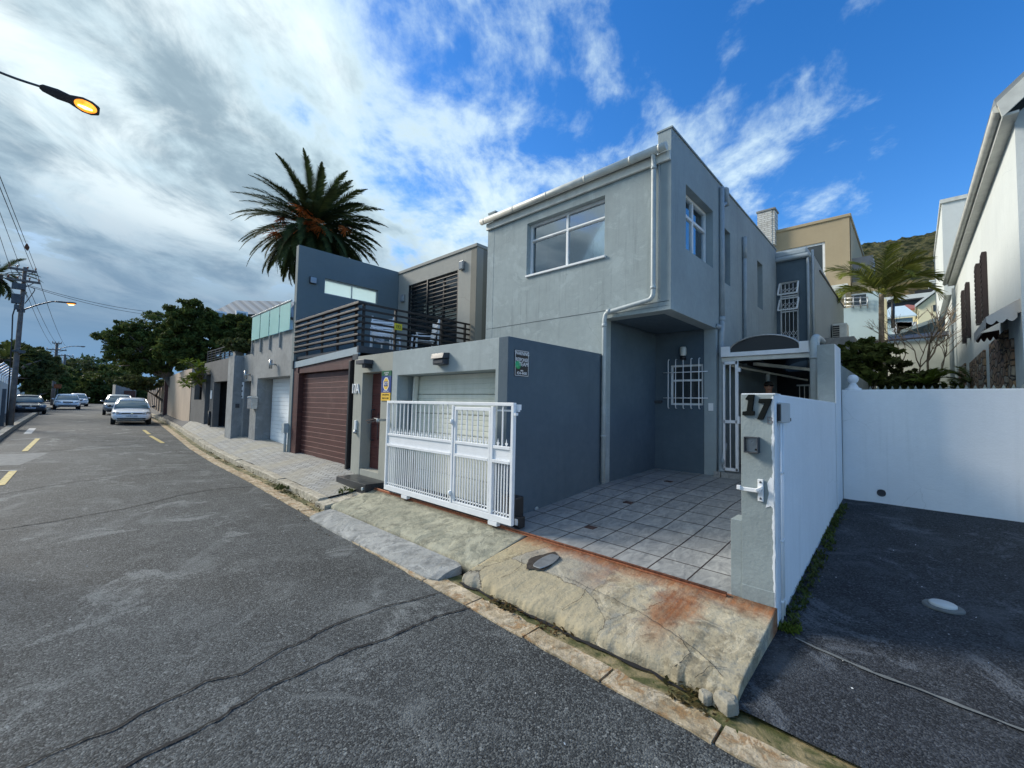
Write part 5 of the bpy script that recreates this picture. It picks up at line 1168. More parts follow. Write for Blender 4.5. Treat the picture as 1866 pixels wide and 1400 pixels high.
mb = MB(); mb.poly([(.84, 7.70, 5.20), (3.75, 7.70, 8.0), (3.75, 7.70, 8.2), (.80, 7.70, 5.40)], (0, .03, 0)); build('bargeboard', mb, 'pvc', wh)
mb = MB(); mb.poly([(.85, 7.74, 5.22), (wx(8)+.01, 7.74, 5.22), (wx(17)+.01, 17.2, 5.22), (.74, 17.2, 5.22)], (0, 0, .03)); build('soffit', mb, 'pvc', wh)
mb = MB(); mb.tube([(.815, 7.74, 5.34), (.69, 17.2, 5.30)], .052, 12); mb.poly([(.85, 7.75, 5.23), (.87, 7.75, 5.23), (.87, 7.75, 5.38), (.85, 7.75, 5.38)], (-.11, 9.45, 0)); build('gutter_pipe', mb, 'pvc', wh)
# shutters and windows, traced on the wall
M['brown'] = plain('brown_shutter', (.022, .013, .013), .5)
for k, quad in enumerate((((1774.5, 484), (1780, 480), (1782, 592), (1776, 594)), ((1785, 464), (1789, 462), (1794, 582), (1787.5, 584)), ((1748.5, 535), (1753, 531), (1758, 623), (1752, 626)), ((1756.5, 519), (1760, 517), (1765, 614), (1759.5, 616)))):
    P = [wp(*p, off=-.06) for p in quad]; ys = sorted(p[1] for p in P); y0, y1 = (P[0][1]+P[3][1])/2, (P[1][1]+P[2][1])/2; z1 = (P[0][2]+P[1][2])/2; z0 = (P[2][2]+P[3][2])/2
    ya = (y0+y1)/2; mb = MB(); mb.box(wx(ya)-.06, wx(ya)-.005, ya-.14, ya+.14, z0, z1)
    for i in range(12): mb.box(wx(ya)-.068, wx(ya)-.06, ya-.11, ya+.11, z0+.04+(z1-z0-.08)*i/12, z0+.04+(z1-z0-.08)*(i+.6)/12)
    build('shutter', mb, 'brown', wh)
for q0, q1 in (((1782, 482), (1787, 588)), ((1754, 532), (1758, 620))):
    A_ = wp(*q0); B_ = wp(*q1); ya = (A_[1]+B_[1])/2; mb = MB(); mb.box(wx(ya)-.012, wx(ya)-.002, ya-.28, ya+.28, B_[2], A_[2]); wd = build('window', mb, 'wframe', wh); mb = MB(); mb.box(wx(ya)-.018, wx(ya)-.013, ya-.22, ya+.22, B_[2]+.06, A_[2]-.06); sub('pane', mb, 'glass', wd)
for q in (((1836, 625), (1852, 706)), ((1769, 660), (1799, 706)), ((1749, 672), (1762, 706))):
    A_ = wp(*q[0]); B_ = wp(*q[1]); ya, yb_ = sorted((A_[1], B_[1])); mb = MB(); zt = A_[2]; mb.box(wx(ya)-.03, wx(ya)-.002, ya, yb_+.3, 1.2, zt); build('stone_panel', mb, 'stone', wh)
A_ = wp(1805, 640); B_ = wp(1842, 700); mb = MB(); mb.box(wx(9)-.035, wx(9)-.004, min(A_[1], B_[1]), max(A_[1], B_[1]), 1.2, 2.75); build('stone_panel', mb, 'stone', wh)
# door canopy with scalloped valance
aw = thing('door_awning', (.7, 9.0, 2.6), 'off-white canvas awning with a scalloped edge and brown lining over the side door', 'awning')
a = wp(1800, 583); ya = wp(1835, 560)[1]
y0, y1 = 8.05, 9.6; xo = .68
mb = MB(); mb.poly([(1.02, y0, 3.03), (xo, y0, 2.80), (1.02, y0, 2.84)], (0, .012, 0)); mb.poly([(1.0, y0+.013, 3.02), (xo, y0+.013, 2.80), (xo, y1, 2.80), (1.0, y1, 3.0)], (0, 0, .012)); build('canvas', mb, 'awning', aw)
def valance(p, q, drop, mat, nseg=9):
    p = Vector(p); q = Vector(q); mb = MB(); k = nseg*5; vs = []
    for i in range(k+1):
        t = i/k; c_ = p.lerp(q, t); vs += [c_, c_-Vector((0, 0, drop*(.6+.4*abs(math.sin(math.pi*t*nseg)))))]
    mb.add(vs, [(2*i, 2*i+1, 2*i+3, 2*i+2) for i in range(k)]); return build('valance', mb, mat, aw, fix=False)
valance((xo-.002, y0, 2.80), (xo-.002, y1, 2.80), .15, 'awning'); valance((xo, y0-.002, 2.80), (wx(9)-.02, y0-.002, 2.84), .10, 'awning', 3); valance((xo+.01, y1, 2.80), (wx(9)-.02, y1, 2.84), .14, 'awnbrown', 4)
mb = MB(); mb.poly([(.985, y0+.02, 2.99), (xo+.01, y0+.02, 2.79), (xo+.01, y1-.01, 2.79), (.965, y1-.01, 2.97)], (0, 0, -.006)); build('lining', mb, 'awnbrown', aw)
# taller white building beyond
wb = thing('rear_white_house', (3, 21, .4), 'second white plastered house with a patched blank wall, beyond the gabled one', 'house')
mb = MB(); mb.box(.90, 5, 17.6, 23, .3, 5.32); mb.poly([(.74, 19.0, 5.33), (.74, 26, 5.33), (.74, 26, 8.30), (.74, 19.0, 8.30)], (4, 0, 0)); build('wall', mb, 'whitehouse', wb)
mb = MB(); mb.box(.70, 4.8, 18.95, 26.1, 8.301, 8.42); build('parapet', mb, 'pvc', wb)
mb = MB(); mb.tube([(.88, 17.5, 5.2), (.88, 17.5, 4.6), (.80, 17.5, 4.2), (.80, 17.5, 2)], .05, 8); build('downpipe', mb, 'whitehouse', wb)

# small houses on the slope
def farbox(nm, lbl, cat, px0, py0, px1, py1, y, mat, depth=4, rt=None, group=None):
    a = at(px0, py0, 1, y); b = at(px1, py1, 1, y); t = thing(nm, ((a[0]+b[0])/2, y, b[2]), lbl, cat, group)
    mb = MB(); mb.box(a[0], b[0], y, y+depth, b[2]-6, a[2]); build('wall', mb, mat, t); return t, a, b
t, a, b = farbox('cream_house', 'cream house with a small window on the slope below the quarry', 'house', 1672, 560, 1726, 640, 45, 'cream', 6)
mb = MB(); mb.poly([(a[0], 44.99, a[2]), (b[0]+.5, 44.99, a[2]), (b[0]+.5, 44.99, a[2]+1.9)], (0, 6, 0)); build('gable', mb, 'cream', t)
mb = MB(); mb.poly([(a[0]-.15, 44.8, a[2]+.0), (b[0]+.6, 44.8, a[2]+2.0), (b[0]+.6, 44.8, a[2]+2.2), (a[0]-.15, 44.8, a[2]+.2)], (0, 6, 0)); build('roof_edge', mb, 'whitehouse', t)
c = at(1700, 556, 1, 44.9); c2 = at(1706, 567, 1, 44.9); mb = MB(); mb.box(c[0], c2[0]+.1, 44.9, 45, c2[2], c[2]); wq = build('window', mb, 'glass', t)
t, a, b = farbox('white_cottage', 'small pale blue-white cottage with a shiny metal roof, behind the bare tree', 'house', 1612, 583, 1664, 612, 38, 'bluewall', 5)
mb = MB(); mb.poly([(a[0]-.3, 37.7, a[2]), (b[0]+.2, 37.7, a[2]), (b[0]-.4, 41, a[2]+1.3), (a[0]+.2, 41, a[2]+1.3)], (0, 0, .1)); build('roof', mb, plain('shiny_roof', (.55, .66, .68), .4), t)
for px in (1626, 1634, 1643, 1652): c = at(px, 588, 1, 37.95); mb = MB(); mb.box(c[0], c[0]+.5, 37.9, 38, c[2]-1.0, c[2]); build('window', mb, 'wframe', t)
t, a, b = farbox('red_roof_house', 'house with a dark red roof just above the white cottage', 'house', 1628, 566, 1678, 585, 50, 'cream', 5)
mb = MB(); mb.poly([(a[0]-.5, 49.7, a[2]-.2), (b[0]+.5, 49.7, a[2]-.2), (b[0]-.8, 54, a[2]+1.0), (a[0]+.8, 54, a[2]+1.0)], (0, 0, .15)); build('roof', mb, 'terracotta', t)
t, a, b = farbox('flat_roof_house', 'dark glazed house with a long white flat roof under the quarry face', 'house', 1607, 553, 1690, 568, 62, 'dkgrey', 6)
mb = MB(); mb.box(a[0]-.5, b[0]+.6, 61.2, 68, a[2], a[2]+.45); build('roof', mb, 'whitehouse', t)
t, a, b = farbox('black_house', 'black box house with long windows at the foot of the quarry face', 'house', 1676, 537, 1712, 549, 80, 'dkgrey', 8)
mb = MB(); mb.box(a[0]+.3, b[0]-.3, 79.9, 80, b[2]+.3, a[2]-.6); build('window', mb, 'glass', t); mb = MB(); mb.box(a[0]-.5, b[0]+.5, 79, 88, a[2], a[2]+.4); build('roof', mb, 'black', t)
t, a, b = farbox('glass_house', 'pale glass-fronted house highest on the slope', 'house', 1704, 519, 1720, 540, 84, 'frostw', 8)
mb = MB(); mb.box(a[0]-.6, b[0]+.6, 83, 92, a[2], a[2]+.5); build('roof', mb, 'whitehouse', t)
t, a, b = farbox('dark_shed', 'dark lean-to carport beside the white rear house', 'carport', 1703, 592, 1722, 612, 26, 'whitehouse', 3)
mb = MB(); mb.box(a[0]+.1, b[0]-.1, 25.95, 25.99, b[2]-.1, a[2]-.1); build('opening', mb, 'black', t); mb = MB(); mb.poly([(a[0]-1.1, 25.5, a[2]-.35), (b[0]+.2, 25.5, a[2]+.25), (b[0]+.2, 25.5, a[2]+.4), (a[0]-1.1, 25.5, a[2]-.2)], (0, 3, 0)); build('roof', mb, 'whitehouse', t)
mb = MB(); a = at(1614, 610, 1, 30); b = at(1715, 612, 1, 30); mb.box(a[0], b[0], 30, 30.3, 0, a[2]); one('terrace_wall', mb, 'whitehouse', 'low white terrace wall between the bare tree and the cottages', 'wall')
pole_ = MB(); a = at(1627, 545, 1, 33); b = at(1627, 598, 1, 33); pole_.tube([b, a], .09, 7); pole_.bar(at(1618, 549, 1, 33), at(1636, 547, 1, 33), .12); one('utility_pole', pole_, 'black', 'short dark pole with a crosspiece in front of the cottages', 'pole')

# house with the metal roof behind the street trees
mr = thing('metal_roof_house', (-46, 12, 0), 'pale house with a hipped grey metal roof rising behind the trees', 'house')
c1 = Vector(dep(392, 556, 40)); pk = Vector(dep(430, 548, 42)); pk2 = Vector(dep(500, 560, 42)); 
e1 = Vector(dep(383, 571, 38)); e2 = Vector(dep(520, 572, 38)); zt = e1.z
eb1 = e1+Vector((-6, 8, 0)); eb2 = e2+Vector((-6, 8, 0)); e2.z = zt; eb1.z = zt; eb2.z = zt
pa = Vector(dep(430, 547.5, 42)); pb = Vector(dep(540, 552, 42)); pb.z = pa.z
mb = MB(); mb.add([e1, e2, eb2, eb1, pa, pb], [(0, 1, 5, 4), (1, 2, 5), (2, 3, 4, 5), (3, 0, 4), (0, 3, 2, 1)]); build('roof', mb, 'metalroof', mr)
ins = (e2-e1).normalized()*.5; mb = MB(); q = [e1+ins+Vector((-.3, .5, -6)), e2-ins+Vector((-.3, .5, -6)), eb2-ins+Vector((0, -.5, -6)), eb1+ins+Vector((0, -.5, -6))]; mb.poly(q, (0, 0, 5.9)); build('wall', mb, 'bluewall', mr)
fdir = (e2-e1).normalized(); nrm = Vector((fdir.y, -fdir.x, 0)); 
for px in (401, 440): c = Vector(dep(px, 580, 37.6)); mb = MB(); mb.bar(c+Vector((0, 0, -.6)), c+Vector((0, 0, .6)), .9, .3); wq = build('window', mb, 'wframe', mr); mb = MB(); mb.bar(c+Vector((0, 0, -.45))+nrm*.03, c+Vector((0, 0, .45))+nrm*.03, .65, .32); sub('pane', mb, 'glass', wq)
# far grey house with a red-brown garage at the bend, low white walls
fh = thing('far_grey_house', (-85, 7, .3), 'far grey house with a red-brown garage door at the bend of the street', 'house')
P0 = Vector(Zp_ := onroad(222, 733)); 
def fq(px0, py0, px1, py1, X_): a_ = at(px0, py0, 0, X_); b_ = at(px1, py1, 0, X_); return a_, b_
a, b = fq(211, 700, 247, 733, -62); mb = MB(); mb.box(-66, -62, a[1], b[1], 0, a[2]); build('wall', mb, 'mottled', fh)
a, b = fq(226, 712, 246, 728, -61.95); mb = MB(); mb.box(-61.98, -61.9, a[1], b[1], .3, a[2]); build('garage_door', mb, 'wood', fh)
a, b = fq(213, 690, 236, 701, -63); mb = MB(); mb.box(-66, -63, a[1], b[1], a[2]-1, a[2]); mb.box(-62.99, -62.9, a[1]+.5, a[1]+1.2, a[2]-.6, a[2]-.2); build('upper_wall', mb, 'bluewall', fh)
a, b = fq(181, 708, 199, 730, -95); mb = MB(); mb.box(-105, -95, a[1], b[1], 0, a[2]); mb.poly([(-95, a[1], a[2]), (-95, b[1], a[2]), (-95, (a[1]*.6+b[1]*.4), a[2]+1.4)], (-10, 0, 0)); one('far_white_building', mb, 'whitehouse', 'small far white building left of the parked cars at the street end', 'building')
# left side of the street
lw = thing('spiked_wall', (-28, -3, .3), 'pale blue-white wall with bent white spike brackets along the left pavement', 'wall')
ly = -2.35
a = at(0, 705, 1, ly); b = at(16, 768, 1, ly)
mb = MB(); mb.poly([(-22, ly, .2), (-30.5, ly, .2), (-30.5, ly, 1.78), (-22, ly, 1.85)], (0, -.2, 0)); build('wall', mb, 'bluewall', lw)
mb = MB(); mb.box(-31.2, -30.5, ly-.3, ly+.12, .2, 2.7); build('pier', mb, 'whitehouse', lw)
mb = MB(); mb.poly([(-31.2, ly, .2), (-48, ly, .3), (-48, ly, 1.8), (-31.2, ly, 2.35)], (0, -.2, 0)); build('wall', mb, 'whitehouse', lw)
mb = MB()
for i in range(9): x_ = -31.5-1.3*i; mb.tube([(x_, ly-.1, 2.2-.03*i), (x_, ly-.1, 2.7-.03*i), (x_-.1, ly+.25, 3.05-.03*i)], .045, 5)
for i in range(5): mb.tube([(-22-2*i, ly-.1, 1.8), (-22-2*i, ly-.1, 2.6)], .03, 5)
build('spike_brackets', mb, 'wpaint', lw)
gwl = MB(); gwl.box(-62, -48.2, ly-.6, ly-.4, .2, 2.0); one('low_wall', gwl, 'bluewall', 'low grey-blue wall behind the parked dark saloon', 'wall')
lh = thing('left_house', (-50, -9, 0), 'white house half hidden by trees on the left side of the street', 'house')
mb = MB(); mb.box(-60, -44, -9, -6.5, 0, 4.2); build('wall', mb, 'whitehouse', lh); mb = MB(); mb.poly([(-61, -9.2, 4.2), (-43, -9.2, 4.2), (-43, -6.0, 4.2), (-61, -6.0, 4.2)], (0, 0, .2)); mb.poly([(-60, -9, 4.4), (-44, -9, 4.4), (-46, -7.8, 5.5), (-58, -7.8, 5.5)], (0, 1.4, 0)); build('roof', mb, 'dkgrey', lh)
lp_ = MB(); lp_.loft([[(x_, ledge(x_)-.16, roadz(x_)+.10), (x_, ledge(x_)-6, roadz(x_)+.16)] for x_ in XS], caps=False, closed=False); struct('pavement', lp_, 'pathasphalt', fix=False)
kl = MB(); rr = random.Random(8); x = 3.0
while x > -70:
    z_ = roadz(x); e_ = ledge(x); kl.poly([(x, e_+.02, z_-.05), (x-.93, ledge(x-.93)+.02, roadz(x-.93)-.05), (x-.93, ledge(x-.93)-.16, roadz(x-.93)-.05), (x, e_-.16, z_-.05)], (0, 0, .165+rr.uniform(-.005, .005))); x -= .95
struct('kerb', kl, 'kerbgrey')
# hillside
hl_ = MB()
def hill(u, v):
    az_ = R(-24)+R(50)*u; d_ = 105+240*v; x_ = math.sin(az_)*d_; y_ = math.cos(az_)*d_
    top = 102+6*math.sin(u*5+.8)+6*math.sin(u*11)
    fo = min(1, max(0, (math.degrees(az_)+14)/11)); top *= .62+.38*fo*fo*(3-2*fo)
    z_ = 4+ (top)*(1-(1-v)**1.5) + .45*(2.2*math.sin(u*90+v*31)*math.cos(v*70-u*40)+1.6*math.sin(u*170)*math.sin(v*130)+.9*math.sin(u*391+v*99))*(.3+v)
    return (x_, y_, z_)
hl_.grid(170, 120, hill)
n = NT('hillside')
c = n.mix(n.mr(n.noise(.045, 9, .7, .5), .38, .62), (.075, .080, .034), (.165, .150, .070))
vb = n.vor(.32, 'F1', 'Distance'); c = n.mix(n.mr(vb, .25, .6, .9, 0), c, (.016, .030, .010))
c = n.mix(n.mr(n.noise(.09, 8, .75), .56, .66, 0, .8), c, (.15, .12, .06))
z_ = n.xyz()[2]; rock = n.math('MULTIPLY', n.mr(n.math('ADD', z_, n.math('MULTIPLY', n.noise(.05, 6), 26)), 50, 60, 1, 0), n.mr(n.noise(.08, 8, .7, .5), .44, .56))
c = n.mix(rock, c, n.mix(n.mr(n.noise(.25, 9, .75, 1), .35, .65), (.45, .28, .13), (.22, .16, .10)))
M['hill'] = n.fin(c, .95, n.bump(n.math('ADD', n.noise(.5, 8, .7), vb), 1, 3), spec=.1)
struct('hills', hl_, 'hill', fix=False)
# ------------------------------------------------------------------ vegetation
def frond(base, az_, el, length, droop, w_, nleaf, lw, rnd, twist=0.0, vee=.5, tipk=.25):
    """arching pinnate frond: returns rachis points and leaflet triangles (as quads)"""
    b = np.array(base, float); pts = []; p = b.copy(); e = el; st_ = length/14
    for i in range(15):
        pts.append(p.copy()); d = np.array([math.cos(az_)*math.cos(e), math.sin(az_)*math.cos(e), math.sin(e)]); p = p+d*st_; e -= droop/14*(.4+1.2*i/14)
    pts = np.array(pts); q = []
    for k in range(nleaf):
        t = .14+.86*k/nleaf; f = t*14; i = min(13, int(f)); c = pts[i]+(pts[i+1]-pts[i])*(f-i); tan = pts[i+1]-pts[i]; tan /= np.linalg.norm(tan)
        sd = np.array([-math.sin(az_), math.cos(az_), 0]); up = np.cross(sd, tan); up /= max(1e-6, np.linalg.norm(up))
        if up[2] < 0: up = -up
        L_ = w_*(math.sin(math.pi*min(1, t*.92+.08))**.6)*(.8+.4*rnd.random())
        if t > .85: L_ *= .75
        for s_ in (-1, 1):
            dr = sd*s_*(.72)+tan*(.62+.4*t)+up*(vee*.5)*(.3+rnd.random())-np.array([0, 0, tipk*rnd.random()]); dr /= np.linalg.norm(dr)
            wv_ = np.cross(dr, up); wv_ = wv_/max(1e-6, np.linalg.norm(wv_))*lw
            q += [c-wv_, c+wv_, c+dr*L_*.6+wv_*.8-np.array([0, 0, .02*L_]), c+dr*L_-np.array([0, 0, .12*L_])]
    return pts, np.array(q)
def make_palm(name, base, top, r0, r1, nf, flen, label, mat, w_, nleaf, lw, elr=(-.7, 1.45), droop=(.9, 1.5), cat='palm tree', pw=.8, seed=1, trunkmat='bark', crownshaft=False, fruit=False):
    rnd = random.Random(seed); t = thing(name, base, label, cat)
    mb = MB(); nseg = 16; B = Vector(base); T = Vector(top); path = [B.lerp(T, i/nseg) for i in range(nseg+1)]; rr_ = [(r0+(r1-r0)*i/nseg)*(1+.05*(i % 2)) for i in range(nseg+1)]
    if not crownshaft: rr_[-1] *= 1.5; rr_[-2] *= 1.35; rr_[-3] *= 1.15
    mb.tube(path, rr_, 10); build('trunk', mb, trunkmat, t)
    vs = []; rach = MB(); ga_ = 2.39996
    for k in range(nf):
        u_ = (k+.5)/nf; el = elr[1]+(elr[0]-elr[1])*u_**pw; az_ = k*ga_+rnd.uniform(-.15, .15); dr = droop[0]+(droop[1]-droop[0])*u_
        ln = flen*rnd.uniform(.85, 1.08)*(.80+.2*math.sin(math.pi*min(1, u_+.15)))
        b_ = (top[0]+.08*flen*math.cos(az_)*.5, top[1]+.08*flen*math.sin(az_)*.5, top[2]-.10*u_*flen*.6)
        P, q = frond(b_, az_, el+rnd.uniform(-.1, .1), ln, dr, w_, nleaf, lw, rnd)
        vs.append(q); rach.tube([tuple(p) for p in P[::2]], [max(.004, .012*flen/3*(1-i/8)) for i in range(len(P[::2]))], 4)
    npmesh('crown', np.concatenate(vs), 4, mat, t); build('frond_ribs', rach, mat if not fruit else 'lf_mid', t)
    return t
dc = dep(570, 418, 20)
dtop = (dc[0], dc[1], dc[2]+.15)
dp = make_palm('date_palm', (dc[0]+.1, dc[1]+.1, .6), dtop, .42, .34, 155, 3.4, 'large feathery date palm with orange fruit stalks, rising behind the grey blade wall', 'lf_date', .44, 84, .018, (-1.15, 1.50), (.75, 1.45), pw=.62, seed=4, fruit=True)
rnd = random.Random(12)
for k, (px, py, s_) in enumerate(((548, 385, 1.0), (512, 402, .8), (502, 428, .75), (558, 412, 1.1), (583, 418, 1.0), (628, 420, .6), (570, 405, .9))):
    c = np.array(dep(px, py, 18.8 if k != 5 else 19.2)); vs = []
    mb = MB()
    for i in range(70):
        a = np.array([rnd.gauss(0, .14), rnd.gauss(0, .14), rnd.gauss(-.02, .10)])*s_; e_ = c+a*1.6; s0 = c+np.array((0.1, .1, .18))*s_*.5+a*.3
        mb.tube([tuple(s0), tuple((s0+e_)/2+np.array((0, 0, .05))), tuple(e_)], .014*s_, 3, False)
    build('fruit_stalk', mb, 'orange', dp)
# palm in the back garden on the right
pt = dep(1606, 536, 13); pb_ = dep(1607, 722, 13.2)
make_palm('garden_palm', pb_, pt, .085, .06, 14, 1.85, 'slender green palm with arching fronds in the garden behind the white wall', 'lf_palm', .50, 56, .010, (.62, 1.5), (1.5, 2.5), pw=.9, seed=9, trunkmat='palebark', crownshaft=True)
def tree(name, base, blobs, label, cat, mat, nleaf, lsize, trunk=(.16, .07), seed=1, group=None, asp=.5, limbs=10, bark='bark', clump=260, gap=.0):
    """blobs: (cx,cy,cz,rx,ry,rz); leaves gather in clumps spread through the volume"""
    global RNG
    RNG = np.random.default_rng(seed); rnd = random.Random(seed)
    t = thing(name, base, label, cat, group)
    cs = []
    vol = np.array([b[3]*b[4]*b[5] for b in blobs]); vol = vol/vol.sum()
    for b, v_ in zip(blobs, vol):
        n_ = max(6, int(clump*v_)); d_ = rdir(n_); r_ = RNG.random((n_, 1))**.40; c = d_*r_*np.array(b[3:6])+np.array(b[:3]); cs.append(c)
    cs = np.concatenate(cs); rs = np.array([(b[3]+b[4]+b[5])/3 for b in blobs]).mean()*.20
    per = max(4, nleaf//len(cs)); pts = []
    for c in cs:
        k = int(per*(.5+RNG.random())); r_ = rs*(.5+1.1*RNG.random()); pts.append(c+rdir(k)*(RNG.random((k, 1))**.5)*r_*np.array([1.2, 1.2, .75]))
    pts = np.concatenate(pts)
    mb = MB(); B = Vector(base); ctr = Vector(np.mean([b[:3] for b in blobs], 0)); fork = B.lerp(ctr, .55)
    mb.tube([B, B.lerp(fork, .5)+Vector((.05, .03, 0)), fork], [trunk[0], trunk[0]*.85, trunk[1]*1.4], 9)
    for i in range(limbs):
        e_ = Vector(cs[rnd.randrange(len(cs))]); md = fork.lerp(e_, .5)+Vector((0, 0, .08*(e_-fork).length)); mb.tube([fork.lerp(B, .15*rnd.random()), md, e_], [trunk[1], trunk[1]*.6, trunk[1]*.15], 6)
    build('trunk', mb, bark, t); npmesh('crown', leaves(pts, lsize, asp), 4, mat, t); return t
def blob(px, py, d_, rx, rz, ry=None): c = dep(px, py, d_); return (*c, rx, ry or rx, rz)
# street trees behind the beige wall
tb = onroad(292, 752)
tree('street_tree', (-30.5, 5.0, .6), [blob(255, 630, 25, 1.5, 1.1, 2.2), blob(225, 618, 25, 1.2, .5), blob(290, 650, 25, 1.6, 1.0, 1.8), blob(305, 610, 25, 1.3, 1.0), blob(235, 660, 26, 1.0, .8), blob(245, 596, 25, 1.0, .35), blob(275, 578, 25.5, .8, .35), blob(275, 672, 25, 1.2, .5)], 'broad dark spreading street tree overhanging the beige wall', 'tree', 'lf_dark', 36000, .085, (.22, .09), 3, 'street trees above the parked cars', limbs=40, clump=360)
tree('street_tree', (-27.5, 6.6, .6), [blob(345, 600, 21, 1.25, 1.3), blob(330, 640, 21, 1.1, .9), blob(385, 612, 21, 1.1, 1.0), blob(350, 570, 21, .85, .6), blob(322, 580, 21.5, .5, .6), blob(385, 590, 21, .6, .5), blob(360, 655, 20.5, .9, .6)], 'tall dense dark evergreen tree beside the spreading street tree', 'tree', 'lf_dark', 36000, .085, (.2, .08), 5, 'street trees above the parked cars', limbs=16, clump=340)
tree('garden_tree', (-24, 9, .6), [blob(440, 600, 22, 1.1, .75), blob(420, 620, 21, .9, .6), blob(462, 618, 21, .7, .45), blob(470, 585, 23, .5, .3)], 'mid-green bushy tree behind the black railing, below the metal roof', 'tree', 'lf_mid', 20000, .09, (.14, .06), 8, limbs=10, clump=220)
tree('terrace_shrub', (-14.6, 4.6, 2.8), [blob(436, 630, 13.2, .55, .20), blob(450, 626, 13.2, .3, .16)], 'green shrub growing in the terrace planter beside the glass balustrade', 'shrub', 'lf_olive', 5000, .045, (.03, .02), 9, limbs=5, clump=70)
tree('hedge_bush', (-36, 5.2, .6), [blob(262, 698, 27, 1.0, .35, 1.4), blob(240, 694, 28, .8, .3, 1.2)], 'light olive climbing bush hanging over the panelled wall under the street tree', 'bush', 'lf_olive', 9000, .09, (.1, .05), 10, limbs=4, clump=120)
# frangipani with finger-like leaves
fp = thing('frangipani', (-20.8, 3.3, .6), 'bright green frangipani with leaf rosettes, leaning out by the dark doorway', 'small tree')
mb = MB(); vs = []; rnd = random.Random(21); RNG = np.random.default_rng(21)
root_ = Vector((-20.7, 3.9, .7)); 
for k in range(22):
    e_ = Vector(dep(rnd.uniform(332, 372), rnd.uniform(658, 705), rnd.uniform(15.5, 16.8))); mb.tube([root_+Vector((0, 0, 1.2)), root_.lerp(e_, .6)+Vector((0, 0, .7)), e_], [.04, .028, .016], 5)
    for j in range(13):
        a = 2.4*j; el = rnd.uniform(-.3, .9); d_ = np.array([math.cos(a)*math.cos(el), math.sin(a)*math.cos(el), math.sin(el)]); s_ = np.cross(d_, [0, 0, 1]); s_ /= np.linalg.norm(s_)
        c = np.array(e_); L_ = rnd.uniform(.22, .34); vs += [c, c+d_*L_*.55+s_*.045, c+d_*L_-np.array([0, 0, .04]), c+d_*L_*.55-s_*.045]
mb.tube([root_, root_+Vector((0, 0, 1.3))], .06, 7); build('trunk', mb, 'palebark', fp); npmesh('crown', np.array(vs), 4, 'lf_bright', fp)
# left side of the street
pl_ = dep(-8, 500, 27)
make_palm('left_palm', (pl_[0]-1, pl_[1], .3), pl_, .3, .22, 30, 2.1, 'palm at the left edge, its fronds reaching in behind the first power pole', 'lf_date', .34, 34, .022, (-.9, 1.3), (.9, 1.6), seed=31)
pl2 = dep(12, 655, 33)
make_palm('left_palm', (pl2[0]-.2, pl2[1], .3), pl2, .3, .25, 34, 2.0, 'shorter bushy palm behind the spiked wall on the left', 'lf_mid', .4, 30, .03, (-.9, 1.3), (.9, 1.6), seed=33)
tree('left_tree', (-46, -5, .3), [blob(50, 668, 38, 2.2, 1.6), blob(35, 650, 38, 1.6, 1.3), blob(66, 690, 37, 1.2, 1.2)], 'yellow-green tree behind the spiked wall on the left of the street', 'tree', 'lf_olive', 22000, .17, (.2, .1), 35, limbs=10, clump=300)
tree('left_tree', (-78, -3, .3), [blob(92, 696, 58, 2.2, 2.3), blob(86, 715, 56, 1.8, 1.5)], 'dark round tree beside the second power pole', 'tree', 'lf_dark', 16000, .22, (.2, .1), 36, limbs=8, clump=220)
for k, (px, py, d_, rx, rz, lb, mt_) in enumerate(((128, 688, 75, 4.2, 3.6, 'green tree closing the view just right of the second power pole', 'lf_olive'), (150, 700, 82, 4.5, 3.4, 'mid-green tree in the middle of the street end', 'lf_far'), (180, 686, 88, 6.5, 4.6, 'wide green tree behind the far white car', 'lf_far'), (112, 702, 70, 3.0, 3.0, 'smaller dark tree left of the street end trees', 'lf_dark'), (207, 702, 70, 4.2, 3.2, 'dark green tree behind the far grey house', 'lf_mid'))):
    c = dep(px, py, d_); tree('street_end_tree', (c[0], c[1], .3), [(*c, rx, rx, rz), (c[0]+1.5, c[1]+1, c[2]-1.5, rx*.9, rx*.9, rz*.7), (c[0]-1, c[1]-1.5, c[2]-2, rx, rx, rz*.7)], lb, 'tree', mt_, 15000, .30, (.3, .15), 40+k, 'trees closing the far end of the street', limbs=8, clump=240)
# garden behind the white wall
c = dep(1580, 655, 9.6)
tree('garden_shrub', (c[0], c[1], .5), [blob(1572, 648, 9.6, .55, .34), blob(1553, 672, 9.4, .30, .42), blob(1606, 640, 9.8, .45, .20), blob(1545, 645, 9.5, .22, .25), blob(1583, 628, 9.7, .30, .14), blob(1570, 690, 9.3, .35, .2), blob(1598, 680, 9.5, .2, .25)], 'large dark broad-leaved shrub behind the white wall, by the ball finial', 'shrub', 'lf_dark', 1900, .085, (.05, .02), 51, limbs=16, clump=110, asp=.6)
tree('low_bush', (.2, 13, .5), [blob(1650, 690, 10.4, .75, .22, .5), blob(1690, 702, 10.6, .6, .14, .5), blob(1628, 700, 10, .4, .25), blob(1640, 665, 10.4, .25, .3)], 'low green bush along the back of the spiked white wall', 'bush', 'lf_olive', 6000, .055, (.03, .02), 52, limbs=10, clump=150)
bt = thing('bare_tree', (dep(1690, 715, 10.8)), 'leafless pale tree with thin branching stems in front of the pale wall', 'tree')
mb = MB(); rnd = random.Random(5)
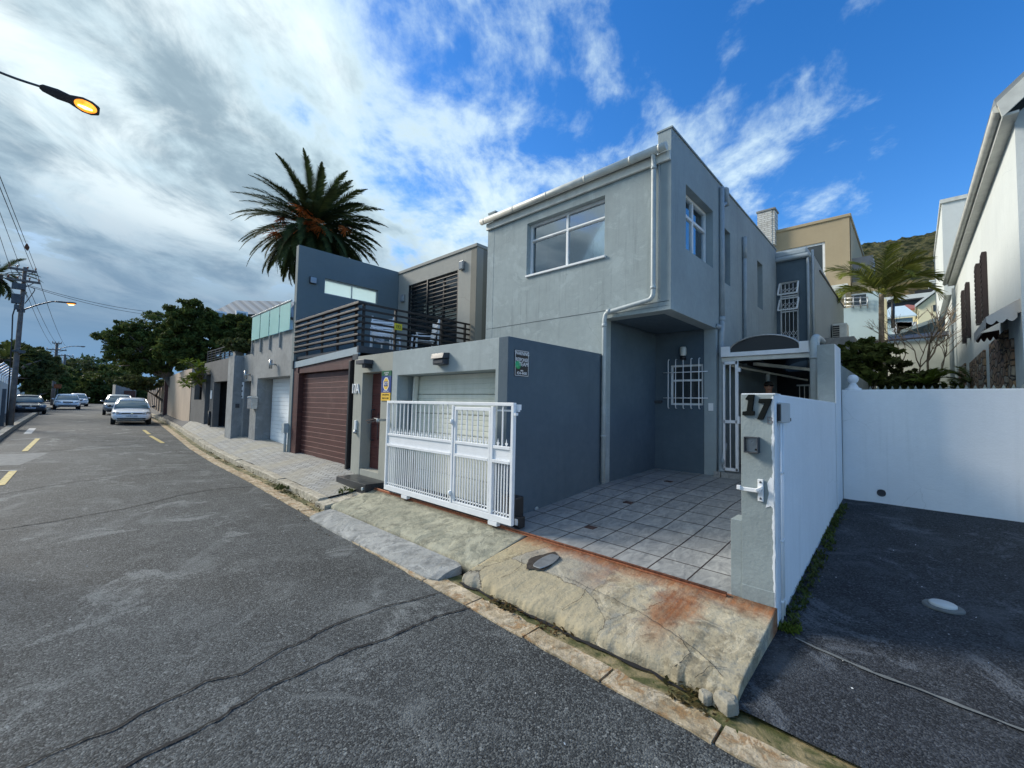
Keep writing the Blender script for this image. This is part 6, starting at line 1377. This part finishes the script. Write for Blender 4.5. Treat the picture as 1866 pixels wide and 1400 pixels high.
def branch(p, d, L_, r_, dep_):
    q = p+d*L_; m_ = p.lerp(q, .5)+Vector((rnd.uniform(-.04, .04), rnd.uniform(-.04, .04), rnd.uniform(-.02, .03)))*L_*2; mb.tube([p, m_, q], [r_, r_*.85, r_*.7], 5, False)
    if dep_ == 0: return
    for _ in range(2 if rnd.random() < .6 else 3):
        nd = (d+Vector((rnd.uniform(-.75, .75), rnd.uniform(-.75, .75), rnd.uniform(-.1, .45)))).normalized(); branch(q, nd, L_*rnd.uniform(.62, .9), r_*.68, dep_-1)
for px, py, dx_, ln in ((1690, 712, .02, .75), (1652, 712, -.12, .7), (1700, 708, .35, .5), (1672, 712, .1, .6)):
    p = Vector(dep(px, py, 10.8)); branch(p, Vector((dx_, .05, 1)).normalized(), ln, .035 if px == 1690 else .022, 4)
build('trunk', mb, 'palebark', bt)
def fan_plant(name, px, py, d_, r_, label, mat, n_=16, seed=3, cat='fern'):
    rnd = random.Random(seed); c = dep(px, py, d_); t = thing(name, c, label, cat); vs = []; rc = MB()
    for k in range(n_):
        P, q = frond(c, k*2.4, rnd.uniform(.35, 1.25), r_*rnd.uniform(.8, 1.1), 1.2, r_*.22, 26, .008, rnd); vs.append(q); rc.tube([tuple(p) for p in P[::3]], .006, 4)
    npmesh('fronds', np.concatenate(vs), 4, mat, t); build('stems', rc, mat, t)
fan_plant('cycad', 1772, 700, 9.4, .75, 'spiky olive cycad in front of the stone-clad wall', 'lf_olive', 22, 3, 'cycad')
fan_plant('fern', 1690, 702, 9.3, .55, 'yellow-green fern tips showing over the wall spikes', 'lf_bright', 14, 5)
fan_plant('fern', 1748, 716, 10.3, .5, 'darker fern beside the cycad', 'lf_mid', 14, 6)
# weeds and leaf litter
def tufts(name, pts, h_, n_per, mat, seed, wdt=.006):
    rg = np.random.default_rng(seed); q = []
    for (x_, y_, z_) in pts:
        for _ in range(n_per):
            a = rg.random()*6.28; l_ = h_*(.4+.9*rg.random()); b = np.array([x_+rg.normal()*.02, y_+rg.normal()*.02, z_]); d_ = np.array([math.cos(a)*.8, math.sin(a)*.8, .6+.5*rg.random()])*l_; s_ = np.array([-math.sin(a), math.cos(a), 0])*wdt*(1+rg.random())
            q += [b-s_, b+s_, b+d_*.6+s_, b+d_]
    o = npmesh(name, np.array(q), 4, mat); tag(o, kind='stuff'); return o
rnd = random.Random(77)
tufts('weeds', [(-.71+rnd.uniform(0, .07)*(1.2 if y_ < 5.5 else .8), y_, yz(y_)) for y_ in [3.48+.022*i for i in range(155)] if rnd.random() < .8], .035, 7, 'lf_mid', 1)
tufts('moss_tufts', [(-.67+rnd.uniform(-.03, .05), 3.50+rnd.uniform(-.03, .06), .05) for i in range(30)], .035, 8, 'lf_bright', 2)
tufts('weeds', [(x_, redge(x_)+rnd.uniform(.16, .34), roadz(x_)+.0) for x_ in [-6.3-.06*i for i in range(120)] if rnd.random() < .35], .03, 6, 'lf_dead', 3)
tufts('weeds', [(-6.25-rnd.uniform(0, .3), 3.0+rnd.uniform(-.1, .3), .16+rnd.uniform(0, .03)) for i in range(16)]+[(c[0]+.0, c[1]+.0, c[2]) for c in [at(516+rnd.uniform(-14, 14), 888+rnd.uniform(-5, 5), 2, .06) for _ in range(26)]], .05, 7, 'lf_mid', 4)
def litter(name, pts, size, mat, seed):
    rg = np.random.default_rng(seed); q = []
    for (x_, y_, z_) in pts:
        a = rg.random()*6.28; s_ = size*(.4+rg.random()); u_ = np.array([math.cos(a), math.sin(a), rg.normal()*.3])*s_; v_ = np.array([-math.sin(a), math.cos(a), rg.normal()*.4])*s_*.5; c = np.array([x_, y_, z_+.006+.01*rg.random()])
        q += [c-u_, c-v_, c+u_, c+v_]
    o = npmesh(name, np.array(q), 4, mat); tag(o, kind='stuff'); return o
P = []
for x0, n_ in ((-2.35, 150), (-.90, 120), (-1.9, 40), (-7.9, 120), (-6.3, 60), (-12, 60), (-14, 60)):
    for _ in range(n_): x_ = x0+rnd.gauss(0, .09 if x0 > -5 else .4); P.append((x_, redge(x_)+rnd.uniform(.14, .36), roadz(x_)-.02))
litter('leaf_litter', P, .019, 'lf_dead', 5)
litter('leaf_litter', [(x_, redge(x_)+rnd.uniform(.1, .38), roadz(x_)-.015) for x_ in [rnd.uniform(-6, -.2) for _ in range(60)]+[rnd.uniform(-16, -6) for _ in range(160)]], .010, 'lf_mid', 6)
M['chip'] = plain('white_chips', (.55, .58, .60), .6)
litter('gravel', [(rnd.uniform(-.6, 2.5), y_, yz(y_)) for y_ in [rnd.uniform(2.7, 6.8) for _ in range(75)]], .006, 'chip', 7)
litter('gravel', [(x_, y_, rz2(x_, y_)) for x_, y_ in [(rnd.uniform(-14, 0), rnd.uniform(-1.1, 2.1)) for _ in range(160)]], .005, 'chip', 8)
litter('leaf_litter', [(x_, y_, rz2(x_, y_)) for x_, y_ in [(rnd.gauss(-5.6, .5), 2.25+rnd.gauss(0, .10)) for _ in range(60)]], .012, 'lf_dead', 9)

# ------------------------------------------------------------------ power poles, wires, lamps
def lamp_head(parent, c, yaw, tilt=.12, k=1.0, roll=0.0, wk=1.0, lit=True):
    """street-lamp head: tapering dark body, amber bowl underneath; built along local +y"""
    M_ = Matrix.Rotation(yaw, 3, 'Z') @ Matrix.Rotation(tilt, 3, 'X') @ Matrix.Rotation(roll, 3, 'Y') @ Matrix.Diagonal((wk, 1, 1)); c = Vector(c)
    st_ = [(-.30, .020, .022), (-.27, .040, .04), (-.12, .058, .055), (.0, .050, .050), (.04, .062, .052), (.14, .088, .058), (.24, .084, .056), (.31, .055, .045), (.325, .045, .03)]
    rings = []
    for y_, w_, h_ in st_:
        rings.append([c+M_@(Vector((x_*w_, y_, z_*h_))*k) for x_, z_ in ((-1, 0), (-.8, .75), (-.3, 1), (.3, 1), (.8, .75), (1, 0), (.92, -.12), (.45, -.16), (-.45, -.16), (-.92, -.12))])
    mb = MB(); mb.loft(rings, smooth=True); hd = build('lamp_head', mb, 'dkgrey', parent)
    rings = []
    for j in range(6):
        q = math.cos(j/5*math.pi/2*.97); z_ = -.010-.045*math.sin(j/5*math.pi/2)
        rings.append([c+M_@(Vector((.066*q*math.cos(a), .175+.125*q*math.sin(a), z_))*k) for a in [2*math.pi*i/20 for i in range(20)]])
    mb = MB(); mb.loft(rings, smooth=True); sub('lamp_bowl', mb, 'glow' if lit else 'lens', hd)
    if not lit: return hd
    mb = MB(); mb.tube([c+M_@(Vector((0, .10, -.058))*k), c+M_@(Vector((0, .18, -.064))*k), c+M_@(Vector((.0, .255, -.052))*k)], [.010*k, .022*k, .010*k], 8); sub('lamp_filament', mb, 'tube', hd)
    return hd
def insul(mb, p, k=1.0): mb.lathe(p, [(0, 0), (.012*k, 0), (.012*k, .05*k), (.035*k, .055*k), (.02*k, .075*k), (.035*k, .08*k), (.02*k, .10*k), (.0, .12*k)], 8)
def power_pole(name, base, top, r_, arms, label, lamp=None, k=1.0):
    t = thing(name, base, label, 'power pole', 'wooden power poles along the left pavement')
    B = Vector(base); T = Vector(top); mb = MB(); mb.tube([B, B.lerp(T, .33), B.lerp(T, .66), T], [r_, r_*.9, r_*.78, r_*.62], 12); build('pole', mb, 'pole', t)
    for z_, w_, off in arms:
        p = B.lerp(T, (z_-B.z)/(T.z-B.z)); mb = MB(); mb.box(p.x+.10*k, p.x+.18*k, p.y-w_+off, p.y+w_+off, z_-.05*k, z_+.03*k); mb.bar((p.x+.14*k, p.y, z_-.30*k), (p.x+.14*k, p.y+w_*.6, z_-.05*k), .025*k); mb.bar((p.x+.14*k, p.y, z_-.30*k), (p.x+.14*k, p.y-w_*.6, z_-.05*k), .025*k); a_ = build('crossarm', mb, 'pole', t)
        mb = MB()
        for q in (-.9, -.35, .35, .9): insul(mb, (p.x+.14*k, p.y+w_*q+off, z_+.03*k), k)
        sub('insulators', mb, 'insul', a_)
    if lamp:
        z_, hx, hy, hz = lamp; p = B.lerp(T, (z_-B.z)/(T.z-B.z)); mb = MB(); mb.tube(smooth_path([(p.x, p.y, z_), (p.x, p.y+.32*(hy-p.y), z_+.28), (p.x+(hx-p.x)*.7, p.y+.68*(hy-p.y), hz-.02), (hx, hy-.28, hz)], .3, 5), .025*k, 8); mb.box(p.x-.06, p.x+.06, p.y-.10, p.y+.10, z_-.05, z_+.05); build('lamp_arm', mb, 'dkgrey', t); lamp_head(t, (hx, hy, hz), 0, .06, k, lit=(k == 1.0))
    return t
pp = power_pole('power_pole', (-24.5, -1.375, .28), (-24.5, -1.32, 6.40), .088, ((6.27, .36, -.05), (5.86, .42, .0)), 'nearest wooden power pole on the left, carrying a lit street lamp', (4.72, -24.5, -.22, 5.24))
mb = MB(); mb.box(-24.42, -24.25, -1.60, -1.25, 5.50, 5.72); mb.box(-24.4, -24.2, -1.58, -1.35, 4.95, 5.30); mb.box(-24.33, -24.2, -1.50, -1.38, 4.72, 4.9); mb.box(-24.7, -24.33, -1.50, -1.15, 3.15, 3.22); mb.box(-24.34, -24.28, -1.3, -1.15, 3.1, 3.2); build('switch_boxes', mb, 'dkgrey', pp)
mb = MB(); mb.tube([(-24.34, -1.45, 5.0), (-24.32, -1.52, 4.5), (-24.33, -1.49, 3.5), (-24.33, -1.46, .4)], .022, 6); mb.tube(smooth_path([(-24.4, -1.3, 5.7), (-24.3, -1.0, 5.6), (-24.3, -1.15, 5.2), (-24.4, -1.25, 5.0)], .1, 4), .014, 5); build('cable', mb, 'black', pp)
mb = MB(); mb.box(-24.36, -24.30, -1.62, -1.52, .3, 1.75); build('cable_guard', mb, 'dkgrey', pp)
q = at(100, 722, 2, .36)
def polex(px_top, py_top, X_, zb, ybase): a_ = at(px_top, py_top, 0, X_); return (X_, ybase if ybase is not None else a_[1], zb), a_
b_, t_ = polex(104, 625, -66, .36, None); c_ = at(148, 632, 0, -66)
p2 = power_pole('power_pole', b_, t_, .17, ((t_[2]-.05, .35, 0), (t_[2]-.75, .75, 0)), 'second power pole down the street, with an unlit lamp arm', (c_[2]-.5, -66, c_[1]-.1, c_[2]), 1.3)
b_, t_ = polex(118.5, 646, -92, .36, None); power_pole('power_pole', b_, t_, .2, ((t_[2]-.2, .9, 0),), 'thin power pole right of the second one, at the street end', None, 1.6)
b_, t_ = polex(108.5, 656, -110, .36, None); power_pole('power_pole', b_, t_, .2, ((t_[2]-.3, .9, 0),), 'farthest and shortest power pole, close behind the second one', None, 1.6)
# lamp over the road near the camera, on a pole outside the frame
nl = thing('street_lamp', (-7.55, -1.40, .1), 'close street lamp with a glowing amber bowl hanging in from the upper left', 'street lamp')
mb = MB(); mb.tube([(-7.55, -1.40, .0), (-7.55, -1.40, 3), (-7.55, -1.40, 5.6)], [.13, .11, .09], 12); build('pole', mb, 'pole', nl)
A = Vector(dep(70, 152, 1)); hA = Vector(at(72, 157, 2, 5.27)); hB = Vector(at(181, 205, 2, 5.20)); d_ = hB-hA; yaw = math.atan2(-d_.x, d_.y); kk = d_.length/.625
lamp_head(nl, hA+d_*.48, yaw, -.10, kk, R(-38), 1.30)
mb = MB(); mb.tube(smooth_path([(-7.55, -1.40, 4.9), (-7.52, -1.1, 5.25), tuple(hA+Vector((0, -.2, -.02))), tuple(hA+d_*.03)], .25, 5), .014, 8); build('lamp_arm', mb, 'dkgrey', nl)
def wire(name, pts, r_, label, sag=.0, cat='power line'):
    mb = MB()
    for a_, b_, s_ in pts:
        a_ = Vector(a_); b_ = Vector(b_); mb.tube([a_.lerp(b_, i/14)-Vector((0, 0, 4*s_*(i/14)*(1-i/14))) for i in range(15)], r_, 4, False)
    return one(name, mb, 'black', label, cat)
E_ = (-24.36, -24.36)
ends = []
for k, (y_, z_, pxl, pyl, lb) in enumerate(((-1.05, 6.42, 0, 322, 'topmost overhead wire running back from the nearest power pole'), (-1.0, 6.0, 0, 342, 'second overhead wire from the nearest power pole, where the bird perches'), (-1.45, 6.4, 0, 388, 'third overhead wire from the nearest power pole'), (-1.6, 6.0, 0, 432, 'lowest overhead wire from the nearest power pole'))):
    # runs on past the frame edge to a pole behind the camera
    Pl = at(pxl, pyl, 1, y_-.05); s_ = Vector((E_[0], y_, z_)); e_ = s_+(Vector(Pl)-s_)*3.2
    wire('power_line', [(s_, e_, .0)], .007, lb)
    if k == 1: bird_at = s_.lerp(Vector(Pl), .0); bl_ = (s_, Vector(Pl))
for k, (y_, z_, lb) in enumerate(((-1.05, 6.38, 'outer wire strung between the first two power poles'), (-1.3, 5.96, 'inner wire strung between the first two power poles'), (-1.55, 6.38, 'left-hand wire strung between the first two power poles'))):
    wire('power_line', [((-24.36, y_, z_), (-65.8, at(104, 640, 0, -66)[1]+(.6-.5*k), at(104, 632, 0, -66)[2]+.1), .35)], .010, lb)
for k, (px, py, lb) in enumerate(((300, 566, 'upper service wire crossing from the nearest pole to the tree'), (290, 571, 'lower service wire crossing from the nearest pole to the tree'))):
    wire('power_line', [((-24.4, -1.2, 5.72-.04*k), dep(px+30, py+6, 24), .25)], .009, lb)
wire('power_line', [(dep(60, 659, 50), dep(215, 663, 55), .1)], .012, 'thin wire crossing the sky low over the end of the street')
# bird
bp = at(49, 452.5, 1, -1.05)
bd = MB(); B_ = Vector(bp)
bd.loft([[B_+Vector((-.02*0+x_*.0, 0, 0))+Vector((dx_, math.cos(a)*w_, math.sin(a)*w_*1.05+zc)) for a in [2*math.pi*i/10 for i in range(10)]] for dx_, w_, zc, x_ in ((-.28, .010, -.05, 0), (-.18, .025, -.02, 0), (-.08, .065, .02, 0), (.02, .075, .04, 0), (.09, .055, .075, 0), (.12, .038, .11, 0), (.155, .032, .135, 0), (.185, .012, .13, 0), (.215, .003, .125, 0))], smooth=True)
for s_ in (-1, 1): bd.tube([B_+Vector((0, s_*.02, -.02)), B_+Vector((.01, s_*.02, -.09))], .006, 4)
bd.v = [tuple(B_[i]+(v_[i]-B_[i])*.72 for i in range(3)) for v_ in bd.v]
bird = one('bird', bd, plain('bird_feathers', (.14, .075, .06), .8, .4, 30), 'reddish-brown bird perched on an overhead wire', 'bird')

# ------------------------------------------------------------------ cars (metres, front towards +x, then scaled to plan units)
def car(name, loc, yaw, label, paint, L_=3.95, W_=1.66, Hh=1.46, kind='hatch', group='cars parked along the street', lower=None, plate='CA 417 238'):
    t = thing(name, loc, label, 'car', group, yaw, True); k = 1/S
    def sc_(mb): mb.v = [(a*k, b*k, c*k) for a, b, c in mb.v]; return mb
    hw = W_/2; f = L_/2
    suv = kind == 'suv'; belt = .62*Hh+.02; hood = belt-.10 if not suv else belt-.04; z0 = .22 if not suv else .30
    tail = .93 if kind != 'saloon' else .66
    # side profile stations: x, bottom, top, half width
    st_ = [(f, z0+.20, hood-.30, hw*.72), (f-.05, z0+.05, hood-.22, hw*.84), (f-.16, z0+.0, hood-.12, hw*.93), (f-.45, z0, hood-.05, hw*.985), (f-.95, z0, hood+.01, hw), (f-1.15, z0, belt-.02, hw), (0, z0, belt, hw), (-f+.9, z0, belt+.03, hw), (-f+.35, z0, belt+.04 if kind != 'saloon' else belt+.02, hw*.98), (-f+.10, z0+.04, belt-.02, hw*.93), (-f+.0, z0+.15, belt-.20, hw*.82)]
    rings = []
    for x_, zb, zt, w_ in st_:
        m_ = (zb+zt)/2; half = [(0, zb), (.55, zb), (.90, zb+.03), (.99, zb+.16), (1.0, m_), (.985, zt-.10), (.90, zt-.015), (.6, zt+.012), (0, zt+.025)]
        rings.append([(x_, w_*a, b) for a, b in half]+[(x_, -w_*a, b) for a, b in half[-2:0:-1]])
    mb = MB(); mb.loft(rings, smooth=True); body = build('body', sc_(mb), paint, t, subs=1)
    # glasshouse
    xf0, xf1 = f-1.05, f-1.05-.78; xr1, xr0 = -f+(.75 if kind != 'saloon' else 1.25), -f+(.18 if kind != 'saloon' else .65)
    G = [(xf0, belt-.03, belt-.02, .83), (xf0-.25, belt-.04, belt+.17, .82), (xf1+.15, belt-.04, Hh-.10, .78), (xf1-.10, belt-.04, Hh-.045, .77), (0-.2, belt-.04, Hh-.03, .77), (xr1+.1, belt-.04, Hh-.06, .75), (xr1-.25, belt-.03, Hh-.20, .76), (xr0, belt-.02, belt+.02, .78)]
    rings = []
    for x_, zb, zt, w_ in G:
        h_ = zt-zb; half = [(0, zb), (w_+.10, zb), (w_+.10-.16*min(1, h_/.5), zb+h_*.82), (w_-.06-.12*min(1, h_/.5), zt), (0, zt+.02)]
        rings.append([(x_, hw*a, b) for a, b in half]+[(x_, -hw*a, b) for a, b in half[-2:0:-1]])
    mb = MB(); mb.loft(rings, smooth=True); gl_ = build('windows', sc_(mb), 'glassdark', t)
    # roof skin and pillars
    rings = []
    for x_, zt, w_ in ((xf1+.24, Hh-.125, .60), (xf1+.05, Hh-.065, .66), (xf1-.2, Hh-.025, .68), (-.2, Hh-.005, .68), (xr1+.1, Hh-.035, .66), (xr1-.10, Hh-.10, .62)):
        rings.append([(x_, hw*w_*a, zt+b) for a, b in ((-1, -.035), (-.95, 0), (-.5, .018), (0, .024), (.5, .018), (.95, 0), (1, -.035), (.5, -.04), (-.5, -.04))])
    mb = MB(); mb.loft(rings, smooth=True)
    for s_ in (-1, 1):
        mb.tube([(xf0+.02, s_*hw*.90, belt-.02), (xf0-.32, s_*hw*.815, belt+.22), (xf1+.15, s_*hw*.70, Hh-.085)], .030, 6)
        mb.bar((-.10, s_*hw*.91, belt), (-.16, s_*hw*.70, Hh-.05), .07, .03); mb.tube([(xr0+.1, s_*hw*.86, belt+.0), (xr1-.12, s_*hw*.72, Hh-.14)], .045, 6)
    sub('roof', sc_(mb), paint, gl_) if False else build('roof', sc_(mb), paint, t)
    # lights, grille, bumper, plate
    zl = hood-.20
    for s_ in (-1, 1):
        mb = MB(); rings = [[(f-.02-.02*j*j-.11*(abs(y_)-.45)*0, 0, 0)] for j in range(1)]
        pts = [(f-.04, s_*hw*.50, zl-.05), (f-.05, s_*hw*.50, zl+.03), (f-.14, s_*hw*.74, zl+.085), (f-.26, s_*hw*.92, zl+.075), (f-.25, s_*hw*.945, zl-.01), (f-.10, s_*hw*.80, zl-.07)]
        mb.poly(pts, (.028, s_*.012, 0)); hl2 = build('headlight', sc_(mb), 'lens', t, bev=.01)
        mb = MB(); mb.lathe((f-.05, s_*hw*.70, zl), [(0, 0), (.055, 0), (.05, .02), (0, .03)], 12, 'x'); sub('bulb', sc_(mb), 'chrome', hl2)
    mb = MB(); mb.poly([(f-.005, -hw*.50, zl-.035), (f-.005, -hw*.50, zl+.030), (f-.005, hw*.50, zl+.030), (f-.005, hw*.50, zl-.035)] if not suv else [(f-.03, -hw*.34, zl-.14), (f-.03, -hw*.38, zl+.06), (f-.03, hw*.38, zl+.06), (f-.03, hw*.34, zl-.14)], (.015, 0, 0)); gr_ = build('grille', sc_(mb), 'black', t)
    mb = MB(); mb.lathe((f+.012, 0, zl), [(.040, -.003), (.055, 0), (.055, .008), (.040, .010)], 18, 'x') if not suv else mb.tube([(f-.01, -.12, zl), (f-.01, .12, zl)], .012, 6); sub('badge', sc_(mb), 'chrome', gr_)
    mb = MB(); zi = z0+.115; mb.poly([(f-.035, -hw*.66, zi-.035), (f-.03, -hw*.72, zi+.045), (f-.03, hw*.72, zi+.045), (f-.035, hw*.66, zi-.035)], (.02, 0, 0)); build('bumper_intake', sc_(mb), 'black', t)
    mb = MB(); zp = (zl+zi)/2+.0; mb.box(f-.005, f+.012, -.25, .25, zp-.055, zp+.055); pl_ = build('number_plate', sc_(mb), 'plate', t)
    sub('lettering', sc_(text_mb(plate, .085, .001, (f+.014, 0, zp), (0, 1, 0), (0, 0, 1))), 'navy', pl_)
    for s_ in (-1, 1):
        mb = MB(); mb.lathe((0, 0, 0), [(0, -.05), (.05, -.045), (.07, 0), (.05, .045), (0, .05)], 10, 'x'); mb.v = [(a+xf0-.18, b*1.3+s_*(hw+.09), c+belt+.07) for a, b, c in mb.v]; mb.bar((xf0-.2, s_*hw*.92, belt+.03), (xf0-.2, s_*(hw+.05), belt+.05), .03); build('mirror', sc_(mb), paint if kind != 'hatch' else 'black', t)
        mb = MB(); mb.box(-f+.02, -f+.12, s_*hw*.80-.06, s_*hw*.80+.06, belt-.22, belt+.05); build('tail_light', sc_(mb), 'rust', t, bev=.01)
    rw = .29 if not suv else .35
    for xx in (f-.78, -f+.72):
        for s_ in (-1, 1):
            yy = s_*(hw-.10); mb = MB(); mb.lathe((xx, yy, rw), [(rw*.62, -.095), (rw*.93, -.095), (rw, -.06), (rw, .06), (rw*.93, .095), (rw*.62, .095)], 24, 'y'); ty_ = build('wheel', sc_(mb), 'rubber', t)
            mb = MB(); o_ = s_*.07; mb.lathe((xx, yy+o_, rw), [(0, -.012), (rw*.63, -.02), (rw*.63, .012), (rw*.5, .0), (0, .012)], 20, 'y'); sub('rim', sc_(mb), 'steel', ty_)
    mb = MB(); mb.box(-f+.25, f-.25, -hw+.25, hw-.25, z0-.04, z0+.10); build('underbody', sc_(mb), 'black', t)
    if lower: mb = MB(); mb.box(f-.03, f+.02, -hw*.70, hw*.70, z0+.0, z0+.16); build('lower_bumper', sc_(mb), 'black', t, bev=.02)
    return t
def carpos(pxl, pxr, py, W_):
    """place a car front seen between two pixel columns at ground row py; returns centre of the front"""
    a_ = onroad(pxl, py); b_ = at(pxr, py, 0, a_[0]); return a_, b_
a_, b_ = carpos(200, 277, 775.5, 1.66); ang = R(176.5)
# the cars face the camera: local +x turned to world +x, along the street
def place(pxc, py, L_, yaw, **kw):
    p = onroad(pxc, py); fx = Vector((math.cos(yaw), math.sin(yaw), 0))*(L_/2/S); return (p[0]-fx.x, p[1]-fx.y, roadz(p[0])-.012)
car('hatchback', place(239, 774.5, 3.95, R(-4)), R(-4), 'small white hatchback parked nearest on the right, facing us', 'carwhite', plate='CA 417 238')
car('parked_suv', place(216, 757, 4.5, R(-3)), R(-3), 'silver and dark crossover parked just behind the white hatchback', 'carsilver', 4.5, 1.85, 1.62, 'suv', lower=True, plate='CA 905 61')
car('parked_suv', place(123, 746.5, 4.8, R(2)), R(2), 'large white estate car parked on the left, facing us', 'carwhite', 4.8, 1.88, 1.56, 'suv', plate='CF 280 14')
car('parked_suv', place(143, 741, 4.9, R(2)), R(2), 'white car mostly hidden behind the large white estate car', 'carwhite', 4.9, 1.86, 1.72, 'suv', plate='CA 77 120')
car('saloon_car', place(55, 755, 4.4, R(8)), R(8), 'dark grey-blue saloon parked half on the left pavement', 'cardark', 4.4, 1.74, 1.44, 'saloon', plate='CA 62 557')
car('far_car', place(169.5, 730.5, 4.2, R(-4)), R(-4), 'tiny white car far away in the middle of the street', 'carwhite', 4.2, 1.7, 1.42, 'hatch', plate='CA')

# road sign by the second pole
rs = thing('road_sign', at(104, 722, 0, -58), 'round-topped reddish road sign at the foot of the second power pole', 'sign')
p = at(105, 704, 0, -58); mb = MB(); mb.box(-58.02, -57.98, p[1]-.25, p[1]+.25, p[2]-.2, p[2]+.2); build('plate', mb, 'rust', rs, bev=.1); mb = MB(); mb.tube([(-58.05, p[1], .3), (-58.05, p[1], p[2])], .05, 6); build('post', mb, 'dkgrey', rs)

# ------------------------------------------------------------------ person in the dark porch
def skinned(name, verts, edges, rad, mat, parent, root=0, lv=2):
    me = bpy.data.meshes.new(name); me.from_pydata([tuple(c*S for c in v_) for v_ in verts], edges, []); o = bpy.data.objects.new(name, me); C.objects.link(o)
    o.modifiers.new('skin', 'SKIN'); sk = me.skin_vertices[0].data
    for i, r_ in enumerate(rad): sk[i].radius = (r_[0]*S, r_[1]*S) if isinstance(r_, tuple) else (r_*S, r_*S); sk[i].use_root = (i == root)
    m_ = o.modifiers.new('sub', 'SUBSURF'); m_.levels = lv; m_.render_levels = lv
    dg = bpy.context.evaluated_depsgraph_get(); dg.update(); me2 = bpy.data.meshes.new_from_object(o.evaluated_get(dg)); bpy.data.objects.remove(o)
    me2.materials.clear(); me2.materials.append(M[mat]); me2.polygons.foreach_set('use_smooth', [True]*len(me2.polygons)); o2 = bpy.data.objects.new(name, me2); C.objects.link(o2)
    if parent is not None: o2.parent = parent
    return o2
px_, py_ = -1.88, 8.6; k = 1/S
hy = math.atan2(-8.6, 1.88)     # faces the camera
pr = tag(bpy.data.objects.new('person', None), 'person standing in the dark porch, face just visible over the top of the numbered pier', 'person'); C.objects.link(pr)
pr.location = Vector((px_, py_, .60))*S; pr.rotation_euler = (0, 0, hy+math.pi/2)   # local -y is forward
Vt = [(0, 0, .95), (0, .0, 1.10), (0, .01, 1.30), (0, .02, 1.42), (0, .01, 1.50), (0, -.01, 1.58), (0, -.01, 1.66),
      (.17, .02, 1.41), (.22, .03, 1.15), (.21, -.06, .92), (-.17, .02, 1.41), (-.22, .03, 1.15), (-.21, -.06, .92),
      (.10, 0, .90), (.11, -.01, .50), (.12, .02, .08), (.12, -.12, .03), (-.10, 0, .90), (-.11, -.01, .50), (-.12, .02, .08), (-.12, -.12, .03)]
Ed = [(0, 1), (1, 2), (2, 3), (3, 4), (4, 5), (5, 6), (3, 7), (7, 8), (8, 9), (3, 10), (10, 11), (11, 12), (0, 13), (13, 14), (14, 15), (15, 16), (0, 17), (17, 18), (18, 19), (19, 20)]
Ra = [(.16, .11), (.145, .10), (.17, .11), (.11, .08), .05, (.075, .088), (.072, .085), .06, .042, .03, .06, .042, .03, .085, .06, .042, .035, .085, .06, .042, .035]
body = skinned('body', [tuple(c*k for c in v_) for v_ in Vt], Ed, [tuple(c*k for c in r_) if isinstance(r_, tuple) else r_*k for r_ in Ra], 'skin', pr)
def skl(name, vv, ee, ra, mat): return skinned(name, [tuple(c*k for c in v_) for v_ in vv], ee, [tuple(c*k for c in r_) if isinstance(r_, tuple) else r_*k for r_ in ra], mat, pr)
skl('shirt', [(0, 0, .92), (0, 0, 1.10), (0, .01, 1.30), (0, .02, 1.41), (.17, .02, 1.40), (.22, .03, 1.18), (-.17, .02, 1.40), (-.22, .03, 1.18)], [(0, 1), (1, 2), (2, 3), (3, 4), (4, 5), (3, 6), (6, 7)], [(.175, .125), (.16, .115), (.185, .125), (.12, .09), .075, .06, .075, .06], 'shirt')
skl('trousers', [(0, 0, .97), (.10, 0, .88), (.11, -.01, .50), (.12, .02, .12), (-.10, 0, .88), (-.11, -.01, .50), (-.12, .02, .12)], [(0, 1), (1, 2), (2, 3), (0, 4), (4, 5), (5, 6)], [(.17, .12), .10, .075, .06, .10, .075, .06], 'trouser')
for s_ in (-1, 1):
    for j, (dx_, ln) in enumerate(((-.024, .065), (-.008, .078), (.008, .072), (.022, .058))):
        x_ = s_*.21; skl('finger', [(x_+dx_*.2, -.065+dx_, .86), (x_, -.075+dx_, .84), (x_-s_*.01, -.080+dx_, .84-ln)], [(0, 1), (1, 2)], [.010, .009, .007], 'skin')
    skl('thumb', [(s_*.205, -.09, .895), (s_*.19, -.115, .865), (s_*.185, -.12, .84)], [(0, 1), (1, 2)], [.012, .010, .008], 'skin')
mb = MB()
for s_ in (-1, 1): mb.lathe((s_*.030*k, -.088*k, 1.645*k), [(0, -.010), (.009, -.008), (.012, 0), (.009, .008), (0, .010)], 10, 'y')
e_ = build('eyes', mb, 'black'); e_.parent = pr
mb = MB(); mb.poly([(0, -.088*k, 1.65*k), (-.014*k, -.088*k, 1.60*k), (0, -.118*k, 1.60*k), (.014*k, -.088*k, 1.60*k)], (0, .01, .002)); o_ = build('nose', mb, 'skin', bev=.004); o_.parent = pr
mb = MB(); mb.box(-.022*k, .022*k, -.098*k, -.088*k, 1.565*k, 1.575*k); o_ = build('mouth', mb, 'terracotta', bev=.002); o_.parent = pr
mb = MB()
for s_ in (-1, 1): mb.lathe((s_*.075*k, .005*k, 1.625*k), [(0, -.008), (.016, -.006), (.022, 0), (.014, .006), (0, .008)], 10, 'x')
o_ = build('ears', mb, 'skin'); o_.parent = pr
rings = []
for j in range(7):
    a = j/6*math.pi/2; q = math.cos(a); rings.append([(.088*k*q*math.cos(t), (.012+.100*q*math.sin(t))*k, (1.665+.085*math.sin(a)-.035*(math.sin(t) > .1)*(1-j/6))*k) for t in [2*math.pi*i/16 for i in range(16)]])
mb = MB(); mb.loft(rings, smooth=True); o_ = build('hair', mb, 'hair'); o_.parent = pr

for o in list(bpy.data.objects):
    if '_b' in o: del o['_b']
